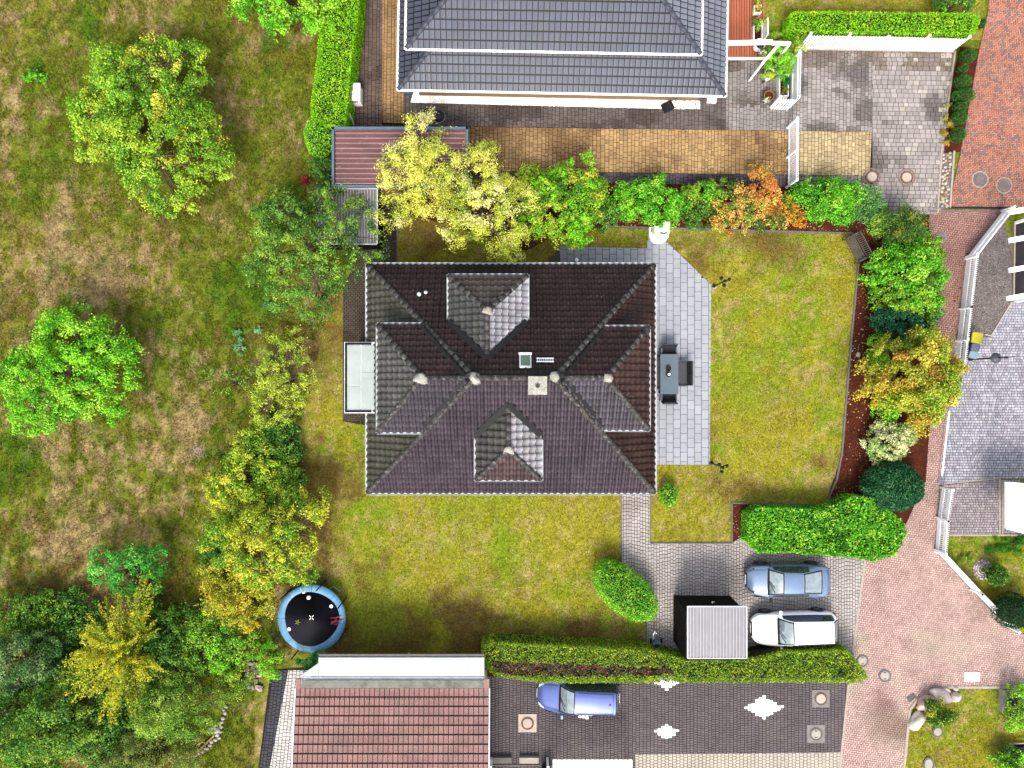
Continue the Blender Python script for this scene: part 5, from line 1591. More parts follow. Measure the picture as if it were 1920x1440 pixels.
def chair(label, loc, rz, w_=.86, bench=False, back=True):
    t = thing('garden_bench' if bench else 'garden_chair', label, 'bench' if bench else 'chair', loc, rz=rz); OFF[t.name] = Vector((0, 0, 0))
    k = MB(); k.box((0, 0, .36), (w_ - .02, .5, .06)); k.build('seat', M['rattan'], t)
    k = MB(); k.box((0, -.01, .42), (w_ - .1, .46, .06)); k.build('seat_cushion', M['cushion' if not bench else 'rattan'], t)
    if back:
        n_ = 2 if bench else 1
        for i in range(n_):
            k = MB(); ww = (w_ - .06) / n_; x = -w_ / 2 + .03 + ww * (i + .5); k.bar((x, .26, .5), (x, .4, .93), .12, ww - .02) if False else None
            q = Matrix.Rotation(R(-18), 3, 'X'); k.box((x, .34, .68), (ww - .03, .1, .46), M=q); k.build('back_cushion', M['cushion'], t)
        k = MB(); k.box((0, .38, .62), (w_, .05, .56), M=Matrix.Rotation(R(-14), 3, 'X')); k.build('backrest', M['rattan'], t)
    for s_ in (-1, 1):
        k = MB(); k.box((s_ * w_ / 2, 0, .52), (.07, .56, .05)); k.build('armrest', M['tabletop' if not bench else 'rattan'], t)
        for y in (-.24, .24):
            k = MB(); k.box((s_ * w_ / 2, y, .25), (.05, .05, .5)); k.build('leg', M['cushion'], t)
    return t


c = P(1254, 660, .5); chair('dark garden chair at the upper end of the garden table', (c.x, c.y - .06, .04), 0, .82)
c = P(1254, 744, .5); chair('dark garden chair at the lower end of the garden table', (c.x, c.y + .06, .04), PI, .82)
c = P(1281, 700, .5); chair('dark garden bench with two back cushions right of the garden table', (c.x - .02, c.y, .04), -PI / 2, 1.36, True)
c = P(1231, 700, .5); chair('dark garden bench between house wall and garden table', (c.x - .02, c.y, .04), PI / 2, 1.7, True)

# ---------------------------------------------------------------- trampoline
c = P(584, 1160, .85); c.z = 0
tr = thing('trampoline', 'round trampoline with black mat and blue edge pad in the lawn corner', 'trampoline', c)
M['mat'] = mat('trampoline_mat', A(46, 44, 56), rough=.85, var=.2, scale=1.5, fine=.12, bump=.05)
M['pad'] = mat('blue_edge_pad', A(122, 190, 238), rough=.4, var=.16, scale=2.2, fine=.1, spots=(A(160, 215, 240), 2, .5, .7), bump=.08)
k = MB(); k.lathe([(0, .84), (.8, .845), (1.53, .85)], c, 48); k.build('jumping_mat', M['mat'], tr, smooth=True)
for i in range(8):
    k = MB(); vs = []; n_ = 6
    for j in range(n_ + 1):
        a_ = 2 * PI * (i + j / n_ * .985) / 8; w1 = 1.5 + .05 * math.sin(3 * a_ + 1) 
        for r_, z_ in ((w1, .862), ((w1 + 1.86) / 2, .9), (1.86, .86), (1.88, .8)):
            vs.append(c + Vector((math.cos(a_) * r_, math.sin(a_) * r_, z_ + .006 * math.sin(9 * a_))))
    k.add(vs, [(j * 4 + m_, j * 4 + m_ + 1, j * 4 + m_ + 5, j * 4 + m_ + 4) for j in range(n_) for m_ in range(3)]); k.build('edge_pad', M['pad'], tr, smooth=True)
k = MB(); pts = [c + Vector((math.cos(2 * PI * j / 32) * 1.8, math.sin(2 * PI * j / 32) * 1.8, .78)) for j in range(33)]; k.tube(pts, .03, 6); k.build('frame', M['steel'], tr)
for a_ in (73, 28, -25, -113, -155, 134):
    q = c + Vector((math.cos(R(a_)) * 1.95, math.sin(R(a_)) * 1.95, 0))
    k = MB(); k.tube([q + Vector((0, 0, .02)), q + Vector((0, 0, 2.0))], .035, 8); k.build('net_pole', M['black'], tr)
for a_ in (50, 140, 230, 320):
    k = MB(); k.tube([c + Vector((math.cos(R(a_ - 10)) * 1.8, math.sin(R(a_ - 10)) * 1.8, .78)), c + Vector((math.cos(R(a_ - 8)) * 1.85, math.sin(R(a_ - 8)) * 1.85, .04)), c + Vector((math.cos(R(a_ + 8)) * 1.85, math.sin(R(a_ + 8)) * 1.85, .04)), c + Vector((math.cos(R(a_ + 10)) * 1.8, math.sin(R(a_ + 10)) * 1.8, .78))], .025, 6); k.build('leg', M['steel'], tr)
for px, py, r_ in ((569, 1110, .085), (621, 1137, .095), (542, 1180, .095)):
    q = P(px, py, .86); k = MB(); k.lathe([(r_, .853), (r_, .857), (r_ * .42, .857), (r_ * .42, .853)], (q.x, q.y, 0), 18); k.build('printed_ring', M['white'], tr)
for i in range(4):
    a_ = R(45 + 90 * i); q = P(584, 1158, .86); k = MB(); k.box((q.x + math.cos(a_) * .1, q.y + math.sin(a_) * .1, .856), (.12, .03, .005), rz=a_); k.build('printed_mark', M['offwhite'], tr)
q = P(579, 1120, .95); k = MB(); k.rock((q.x, q.y, .965), (.115, .115, .11), seed=1, n=14, rough=.01); solo(k, 'ball', M['white'], 'white ball lying on the trampoline mat', 'ball', (q.x, q.y, .855), smooth=True)
q = P(558, 1167, .88); k = MB(); M['yleaf'] = mat('yellow_leaf', A(222, 216, 120), rough=.8)
for i in range(5):
    a_ = i * 1.25; k.add([(q.x, q.y, .862), (q.x + math.cos(a_ - .25) * .1, q.y + math.sin(a_ - .25) * .1, .885), (q.x + math.cos(a_) * .17, q.y + math.sin(a_) * .17, .87), (q.x + math.cos(a_ + .25) * .1, q.y + math.sin(a_ + .25) * .1, .885)], [(0, 1, 2, 3)])
solo(k, 'fallen_leaf', M['yleaf'], 'yellow fallen leaf on the trampoline mat', 'leaf', (q.x, q.y, .86))
M['red'] = mat('red_plastic', A(222, 84, 100), rough=.5)
tg = None
k = MB(); rg = random.Random(3)
for i in range(9):
    a_ = P(619 + rg.uniform(0, 10), 1162 + rg.uniform(-4, 10), .87); b_ = a_ + Vector((rg.uniform(.2, .55), rg.uniform(.02, .3), rg.uniform(0, .12))); k.tube([a_, a_.lerp(b_, .5) + Vector((0, -.04, .04)), b_], .018, 5)
solo(k, 'skipping_rope', M['red'], 'tangled red rope on the right side of the trampoline mat', 'rope', P(626, 1163, .86))

# ---------------------------------------------------------------- parked cars
def carpaint(name, rgb, metal=.3, rough=.28):
    return mat(name, rgb, rough=rough, var=.04, scale=.7, fine=.03, fscale=8, bump=0, metal=metal, spec=.3, coat=.35)


M['p_blue'] = carpaint('light_blue_paint', A(156, 184, 224))
M['p_white'] = carpaint('white_car_paint', (.78, .78, .78), 0, .25)
M['p_vio'] = carpaint('violet_blue_paint', A(118, 140, 226))
M['lamp'] = mat('headlight_glass', (.5, .53, .56), rough=.1, var=.2, fine=.2, bump=0)
M['tail'] = mat('tail_light', (.25, .015, .02), rough=.2, var=.1, fine=0, bump=0)
M['plate'] = mat('number_plate', (.75, .75, .72), rough=.5, var=.05, fine=.05)
M['rim'] = mat('alloy_rim', (.22, .22, .23), rough=.35, var=.1, fine=.05, metal=.6, bump=0)


def car(name, label, cx, cy, L, W, key, paint, kind, rz, rims=True):
    root = thing(name, label, 'car', (cx, cy, .05), rz=rz)
    OFF[root.name] = Vector((0, 0, 0))
    ws, rfr, rre, rbk, zroof, zb0, zb1, taper = key
    ip = lambda t, xs_, ys_: float(np.interp(t, xs_, ys_))
    hw = lambda t: W / 2 * ip(t, [0, .02, .05, .1, .2, .5, .82, .92, .97, 1], [.52, .68, .82, .91, .97, 1, .99, .95, .86, .7])
    zb = lambda t: ip(t, [0, .02, .06, .12, ws, .6, rbk if rbk < .97 else .93, .98, 1], [.52, .64, .72, .78, zb0, zb0 + .03, zb1, zb1 - .1, zb1 - .25])
    zlo = lambda t: ip(t, [0, .06, .5, .95, 1], [.34, .24, .22, .26, .4])

    def ztop(t):
        h0 = ip(t, [0, .02, .06, ws], [.53, .67, .78, zb0 + .05])
        if t < ws: return h0
        if t < rfr:
            u_ = (t - ws) / (rfr - ws); return zb0 + .05 + (zroof - zb0 - .05) * (math.sin(u_ * PI / 2) ** .92)
        if t < rre: return zroof + .015 * math.sin((t - rfr) / (rre - rfr) * PI) - .02 * max(0, (t - rfr) / (rre - rfr) - .5)
        if t < rbk:
            u_ = (t - rre) / (rbk - rre); return zroof - .01 - (zroof - zb1 - .06) * (u_ ** 1.25)
        return ip(t, [rbk, .99, 1.001], [zb1 + .05, zb1 - .02, zb1 - .2])

    def wt(t):
        b_ = hw(t)
        hood = b_ * .80
        roof = W / 2 * taper
        if t < ws: return hood
        if t < rfr: u_ = (t - ws) / (rfr - ws); return b_ * .86 * (1 - u_) + roof * u_
        if t < rre: return roof * (1 - .05 * (t - rfr) / (rre - rfr))
        if t < rbk: u_ = (t - rre) / (rbk - rre); return roof * .95 * (1 - u_) + b_ * .78 * u_
        return b_ * .78
    T = sorted(set([0, .012, .03, .055, .09, .14, .19, ws - .01, ws, ws + .012, (ws * 2 + rfr) / 3, (ws + 2 * rfr) / 3, rfr - .014, rfr, rfr + .02, (rfr + rre) / 2 - .05, (rfr + rre) / 2, (rfr + rre) / 2 + .05, rre - .02, rre, rre + .012, (2 * rre + rbk) / 3, (rre + 2 * rbk) / 3, rbk - .014, min(rbk, .985), .945 if rbk < .93 else .99, .97 if rbk < .96 else .992, .988 if rbk < .98 else .996, 1.0]))
    rings = []
    for t in T:
        b_, z_, zt, w_ = hw(t), zb(t), ztop(t), wt(t)
        zt = max(zt, z_ + .02)
        x = L / 2 - t * L
        cab = min(1, max(0, (zt - z_ - .08) / .3))
        ze = zt - .05 - .02 * (1 - cab)
        ze = max(ze, z_ + .008)
        half = [(b_ * .86, zlo(t)), (b_ * .97, zlo(t) + .1), (b_, z_ * .62), (b_ * .985, z_ - .06), (b_ * .94, z_), (w_ + (b_ * .94 - w_) * .06, ze - (ze - z_) * .06), (w_ * .97, ze + .012), (w_ * .86, zt - .012), (w_ * .45, zt + .012), (0, zt + .02)]
        rings.append([(x, y, z) for y, z in half] + [(x, -y, z) for y, z in half[-2::-1]])
    n = len(rings[0]); B, FWg, RWg, SG = MB(), MB(), MB(), MB()
    vs = [p for r_ in rings for p in r_]
    fb, ff, fr_, fs_, fk = [], [], [], [], []
    for i in range(len(T) - 1):
        tm = (T[i] + T[i + 1]) / 2
        for j in range(n - 1):
            f = (i * n + j, i * n + j + 1, (i + 1) * n + j + 1, (i + 1) * n + j)
            jj = min(j, n - 2 - j)
            if ws + .01 < tm < rfr - .012 and jj >= 7: ff.append(f)
            elif rre + .01 < tm < rbk - .012 and jj >= 7: fr_.append(f)
            elif jj >= 6 and (ws < tm < ws + .012 or rfr - .014 < tm < rfr or rre < tm < rre + .012 or rbk - .014 < tm < min(rbk, .985)): fk.append(f)
            elif jj == 6 and (ws < tm < rfr or rre < tm < min(rbk, .985)): fk.append(f)
            elif jj == 4 and ws + (rfr - ws) * .35 < tm < rre + (rbk - rre) * (.45 if kind != 'coupe' else .35) and ztop(tm) - zb(tm) > .12: fs_.append(f)
            else: fb.append(f)
    fb.append(tuple(range(n))); fb.append(tuple((len(T) - 1) * n + j for j in range(n - 1, -1, -1)))
    fb += [((i + 1) * n, (i + 1) * n + n - 1, i * n + n - 1, i * n) for i in range(len(T) - 1)]

    def part(nm, fs2, m, lift=0.0):
        use = sorted({i for f in fs2 for i in f}); mp = {u_: i for i, u_ in enumerate(use)}
        k = MB(); k.add([vs[u_] for u_ in use], [tuple(mp[i] for i in f) for f in fs2]); return k.build(nm, m, root, smooth=True)
    bd = part('body', fb, paint)
    nf = (len(T) * n) / 2
    part('window_seal', [f for f in fk if T[f[0] // n] < (rfr + rre) / 2], M['black'])
    if [f for f in fk if T[f[0] // n] >= (rfr + rre) / 2]: part('window_seal', [f for f in fk if T[f[0] // n] >= (rfr + rre) / 2], M['black'])
    part('windscreen', ff, M['carglass'])
    if fr_: part('rear_window', fr_, M['carglass'])
    part('side_windows', fs_, M['glass'])
    # black seals round the screens
    for t0, t1, nm in ((ws - .004, ws + .014, 'wiper_cowl'),):
        k = MB(); m0, m1 = t0, t1
        vs2 = []
        for t in (m0, m1):
            for u_ in np.linspace(-1, 1, 9): vs2.append((L / 2 - t * L + .03 * (1 - u_ * u_), u_ * wt(ws) * .95, max(ztop(t), zb(t)) + .028 - .03 * u_ * u_))
        k.add(vs2, [(i, i + 1, 10 + i, 9 + i) for i in range(8)]); k.build(nm, M['black'], root)
    for s_ in (-1, 1):
        k = MB(); tt = ws + .012; k.bar((L / 2 - tt * L, s_ * .05, ztop(tt) + .04), (L / 2 - (tt + .05) * L, s_ * .05 + .5 * (1 if s_ > 0 else .7), ztop(tt + .05) + .045), .025, .02); k.build('wiper', M['black'], root)
        k = MB(); xm = L / 2 - (ws + .035) * L; k.box((xm, s_ * (W / 2 + .1), zb0 + .06), (.12, .2, .13)); k.build('mirror', paint if kind != 'coupe' else M['black'], root)
        # headlights, tail lights
        k = MB(); hv = []
        for t in (.018, .045, .085):
            hv += [(L / 2 - t * L + .012, s_ * (hw(t) * .97), zb(t) - .05), (L / 2 - t * L + .02, s_ * (hw(t) * (.62 + t * 2)), max(ztop(t), zb(t)) + .006)]
        k.add(hv, [(0, 1, 3, 2), (2, 3, 5, 4)]); k.build('headlight', M['lamp' if kind != 'coupe' else 'glass'], root)
        k = MB(); k.box((-L / 2 + .1, s_ * hw(.98) * .84, zb1 - .14), (.1, hw(.98) * .3, .12)); k.build('tail_light', M['tail'], root)
        for xw in (L * .5 - L * .185, -L * .5 + L * .19):
            mm = Matrix.Rotation(PI / 2, 3, 'X'); y = s_ * (W / 2 - .07)
            k = MB(); k.lathe([(.2, -.1), (.31, -.1), (.33, -.07), (.33, .07), (.31, .1), (.2, .1)], (xw, y, .33), 24, M=mm); wh = k.build('wheel', M['rubber'], root)
            k = MB()
            k.lathe([(.21, -.06), (.21, .06)], (xw, y + s_ * .03, .33), 20, M=mm)
            for a_ in range(5): k.box((xw + math.cos(a_ * 1.257) * .11, y + s_ * .095, .33 + math.sin(a_ * 1.257) * .11), (.2, .02, .05), M=Matrix.Rotation(-a_ * 1.257, 3, 'Y'))
            k.build('rim', M['rim'], wh)
            k = MB(); av = []
            for a_ in range(13):
                t_ = PI * a_ / 12; av += [(xw + math.cos(t_) * .36, s_ * (W / 2 + .004), .33 + math.sin(t_) * .36), (xw + math.cos(t_) * .42, s_ * (W / 2 + .012), .33 + math.sin(t_) * .42)]
            k.add(av, [(2 * i, 2 * i + 1, 2 * i + 3, 2 * i + 2) for i in range(12)]); k.build('wheel_arch', M['black'], root)
    k = MB(); k.box((L / 2 - .01, 0, .52), (.05, W * .42, .16)); k.build('grille', M['black'], root)
    k = MB(); k.box((L / 2 + .02, 0, .44), (.02, .52, .11)); k.build('number_plate', M['plate'], root)
    k = MB(); k.box((-L / 2 - .0, 0, zb1 - .25), (.03, .52, .11)); k.build('number_plate', M['plate'], root)
    # panel gaps: bonnet, boot
    k = MB()
    for s_ in (-1, 1):
        for t0, t1 in ((.07, ws - .02),):
            p = [(L / 2 - t * L, s_ * wt(t) * .9, ztop(t) - .008) for t in np.linspace(t0, t1, 7)]
            k.tube(p, .006, 4)
    t_ = .05; k.tube([(L / 2 - t_ * L - .03 * u_ * u_ * 6 * .3, u_ * hw(t_) * .7, ztop(t_) + .008 - .02 * abs(u_)) for u_ in np.linspace(-1, 1, 7)], .006, 4)
    if kind == 'coupe':
        k.tube([(L / 2 - .955 * L, u_, ztop(.955) + .02) for u_ in np.linspace(-W * .36, W * .36, 5)], .007, 4)
    else:
        k.tube([(L / 2 - (rre - .03) * L, u_, ztop(rre - .03) + .018) for u_ in np.linspace(-W * taper * .42, W * taper * .42, 5)], .008, 4)
    k.build('panel_gap', M['black'], root)
    if kind == 'coupe':
        k = MB(); q = [(-L / 2 + .12, u_ * W * .4, zb1 + .035) for u_ in np.linspace(-1, 1, 7)]; k.tube(q, [.02] * 7, 6); k.build('spoiler', paint, root)
    else:
        for s_ in (-1, 1):
            k = MB(); k.tube([(L / 2 - t * L, s_ * wt(t) * .93, ztop(t) + .03) for t in np.linspace(rfr + .04, rre - .03, 6)], .018, 6); k.build('roof_rail', M['black'] if kind == 'suv2' else M['steel'], root)
        k = MB(); xs2 = L / 2 - (rre - .06) * L; k.add([(xs2, -.015, zroof), (xs2 + .14, -.015, zroof), (xs2, -.015, zroof + .1), (xs2, .015, zroof), (xs2 + .14, .015, zroof), (xs2, .015, zroof + .1)], [(0, 1, 2), (3, 5, 4), (0, 3, 4, 1), (1, 4, 5, 2), (2, 5, 3, 0)]); k.build('antenna', M['black'], root)
        k = MB(); k.box((-L / 2 - .01, 0, .46), (.1, W * .8, .2)); k.build('bumper', M['black'], root)
    return root


q = P(1468, 1081.5)
car('parked_car', 'light blue grey coupe parked beside the laurel hedge', q.x, q.y, 4.52, 1.8, (.235, .40, .64, .885, 1.36, .93, 1.0, .64), M['p_blue'], 'coupe', PI)
q = P(1479, 1170)
car('parked_car', 'white estate car parked beside the black shed', q.x, q.y, 4.62, 1.82, (.28, .435, .90, .985, 1.55, .99, 1.02, .68), M['p_white'], 'suv', PI + R(1.5))
q = P(1082, 1294)
car('parked_car', 'violet blue car parked under the long hedge at the bottom', q.x, q.y, 4.5, 1.82, (.265, .44, .93, .99, 1.66, 1.02, 1.05, .69), M['p_vio'], 'suv2', PI + R(-2))

# lawn mower by the path
c = P(1229, 1208); mw = thing('lawn_mower', 'pale grey lawn mower with red part at the end of the long hedge', 'mower', c)
M['mower'] = mat('mower_body', A(160, 186, 200), rough=.4, var=.1, fine=.05)
k = MB(); k.prism([(c.x - .3, c.y - .1), (c.x - .24, c.y - .32), (c.x + .24, c.y - .32), (c.x + .3, c.y - .1), (c.x + .24, c.y + .32), (c.x - .24, c.y + .32)], .16, .42, inset=.05); k.build('deck', M['mower'], mw)
k = MB(); k.lathe([(.17, .42), (.17, .55), (.12, .6), (0, .6)], (c.x, c.y, 0), 14); k.build('motor', M['black'], mw)
k = MB(); k.prism([(c.x - .22, c.y - .34), (c.x + .2, c.y - .34), (c.x + .18, c.y - .62), (c.x - .2, c.y - .62)], .2, .5, inset=.04); k.build('grass_box', M['red'], mw)
for sx in (-1, 1):
    for sy_ in (-1, 1):
        k = MB(); k.lathe([(0, -.03), (.12, -.03), (.12, .03), (0, .03)], (c.x + sx * .3, c.y + sy_ * .26, .14), 14, M=Matrix.Rotation(PI / 2, 3, 'Y')); k.build('wheel', M['black'], mw)
k = MB(); k.tube([(c.x - .2, c.y + .25, .35), (c.x - .22, c.y + .62, .85), (c.x - .15, c.y + .7, .95), (c.x + .15, c.y + .7, .95), (c.x + .22, c.y + .62, .85), (c.x + .2, c.y + .25, .35)], .022, 6); k.build('handlebar', M['black'], mw)
k = MB(); k.tube([P(1226, 1198, .3), P(1225, 1190, .5), P(1228, 1184, .6), P(1231, 1188, .55)], .04, 7); k.build('hose', M['offwhite'], mw)

# bottom edge: steps, pergola, bin
stp = thing('low_wall', 'pair of grey concrete blocks along the pink garage at the bottom', 'wall', P(965, 1428))
for x0_, x1_ in ((923, 959), (974, 1010)):
    k = MB(); k.prism(PP([(x0_, 1421), (x1_, 1421), (x1_, 1432), (x0_, 1432)], .3), .02, .3); k.build('block', M['concrete'] if x0_ > 960 else M['kerb'], stp)
k = MB(); k.prism(PP([(919, 1432.4), (1012, 1432.4), (1012, 1435), (919, 1435)]), .02, .1); k.build('ledge', M['kerb'], stp)
for px in (921, 1026):
    k = MB(); q = P(px, 1421, 0); k.box((q.x, q.y, .5), (.13, .13, 1.0)); solo(k, 'gate_post', M['offwhite'], 'white gate post ' + ('at the corner of the pink garage roof' if px < 960 else 'next to the dark round bin at the bottom edge'), 'post', q)
c = P(1024, 1438); k = MB(); k.lathe([(.24, 0), (.28, .8), (.3, .84), (.27, .9), (.2, .92), (.19, .9)], c, 20); bb = solo(k, 'rain_barrel', M['cushion'], 'dark round rain barrel at the bottom edge', 'barrel', c)
k = MB(); k.lathe([(.2, .92), (.22, .95), (.17, .97), (.14, .93)], c + Vector((0, .1, 0)), 20); k.build('rim', M['offwhite'], bb)
wp = thing('pergola', 'white slatted canopy at the bottom edge right of the barrel', 'pergola', P(1110, 1440))
a, b = P(1036, 1424, 2.3), P(1186, 1424, 2.3)
for i in range(17):
    x = a.x + (b.x - a.x) * (i + .5) / 17
    k = MB(); k.box((x, a.y - .22, 2.3), ((b.x - a.x) / 17 - .035, .42, .03)); k.build('slat', M['offwhite'], wp)
for yy in (a.y - .5, a.y - 1.6):
    k = MB(); k.box(((a.x + b.x) / 2, yy, 2.26), (b.x - a.x, .1, .14)); k.build('beam', M['white'], wp)
for px in (1036, 1160, 1172, 1186):
    x = P(px, 0, 2.3).x; k = MB(); k.box((x, a.y - 1.05, 2.26), (.09, 1.0, .12)); k.build('rafter', M['white'], wp)
for px in (1037, 1185):
    x = P(px, 0, 2.3).x; k = MB(); k.box((x, a.y - 1.6, 1.1), (.1, .1, 2.18)); k.build('post', M['white'], wp)
M['decktan'] = mat('tan_terrace', A(140, 120, 108), rough=.8)

# boulders at the corner lawn: each a thing
for px, py, rx, ry_, rz_, rzz, c_, lb in ((1733, 1315, .56, .42, .36, .5, (244, 206, 190), 'large pink boulder in the corner lawn beside the drain grate'),
                                   (1716, 1349, .62, .36, .34, 1.15, (250, 234, 218), 'long pale boulder at the left of the corner bush'),
                                   (1759, 1301, .62, .36, .34, -.45, (238, 216, 208), 'wide grey pink boulder above the corner bush'),
                                   (1788, 1305, .32, .3, .28, .3, (242, 226, 214), 'round pale boulder right of the corner bush'),
                                   (1774, 1294, .26, .12, .14, -.6, (232, 222, 200), 'flat pale stone between the two upper boulders'),
                                   (1790, 1291, .13, .13, .12, .2, (240, 226, 206), 'small white stone at the top of the boulder group')):
    k = MB(); k.cur = tuple(1.55 * v for v in A(*c_)); q = P(px, py); k.rock(q + Vector((0, 0, rz_ * .5)), (rx, ry_, rz_), seed=px, rz=rzz, n=18, rough=.2); solo(k, 'boulder', M['rock'], lb, 'boulder', q, 'boulders on the corner lawn', smooth=True)
# round bed of cobbles under the small ball bush in the fenced garden
cbd = thing('cobble_ring', 'round bed of small pale cobbles beside the ball bush in the fenced garden', 'cobbles', P(1842, 1068))
c = P(1842, 1068); rg = random.Random(4)
for ri, (r_, n_) in enumerate(((.52, 34), (.4, 26), (.28, 18), (.16, 10))):
    for i in range(n_):
        a_ = 2 * PI * i / n_; k = MB(); k.cur = rg.choice(((.42, .37, .36), (.3, .25, .26), (.16, .12, .14), (.38, .33, .32))); k.box((0, 0, 0), (.08, .075, .05))
        inst('cobble', k.mesh('cobble', mats=[M['cobble']]), cbd, Matrix.Translation((math.cos(a_) * r_, math.sin(a_) * r_, .03)) @ Matrix.Rotation(a_ + rg.uniform(-.1, .1), 4, 'Z'))
# low pale wall stub and brick corner at the lower right
k = MB(); k.prism(PP([(1872, 1290), (1879, 1290), (1879, 1332), (1872, 1332)]), 0, .35); solo(k, 'low_wall', M['concrete'], 'short pale wall beside the gravel patch at the right edge', 'wall', P(1875, 1310))
bw = thing('brick_planter', 'brick edged dark planter at the lower right edge', 'planter', P(1915, 1408))
k = MB(); k.prism(PP([(1900, 1396), (1960, 1393), (1960, 1408), (1900, 1408)]), 0, .3); k.build('basin', M['darkpave'], bw)
k = MB(); k.bar(P(1899, 1394, .3), P(1960, 1391, .3), .06, .1); k.bar(P(1899, 1394, .3), P(1899, 1409, .3), .06, .1); k.build('rim', M['palekerb'], bw)
for i in range(5):
    k = MB(); k.cur = A(186, 120, 96); q = P(1906 + i * 9, 1414 + i * 4, .2); k.box((q.x, q.y, .2), (.22, .22, .4)); k.build('brick', M['cobble'], bw)

# rubble and loose stones by the walkway at the lower left
rub = [(470 + random.Random(i).uniform(-10, 22), 1270 + random.Random(i + 50).uniform(-30, 22)) for i in range(26)]
rp = thing('rubble_pile', 'pile of broken pinkish slabs under the bushes left of the walkway', 'rubble', P(478, 1278)); rg = random.Random(6)
for i, (px, py) in enumerate(rub):
    q = P(px, py); k = MB(); k.cur = rg.choice((A(226, 200, 196), A(200, 176, 172), A(240, 222, 214))); k.box((q.x, q.y, .08 + .05 * rg.random()), (rg.uniform(.15, .34), rg.uniform(.1, .2), .07), M=Matrix.Rotation(rg.uniform(0, 3), 3, 'Z') @ Matrix.Rotation(rg.uniform(-.35, .35), 3, 'X')); k.build('slab_piece', M['rock'], rp)
row = [(367, 1415, .12), (374, 1411, .1), (381, 1408, .12), (388, 1402, .14), (395, 1396, .12), (398, 1390, .13), (404, 1386, .14), (411, 1383, .12), (408, 1377, .14), (414, 1371, .12), (417, 1353, .13), (413, 1356, .1), (419, 1346, .13), (423, 1336, .14), (420, 1330, .12), (425, 1324, .12), (416, 1362, .1)]
rs = thing('stone_row', 'curved row of small white stones edging the lower left lawn', 'stones', P(395, 1375))
for i, (px, py, r_) in enumerate(row):
    k = MB(); k.cur = A(238, 226, 210); q = P(px, py); k.rock(q + Vector((0, 0, .06)), (r_, r_ * .8, r_ * .7), seed=i); k.build('stone', M['rock'], rs, smooth=True)
k = MB(); k.cur = A(244, 240, 230); q = P(404, 1366); k.rock(q + Vector((0, 0, .12)), (.36, .24, .2), seed=77, rz=-.6); solo(k, 'boulder', M['rock'], 'large white stone in the curved stone row', 'boulder', q, smooth=True)
k = MB(); k.bar(P(371, 1408, .12), P(402, 1379, .14), .09, .07); k.bar(P(378, 1405, .08), P(398, 1383, .1), .05, .05); M['plank'] = mat('plank', A(206, 164, 110), rough=.8, var=.15, fine=.2); solo(k, 'plank', M['plank'], 'tan wooden plank lying beside the stone row', 'plank', P(386, 1394))


# ---------------------------------------------------------------- plants
def unit(v): return v / np.maximum(np.linalg.norm(v, axis=1, keepdims=True), 1e-9)


def leaf_geo(g, pos, L, W, axis=None, up=0.9, fold=0.12, spread=0.5, nrm=None):
    n = len(pos)
    nr = unit(g.normal(size=(n, 3)) * (1 if nrm is None else .6) + np.array([0, 0, up * 1.6]) + (0 if nrm is None else nrm * 1.3))
    a = g.normal(size=(n, 3)) if axis is None else axis + g.normal(size=(n, 3)) * spread
    a = unit(a - nr * (a * nr).sum(1, keepdims=True))
    s = np.cross(nr, a)
    l = (L * g.uniform(.65, 1.25, (n, 1))); w_ = (W * g.uniform(.7, 1.2, (n, 1)))
    V = np.stack([pos - a * l / 2, pos + s * w_ / 2 + nr * w_ * fold - a * l * .05, pos + a * l / 2 - nr * w_ * fold, pos - s * w_ / 2 + nr * w_ * fold - a * l * .05], 1)
    return V.reshape(-1, 3)


def quads(n): return np.arange(n * 4).reshape(n, 4)


def pal_arr(pal):
    c = np.array([A(*p[0], gain=GF) for p in pal]); w_ = np.array([p[1] for p in pal], float)
    return c, w_ / w_.sum()


def leaf_mesh(name, g, pos, cols, L, W, parent, off, **k):
    V = leaf_geo(g, pos, L, W, **k)
    return np_mesh(name, V, quads(len(pos)), np.clip(np.repeat(cols, 4, 0), 0.003, .85), M['leaf'], parent, off)


NPL = [100]


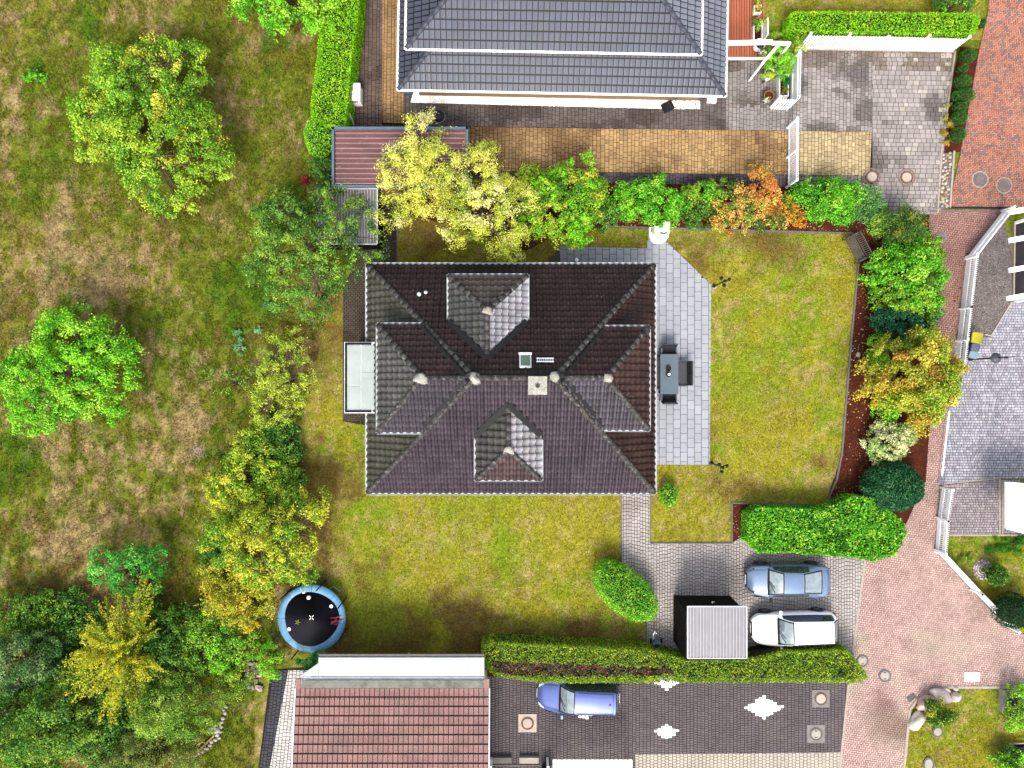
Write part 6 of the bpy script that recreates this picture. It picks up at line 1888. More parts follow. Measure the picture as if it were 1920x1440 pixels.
def plant(name, label, cat, px, py, rx, ry, z0, z1, pal, dens=300, leaf=(.15, .08), style='tree', group=None, rot=0.0, ncl=None, cr=None, base=None, part='crown', up=0.9, flat=0.6, irr=1.0, hole=0.0):
    NPL[0] += 1
    g = np.random.default_rng(NPL[0]); rg = random.Random(NPL[0])
    zc = z0 + (z1 - z0) * (.5 if style == 'ball' else .55)
    c = P(px, py, zc); k_ = (H - zc) / H / S
    Rx, Ry = rx * k_, ry * k_
    if style == 'bush': Rx *= 1.1; Ry *= 1.1; dens *= 1.55
    if style == 'tree': Rx *= 1.06; Ry *= 1.06; dens *= 1.75; up *= .6
    if style in ('shoot', 'spray'): dens *= 1.4
    leaf = (leaf[0] * .8, leaf[1] * .8); dens *= 1.5
    b = P(*base) if base else Vector((c.x, c.y, 0))
    root = thing(name, label, cat, (b.x, b.y, 0), group)
    off = np.array([b.x, b.y, 0])
    ar = PI * Rx * Ry
    n = int(dens * ar)
    pc, pw = pal_arr(pal)
    ct, st = math.cos(rot), math.sin(rot)

    def place(x, y, z):   # local to world, turned by rot
        return np.stack([c.x + x * ct - y * st, c.y + x * st + y * ct, z], -1)
    if style == 'ball':
        d = unit(g.normal(size=(n, 3))); d[:, 2] = np.where(d[:, 2] < -.35, -d[:, 2], d[:, 2])
        bump = 1 + .10 * (fbm(d[:, 0] * 3 + 5 + NPL[0], d[:, 1] * 3 + d[:, 2] * 2, 5) - .5) * 2
        r = (1 - np.abs(g.normal(0, .07, n))) * bump
        hz = (z1 - z0) / 2
        pos = place(d[:, 0] * Rx * r, d[:, 1] * Ry * r, zc + d[:, 2] * hz * r)
        ids = (fbm(d[:, 0] * 4 + 9, d[:, 1] * 4, NPL[0] % 50) * len(pc) * 1.0).astype(int) % len(pc)
        ids = np.where(g.random(n) < .55, g.choice(len(pc), n, p=pw), ids)
        cols = pc[ids] * g.uniform(.55, 1.4, (n, 1))
        leaf_mesh(part if part != 'crown' else 'foliage', g, pos, cols, leaf[0], leaf[1], root, off, axis=np.stack([d[:, 0] * ct - d[:, 1] * st, d[:, 0] * st + d[:, 1] * ct, d[:, 2]], 1), up=.5, spread=.9)
        k = MB(); k.rock((0, 0, zc), (Rx * .8, Ry * .8, hz * .8), seed=3, rz=rot, n=14, rough=.05)
        vs = [(q[0] + c.x, q[1] + c.y, q[2]) for q in k.v]; k.v = vs
        k.build('stems', M['core'], root)
        return root
    M_ = int((ncl or 0) * 1.7) or max(8, int(ar * (6.2 if style == 'tree' else 11)))
    cr = cr or (.36 if style == 'tree' else .28)
    th = g.uniform(0, 2 * PI, M_); ph = g.uniform(0, 6, 4)
    bd = 1 + irr * (.13 * np.sin(2 * th + ph[0]) + .11 * np.sin(3 * th + ph[1]) + .10 * np.sin(5 * th + ph[2]) + .06 * np.sin(9 * th + ph[3]))
    u = np.sqrt(g.uniform(hole, 1, M_))
    rad = u * bd * (1 - cr * .8 / max(Rx, Ry))
    dome = np.sqrt(np.clip(1 - (u * .93) ** 2, 0, 1))
    zz = z0 + (z1 - z0) * dome * g.uniform(.5, 1, M_) ** .8
    cx, cy = np.cos(th) * rad * Rx, np.sin(th) * rad * Ry
    cl = place(cx, cy, zz)
    crs = cr * (.86 if style in ('tree', 'bush') else 1) * g.uniform(.55, 1.3, M_)
    if style == 'shoot' or style == 'spray':
        # arching shoots from the crown's foot, leaves along them
        m = max(6, n // M_)
        t = np.tile(np.linspace(.28, 1, m), M_); i = np.repeat(np.arange(M_), m)
        foot = np.array([b.x * .4 + c.x * .6, b.y * .4 + c.y * .6, z0])
        mid = (foot + cl) / 2 + np.stack([g.normal(0, .15, M_), g.normal(0, .15, M_), (z1 - z0) * g.uniform(.15, .35, M_)], 1)
        a_, m_, e_ = foot[None], mid[i], cl[i]
        tt = (t + g.uniform(-.02, .02, len(t)))[:, None]
        pos = (1 - tt) ** 2 * a_ + 2 * tt * (1 - tt) * m_ + tt ** 2 * e_
        tang = unit(2 * (1 - tt) * (m_ - a_) + 2 * tt * (e_ - m_))
        jit = cr * (.34 if style == 'shoot' else .5) * (1.1 - .75 * tt)
        pos = pos + g.normal(size=pos.shape) * jit
        ids = g.choice(len(pc), M_, p=pw)[i]; ids = np.where(g.random(len(i)) < .3, g.choice(len(pc), len(i), p=pw), ids)
        cols = pc[ids] * g.uniform(.72, 1.25, (len(i), 1))
        ax = tang if style == 'spray' else tang * .6
        leaf_mesh(part, g, pos, cols, leaf[0], leaf[1], root, off, axis=ax, up=up, spread=.45 if style == 'spray' else .8)
        k = MB()
        for q in range(0, M_, 2 if M_ < 60 else 4):
            k.tube([foot, mid[q] * .75 + foot * .125 + cl[q] * .125, cl[q]], [.03, .018, .006], 4, cap=False)
        k.build('branches', M['bark'], root)
    else:
        m = max(6, n // M_)
        i = np.repeat(np.arange(M_), m)
        dd = unit(g.normal(size=(len(i), 3)) + np.array([0, 0, .25]))
        sa = g.uniform(0, PI, M_); sv = g.uniform(1.0, 1.9, M_)          # each tuft stretched its own way
        rr_ = crs[i] * (g.uniform(0, 1, len(i)) ** .45 * .95 + np.abs(g.normal(0, .28, len(i))))
        ex = dd[:, 0] * np.cos(sa[i]) + dd[:, 1] * np.sin(sa[i]); ey = -dd[:, 0] * np.sin(sa[i]) + dd[:, 1] * np.cos(sa[i])
        ex, ey = ex * sv[i], ey / np.sqrt(sv[i])
        de = np.stack([ex * np.cos(sa[i]) - ey * np.sin(sa[i]), ex * np.sin(sa[i]) + ey * np.cos(sa[i]), dd[:, 2] * (flat + .2)], 1)
        pos = cl[i] + de * rr_[:, None]
        pos[:, 2] = np.maximum(pos[:, 2], .06)
        lf = fbm(cl[:, 0] * .5 + 3, cl[:, 1] * .5, NPL[0] % 60)
        order = np.clip((lf - .25) * 2, 0, .999)
        cum = np.cumsum(pw)
        ids0 = np.where(g.random(M_) < .6, np.searchsorted(cum, order), g.choice(len(pc), M_, p=pw)); ids0 = np.minimum(ids0, len(pc) - 1)
        ids = ids0[i]; ids = np.where(g.random(len(i)) < .22, g.choice(len(pc), len(i), p=pw), ids)
        cols = pc[ids] * g.uniform(.55, 1.4, (len(i), 1)) * g.uniform(.82, 1.18, M_)[i][:, None]
        leaf_mesh(part, g, pos, cols, leaf[0], leaf[1], root, off, up=.4, nrm=dd * .7)
        k = MB()
        if style == 'tree':
            fork = Vector((b.x + (c.x - b.x) * .5, b.y + (c.y - b.y) * .5, z0 + (z1 - z0) * .22))
            tr_ = MB(); R0 = .05 + .022 * (Rx + Ry)
            tr_.tube([(b.x, b.y, -.05), (b.x * .9 + fork.x * .1, b.y * .9 + fork.y * .1, .25), tuple(Vector((b.x, b.y, 0)).lerp(fork, .6)), tuple(fork)], [R0 * 1.5, R0 * 1.05, R0 * .9, R0 * .75], 9)
            tr_.build('trunk', M['bark'], root, smooth=True)
            lim = []
            nl = 6
            for q in range(nl):
                a0 = 2 * PI * q / nl + rg.uniform(-.3, .3)
                e_ = Vector((c.x + math.cos(a0) * Rx * .5, c.y + math.sin(a0) * Ry * .5, z0 + (z1 - z0) * rg.uniform(.45, .7)))
                k.tube([fork, fork.lerp(e_, .5) + Vector((0, 0, .15)), e_], [R0 * .6, R0 * .42, R0 * .25], 6, cap=False); lim.append(e_)
            for q in range(0, M_, 2):
                p = Vector(cl[q]); s_ = min(lim, key=lambda v: (v - p).length)
                k.tube([s_, s_.lerp(p, .55) + Vector((rg.uniform(-.1, .1), rg.uniform(-.1, .1), .05)), p], [R0 * .22, R0 * .14, .006], 4, cap=False)
        else:
            for q in range(0, M_, 2):
                p = Vector(cl[q]); s_ = Vector((b.x + rg.uniform(-.15, .15) * Rx, b.y + rg.uniform(-.15, .15) * Ry, 0))
                k.tube([s_, s_.lerp(p, .6) + Vector((0, 0, .1)), p], [.03, .018, .006], 4, cap=False)
        k.build('branches', M['bark'], root)
    return root


def hedge(name, label, poly, h, pal, dens=520, leaf=(.1, .06), group=None, bumpy=.1, bare=None, cat='hedge', side=1.0, core=True, lum=None):
    NPL[0] += 1
    g = np.random.default_rng(NPL[0])
    pts = PP(poly, h)
    pts = [Vector((p.x, p.y, 0)) for p in pts]
    cc = sum(pts, Vector()) / len(pts)
    root = thing(name, label, cat, (cc.x, cc.y, 0), group); off = np.array([cc.x, cc.y, 0])
    x0, x1, y0, y1 = min(p.x for p in pts), max(p.x for p in pts), min(p.y for p in pts), max(p.y for p in pts)
    n = int(dens * (x1 - x0) * (y1 - y0))
    x = g.uniform(x0 - .1, x1 + .1, n); y = g.uniform(y0 - .1, y1 + .1, n)
    w_ = .12
    k = inpoly(x + (fbm(x * 2.2, y * 2.2, 3) - .5) * w_ * 3, y + (fbm(x * 2.2, y * 2.2, 4) - .5) * w_ * 3, pts); x, y = x[k], y[k]
    z = h + (fbm(x * 1.6, y * 1.6, 7) - .5) * bumpy * 2.4 - np.abs(g.normal(0, .09, len(x)))
    axis = np.stack([g.normal(0, .6, len(x)), g.normal(0, .6, len(x)), np.full(len(x), .5)], 1)
    # sides
    per = [(pts[i], pts[(i + 1) % len(pts)]) for i in range(len(pts))]
    for a, b in per:
        l = (b - a).length; m = int(dens * .8 * l * h * side)
        t = g.uniform(0, 1, m); nn = Vector((b.y - a.y, a.x - b.x, 0)).normalized()
        inw = np.abs(g.normal(0, .07, m)) - .03
        s_ = -1 if inpoly(np.array([(a.x + b.x) / 2 + nn.x * .05]), np.array([(a.y + b.y) / 2 + nn.y * .05]), pts)[0] else 1
        xx = a.x + (b.x - a.x) * t - nn.x * s_ * inw; yy = a.y + (b.y - a.y) * t - nn.y * s_ * inw
        x = np.concatenate([x, xx]); y = np.concatenate([y, yy]); z = np.concatenate([z, g.uniform(.05, h, m)])
        axis = np.concatenate([axis, np.tile([nn.x * s_, nn.y * s_, .4], (m, 1))])
    pos = np.stack([x, y, z], 1)
    pc, pw = pal_arr(pal)
    f = fbm(x * .9, y * .9, 13 + NPL[0] % 30); ids = np.searchsorted(np.cumsum(pw), np.clip((f - .25) * 2, 0, .999)); ids = np.minimum(ids, len(pc) - 1)
    ids = np.where(g.random(len(x)) < .5, g.choice(len(pc), len(x), p=pw), ids)
    cols = pc[ids] * g.uniform(.55, 1.4, (len(x), 1))
    if bare is not None:
        bp = PP(bare, h); q = inpoly(x + (fbm(x * 3, y * 3, 3) - .5) * .5, y + (fbm(x * 3, y * 3, 4) - .5) * .3, bp) & (g.random(len(x)) < .95)
        q2 = q & (g.random(len(x)) < .06)
        keep = ~q | q2
        cols[q2] = A(190, 90, 60, gain=GF)
        pos, cols, axis = pos[keep], cols[keep], axis[keep]
        t_ = MB(); rg = random.Random(5)
        bx = [p.x for p in bp]; by = [p.y for p in bp]; c_ = 0
        while c_ < 950:
            q = Vector((rg.uniform(min(bx), max(bx)), rg.uniform(min(by), max(by)), h - rg.uniform(.1, .5)))
            if not inpoly(q.x, q.y, bp): continue
            d = Vector((rg.uniform(-.25, .25), rg.uniform(-.22, .22), rg.uniform(.05, .3)))
            t_.tube([q, q + d * .5 + Vector((rg.uniform(-.05, .05), rg.uniform(-.05, .05), 0)), q + d], [.014, .011, .006], 3, cap=False); c_ += 1
        o = t_.build('bare_twigs', M['twig'], root); o['kind'] = 'stuff'
    leaf_mesh('foliage', g, pos, cols, leaf[0], leaf[1], root, off, axis=axis, up=.6, spread=.9)
    if core:
        k = MB()
        k.prism([(cc.x + (p.x - cc.x) * (1 - .22 / max(.3, (p - cc).length)), cc.y + (p.y - cc.y) * (1 - .22 / max(.3, (p - cc).length))) for p in pts], 0, h - (.45 if bare is not None else .25))
        k.build('stems', M['core'], root)
    return root


YG = [((184, 206, 62), 2), ((150, 192, 52), 3), ((114, 166, 46), 2.8), ((216, 212, 70), .8), ((84, 134, 40), 1.6)]
BG = [((140, 216, 48), 3), ((112, 192, 40), 3), ((170, 226, 64), 2), ((78, 150, 36), 1.5)]
MG = [((138, 174, 60), 3), ((106, 152, 48), 3), ((170, 196, 76), 1.5), ((78, 120, 40), 1.6)]
DG = [((88, 138, 50), 3), ((66, 114, 42), 3), ((116, 162, 62), 1.5), ((46, 84, 36), 1.5)]
GY = [((212, 212, 62), 2.6), ((180, 194, 54), 3), ((140, 172, 50), 2.6), ((222, 202, 68), .6)]
PALEY = [((244, 240, 104), 3), ((222, 228, 82), 3), ((190, 212, 66), 2), ((250, 244, 160), 1.8)]
GOLD = [((202, 172, 48), 2.4), ((178, 150, 44), 1.6), ((160, 166, 52), 2.6), ((214, 188, 58), 1)]
SPIKY = [((218, 210, 44), 2.4), ((190, 192, 44), 2), ((226, 214, 70), 1.2), ((146, 168, 48), 2), ((106, 140, 44), 1.6)]
LAUR = [((126, 204, 48), 3), ((96, 178, 42), 3), ((168, 218, 70), 1.3), ((58, 128, 34), 1.8)]
ORNG = [((224, 150, 72), 2), ((206, 120, 60), 1.3), ((196, 178, 76), 2), ((110, 150, 56), 2.4), ((62, 104, 44), 1.6), ((232, 176, 92), 1)]
TEAL = [((44, 104, 66), 3), ((32, 80, 56), 3), ((72, 134, 88), 1.5), ((28, 64, 46), 1)]
MAPL = [((198, 178, 56), 2.2), ((196, 142, 58), .8), ((172, 180, 56), 2.8), ((138, 172, 50), 2.8), ((232, 206, 84), 1.2)]
VARI = [((244, 242, 180), 3), ((222, 232, 150), 2), ((150, 186, 96), 2), ((104, 150, 70), 1)]
JUN = [((104, 160, 76), 3), ((80, 136, 66), 2), ((140, 186, 104), 1.5), ((60, 108, 56), 1)]
CON = [((86, 128, 48), 2.5), ((62, 104, 42), 2.5), ((44, 80, 36), 2), ((182, 150, 60), .8), ((120, 146, 60), 1)]
HEDGE = [((150, 220, 34), 3), ((126, 200, 30), 3), ((184, 226, 52), 1.5), ((96, 164, 28), 1.2)]
HEDGY = [((150, 180, 50), 3), ((118, 160, 44), 2), ((178, 192, 58), 1.4), ((88, 132, 38), 2)]

# meadow trees and shrubs at the left
plant('tree', 'bright yellow green fruit tree standing alone at the upper left of the meadow', 'tree', 274, 222, 146, 158, .9, 4.6, YG, 330, (.16, .09), 'tree', base=(300, 250), cr=.36)
plant('tree', 'round green tree at the left edge of the meadow', 'tree', 120, 697, 122, 116, .8, 4.0, BG, 360, (.16, .09), 'tree', base=(150, 697), cr=.36)
plant('tree', 'bushy green tree cut by the top edge beside the clipped hedge', 'tree', 532, -8, 92, 70, .6, 3.6, BG, 330, (.18, .10), 'tree', base=(545, 10))
plant('tree', 'sparse dark green tree with visible branches overhanging the grey shed', 'tree', 575, 462, 122, 126, .8, 4.8, DG + MG[:3], 250, (.16, .07), 'tree', base=(585, 480), ncl=135, cr=.34)
plant('young_tree', 'thin young tree with yellowish sprigs west of the flat roofed bay', 'tree', 528, 715, 66, 92, .3, 2.6, [((190, 206, 70), 3), ((150, 184, 60), 2), ((112, 150, 56), 1)], 230, (.12, .06), 'tree', base=(545, 715), ncl=75, cr=.27)
plant('shrub', 'low sprawling branch with pale leaves left of the thin young tree', 'shrub', 436, 715, 56, 34, .1, 1.0, MG, 70, (.12, .06), 'bush', ncl=22, cr=.24)
plant('shrub', 'dark green shrub between the thin young tree and the yellow green shrub', 'shrub', 500, 838, 66, 50, .1, 1.6, DG, 330, (.15, .09), 'bush')
plant('shrub', 'yellow green shrub with golden tips at the west edge of the front lawn', 'shrub', 466, 915, 86, 88, .2, 2.8, GY + YG, 330, (.15, .08), 'bush')
plant('shrub', 'mid green shrub on the lawn edge above the large golden tree', 'shrub', 532, 905, 40, 60, .1, 1.8, MG, 330, (.14, .08), 'bush')
plant('tree', 'large yellow green tree with open branches above the trampoline', 'tree', 498, 1015, 106, 104, .6, 4.4, GY + YG[2:] + [((124, 160, 50), 3)], 320, (.15, .08), 'tree', base=(540, 1000), cr=.34)
plant('shrub', 'golden brown bush touching the trampoline', 'shrub', 442, 1120, 72, 60, .2, 2.8, GOLD + GY[:2], 420, (.13, .07), 'bush', base=(470, 1105))
plant('shrub', 'deep green leafy patch under the left side of the large golden tree', 'shrub', 408, 1035, 36, 52, .1, 1.3, DG, 330, (.16, .10), 'bush')
plant('young_tree', 'small fresh green tree with loose branches in the lower left meadow', 'tree', 238, 1070, 76, 56, .4, 2.6, [((104, 196, 70), 3), ((72, 168, 60), 3), ((140, 214, 96), 1.5)], 190, (.15, .08), 'tree', base=(262, 1060), ncl=46, cr=.28)
plant('tree', 'spiky golden yellow tree with arching shoots at the lower left', 'tree', 206, 1240, 112, 128, .6, 5.2, SPIKY, 330, (.15, .06), 'shoot', base=(280, 1195), ncl=105, cr=.44, irr=1.7)
plant('tree', 'leafy dark green tree filling the bottom left corner', 'tree', 66, 1368, 118, 92, .6, 4.2, MG + DG, 330, (.16, .09), 'tree', base=(130, 1330), ncl=92, cr=.42)
plant('tree', 'grey green tree cut by the left edge near the bottom', 'tree', 22, 1245, 78, 62, .6, 4.0, [((112, 150, 84), 2), ((84, 128, 66), 3), ((140, 170, 100), 1)], 340, (.15, .09), 'tree', base=(90, 1225))
plant('shrub', 'low dark bush at the left edge above the grey green tree', 'shrub', 44, 1152, 66, 44, .1, 1.8, DG + MG[:2], 330, (.15, .09), 'bush')
plant('shrub', 'deep shaded shrub between the spiky golden tree and the left edge', 'shrub', 130, 1190, 70, 80, .05, 1.2, DG, 300, (.16, .09), 'bush')
plant('shrub', 'dense dark green shrub right of the spiky golden tree', 'shrub', 300, 1225, 70, 96, .1, 2.2, DG + MG[:1], 330, (.15, .08), 'bush')
plant('tree', 'loose mid green willow like shrub above the curved stone row', 'shrub', 318, 1330, 88, 72, .2, 3.4, MG, 330, (.15, .06), 'tree', base=(330, 1300), cr=.36)
plant('shrub', 'olive green feathery shrub at the bottom edge left of the stone row', 'shrub', 268, 1420, 100, 46, .1, 2.4, [((160, 164, 84), 2), ((124, 146, 66), 3), ((96, 124, 56), 2)], 360, (.14, .04), 'bush')
plant('shrub', 'dark shrub mass at the bottom edge between the corner tree and olive shrub', 'shrub', 190, 1385, 70, 66, .05, 1.6, DG, 300, (.15, .09), 'bush')
plant('shrub', 'mixed green shrub with a few orange leaves left of the trampoline', 'shrub', 404, 1200, 78, 70, .1, 2.0, MG + BG[:2] + [((200, 130, 70), .5)], 340, (.14, .08), 'bush')
plant('shrub', 'small bush with golden tips above the lower left lawn', 'shrub', 436, 1278, 40, 34, .1, 1.0, MG + GY[:1], 320, (.12, .07), 'bush')
plant('shrub', 'bright green conical shrub beside the rubble pile', 'shrub', 503, 1242, 27, 33, .05, 1.5, BG, 560, (.10, .05), 'bush', cr=.22)
plant('shrub', 'glossy green shrub at the left tip of the white canopy', 'shrub', 578, 1244, 25, 22, .1, 3.0, [((60, 150, 66), 3), ((44, 120, 54), 2), ((96, 176, 84), 1)], 560, (.14, .06), 'bush', cr=.22)
plant('shrub', 'small dark shrub with a red bloom near the grey shed corner', 'shrub', 602, 318, 28, 32, .05, 1.4, DG, 420, (.12, .07), 'bush', cr=.24)
plant('flower', 'dark red flowering plant at the meadow edge by the grey shed', 'plant', 572, 338, 10, 9, .05, .6, [((150, 40, 50), 2), ((110, 30, 40), 2), ((190, 70, 70), 1)], 900, (.08, .05), 'bush', cr=.12, ncl=10)
for px, py, r, lb in ((447, 632, 13, 'upper pale rosette weed on the meadow left of the grey paving'), (451, 654, 13, 'lower pale rosette weed on the meadow left of the grey paving'), (483, 618, 9, 'small rosette weed right of the two pale rosettes'), (502, 568, 9, 'small pale weed below the sparse dark tree')):
    plant('weed', lb, 'weed', px, py, r, r, .02, .25, [((130, 176, 120), 2), ((92, 150, 84), 2)], 420, (.18, .07), 'bush', group='rosette weeds on the meadow', cr=.1, ncl=7)
plant('weed', 'dark green weed clump in the upper left meadow', 'weed', 68, 140, 26, 15, .02, .4, BG[:2] + DG[:2], 330, (.12, .07), 'bush', cr=.18)

# north boundary
plant('tree', 'feathery golden birch reaching over the pink roofed shed', 'tree', 778, 318, 66, 112, 1.0, 5.4, PALEY, 330, (.12, .05), 'tree', base=(800, 370), cr=.34, irr=1.3)
plant('tree', 'large pale golden tree hanging down to the brown roof', 'tree', 902, 372, 92, 104, .8, 5.2, PALEY + [((130, 160, 56), 1.2)], 380, (.12, .05), 'tree', base=(905, 400), cr=.36, irr=1.2)
plant('shrub', 'trailing golden shoots at the lower end of the large pale golden tree', 'shrub', 955, 470, 24, 32, 1.2, 3.2, PALEY, 420, (.12, .05), 'bush', base=(940, 430), cr=.26)
plant('shrub', 'yellow green bush right of the large pale golden tree', 'shrub', 1058, 375, 80, 78, .3, 3.4, YG + BG[:2], 420, (.15, .09), 'bush', base=(1056, 395))
plant('shrub', 'rounded bright green bush above the garden fireplace', 'shrub', 1215, 375, 72, 44, .1, 2.4, LAUR, 520, (.13, .08), 'bush')
plant('shrub', 'small yellow green bush at the right of the rounded bright bush', 'shrub', 1292, 366, 24, 24, .1, 1.6, YG, 520, (.12, .08), 'bush', cr=.22)
plant('shrub', 'dark low bush between the bright bush and the orange shrubs', 'shrub', 1306, 396, 46, 30, .05, 1.2, DG + MG[:1], 480, (.12, .06), 'bush', cr=.24)
plant('shrub', 'green and orange leaved shrub with berries right of the dark low bush', 'shrub', 1376, 386, 52, 46, .1, 1.9, ORNG, 470, (.13, .09), 'bush', cr=.26)
plant('shrub', 'tall orange and rust coloured shrub poking over the grey paving', 'shrub', 1430, 360, 36, 46, .1, 2.2, ORNG[:3] + ORNG[5:], 470, (.13, .08), 'bush', cr=.26)
plant('shrub', 'yellow orange cotoneaster shrub at the white fence panel', 'shrub', 1476, 392, 46, 42, .1, 1.7, [((236, 156, 52), 2.5), ((222, 120, 54), 1.3), ((206, 176, 60), 1), ((96, 140, 56), 1.6), ((60, 104, 44), 1)], 430, (.12, .06), 'shoot', cr=.3, ncl=46)
plant('shrub', 'arching orange shoots reaching over the lawn edging', 'shrub', 1496, 414, 30, 22, .1, 1.2, [((240, 168, 44), 3), ((226, 138, 50), 1.5)], 260, (.11, .05), 'shoot', cr=.16, ncl=14)
plant('shrub', 'vivid green bush with upright leaves right of the orange shrubs', 'shrub', 1556, 374, 60, 48, .1, 2.2, LAUR, 500, (.14, .07), 'bush', cr=.28)
plant('juniper', 'grey green juniper with feathery sprays', 'shrub', 1632, 386, 50, 50, .2, 2.0, JUN, 420, (.18, .045), 'spray', cr=.36, ncl=70, base=(1618, 395))
plant('conifer', 'dark conifer with orange brown tips at the lane corner', 'conifer', 1700, 420, 60, 54, .3, 3.2, CON, 430, (.17, .05), 'spray', cr=.4, ncl=85, base=(1676, 430))
plant('shrub', 'dark green bush below the conifer by the mulch bed', 'shrub', 1675, 442, 36, 30, .05, 1.4, DG + MG[:1], 460, (.13, .07), 'bush', cr=.24)
for px, py, rx, ry, pal_, lb in ((1140, 402, 36, 26, DG, 'dark green undergrowth between the yellow green bush and the rounded bright bush'), (1336, 362, 30, 26, LAUR + ORNG[:1], 'fresh green shrub with a rust tip beside the small yellow green bush'),
                           (1440, 412, 44, 24, ORNG, 'low orange and green shrub below the tall rust coloured one'), (1600, 372, 30, 34, LAUR + JUN, 'green shrub between the vivid upright bush and the juniper'), (1512, 366, 24, 34, LAUR, 'bright green shrub directly right of the white fence panel'),
                           (1744, 470, 26, 40, MG + DG[:1], 'dark feathery shrub hanging over the lane below the conifer'), (1650, 690, 20, 40, BG[:2] + MAPL[2:4], 'mixed green and golden bush at the left foot of the maple'), (1640, 420, 24, 26, MG, 'green shrub between juniper and mulch bed'),
                           (1000, 350, 40, 40, PALEY[1:3] + YG[:2], 'light green bush between the pale golden tree and the yellow green bush'), (1110, 372, 34, 46, YG, 'golden green bush at the right side of the yellow green bush')):
    plant('shrub', lb, 'shrub', px, py, rx, ry, .05, 1.7, pal_, 480, (.13, .08), 'bush', cr=.25)
# east boundary
plant('shrub', 'large bright laurel beside the pink lane', 'shrub', 1706, 510, 66, 66, .1, 2.4, LAUR + [((176, 206, 60), 1)], 480, (.16, .09), 'bush', cr=.3)
plant('shrub', 'yellow tipped laurel below the large bright laurel', 'shrub', 1710, 562, 60, 40, .1, 2.2, YG + LAUR[:2], 480, (.15, .09), 'bush', cr=.28)
plant('shrub', 'blue green evergreen between laurel and maple', 'shrub', 1706, 600, 64, 40, .1, 2.0, TEAL, 520, (.14, .08), 'bush', cr=.28)
plant('tree', 'golden brown maple spreading over the lane', 'tree', 1722, 706, 90, 98, .5, 4.2, MAPL, 460, (.14, .10), 'tree', base=(1690, 708), cr=.36)
plant('shrub', 'light green bush under the left side of the maple', 'shrub', 1650, 640, 14, 26, .05, 1.0, BG, 600, (.10, .07), 'bush', cr=.2)
plant('shrub', 'small green bush under the lower left of the maple', 'shrub', 1660, 770, 28, 36, .05, 1.0, BG + MG[:1], 460, (.12, .08), 'bush', cr=.22)
plant('shrub', 'pale variegated shrub with cream leaves between maple and dark ball', 'shrub', 1668, 830, 48, 42, .1, 1.5, VARI, 640, (.12, .07), 'bush', cr=.24)
plant('ball_shrub', 'dark green dense round evergreen above the laurel hedge', 'shrub', 1672, 912, 58, 47, .0, 2.0, [((44, 100, 58), 3), ((34, 80, 48), 3), ((70, 128, 76), 1.2), ((104, 150, 92), .5)], 900, (.15, .08), 'ball')
hedge('hedge', 'broad laurel hedge along the driveway above the parked coupe', [(1405, 966), (1422, 954), (1550, 955), (1602, 932), (1640, 936), (1690, 975), (1702, 1000), (1680, 1040), (1640, 1052), (1590, 1044), (1500, 1036), (1424, 1036), (1404, 1018)], 1.35, LAUR, 520, (.14, .08), bumpy=.28)
plant('ball_shrub', 'small round shrub on the narrow side lawn', 'shrub', 1253, 928, 18, 23, .05, 1.0, LAUR, 800, (.1, .06), 'ball')
plant('ball_shrub', 'large clipped oval shrub at the edge of the front lawn', 'shrub', 1173, 1108, 76, 42, .0, 1.9, LAUR[:3] + [((64, 150, 36), 1)], 720, (.11, .06), 'ball', rot=R(-42))
hedge('hedge', 'long clipped hedge with a bare brown top above the blue car', [(903, 1212), (925, 1207), (1010, 1212), (1215, 1222), (1290, 1240), (1420, 1238), (1470, 1224), (1592, 1222), (1629, 1270), (1618, 1280), (1300, 1280), (1010, 1281), (930, 1268), (906, 1250)], 1.7, HEDGY, 560, (.10, .055), bumpy=.12,
      bare=[(918, 1236), (935, 1240), (1180, 1252), (1262, 1252), (1262, 1265), (1100, 1268), (945, 1268), (925, 1258)])
hedge('hedge', 'long bright clipped hedge beside the slate house courtyard', [(607, -60), (675, -60), (670, 20), (652, 160), (646, 236), (586, 234), (582, 205), (596, 90)], 1.9, HEDGE, 640, (.08, .05), bumpy=.05)
hedge('hedge', 'bright clipped hedge behind the tall white fence at the top', [(1484, 22), (1500, 20), (1834, 24), (1838, 40), (1828, 63), (1700, 61), (1494, 57), (1482, 42)], 1.6, HEDGE, 640, (.08, .05), bumpy=.05)
plant('ball_shrub', 'round bush at the lower end of the long bright hedge', 'shrub', 599, 258, 28, 38, .0, 2.2, BG, 700, (.10, .06), 'ball')
for px, py, rx, ry, lb in ((1814, 106, 15, 14, 'topmost clipped ball by the end of the tall white fence'), (1803, 131, 9, 8, 'small clipped ball second from the fence end'), (1804, 154, 16, 13, 'clipped ball just above the biggest ball of the row'),
                           (1806, 180, 21, 15, 'biggest clipped ball in the row beside the red street'), (1799, 202, 13, 10, 'small clipped ball just below the biggest ball'), (1797, 222, 15, 13, 'clipped ball second from the lower end of the row'), (1795, 254, 15, 15, 'lowest clipped ball of the row by the field stones'), (1838, 46, 8, 10, 'clipped ball peeking out at the street end of the top hedge')):
    plant('topiary_ball', lb, 'topiary', px, py, rx, ry, .02, .95, [((60, 130, 36), 3), ((48, 108, 34), 2), ((84, 150, 44), 1)], 1100, (.06, .04), 'ball', group='clipped balls beside the red street')
plant('shrub', 'dark bush at the top edge behind the hedge corner', 'shrub', 1788, 2, 42, 20, .1, 2.0, DG + BG[:1], 460, (.13, .08), 'bush')
plant('shrub', 'round bush with fresh shoots inside the white fence corner', 'shrub', 1462, 110, 32, 30, .1, 1.7, BG + MG[:1], 620, (.11, .05), 'bush', cr=.24)
plant('shrub', 'light bush with thin shoots over the end of the tall white fence', 'shrub', 1492, 92, 20, 18, .4, 1.9, YG, 420, (.11, .05), 'bush', cr=.22)
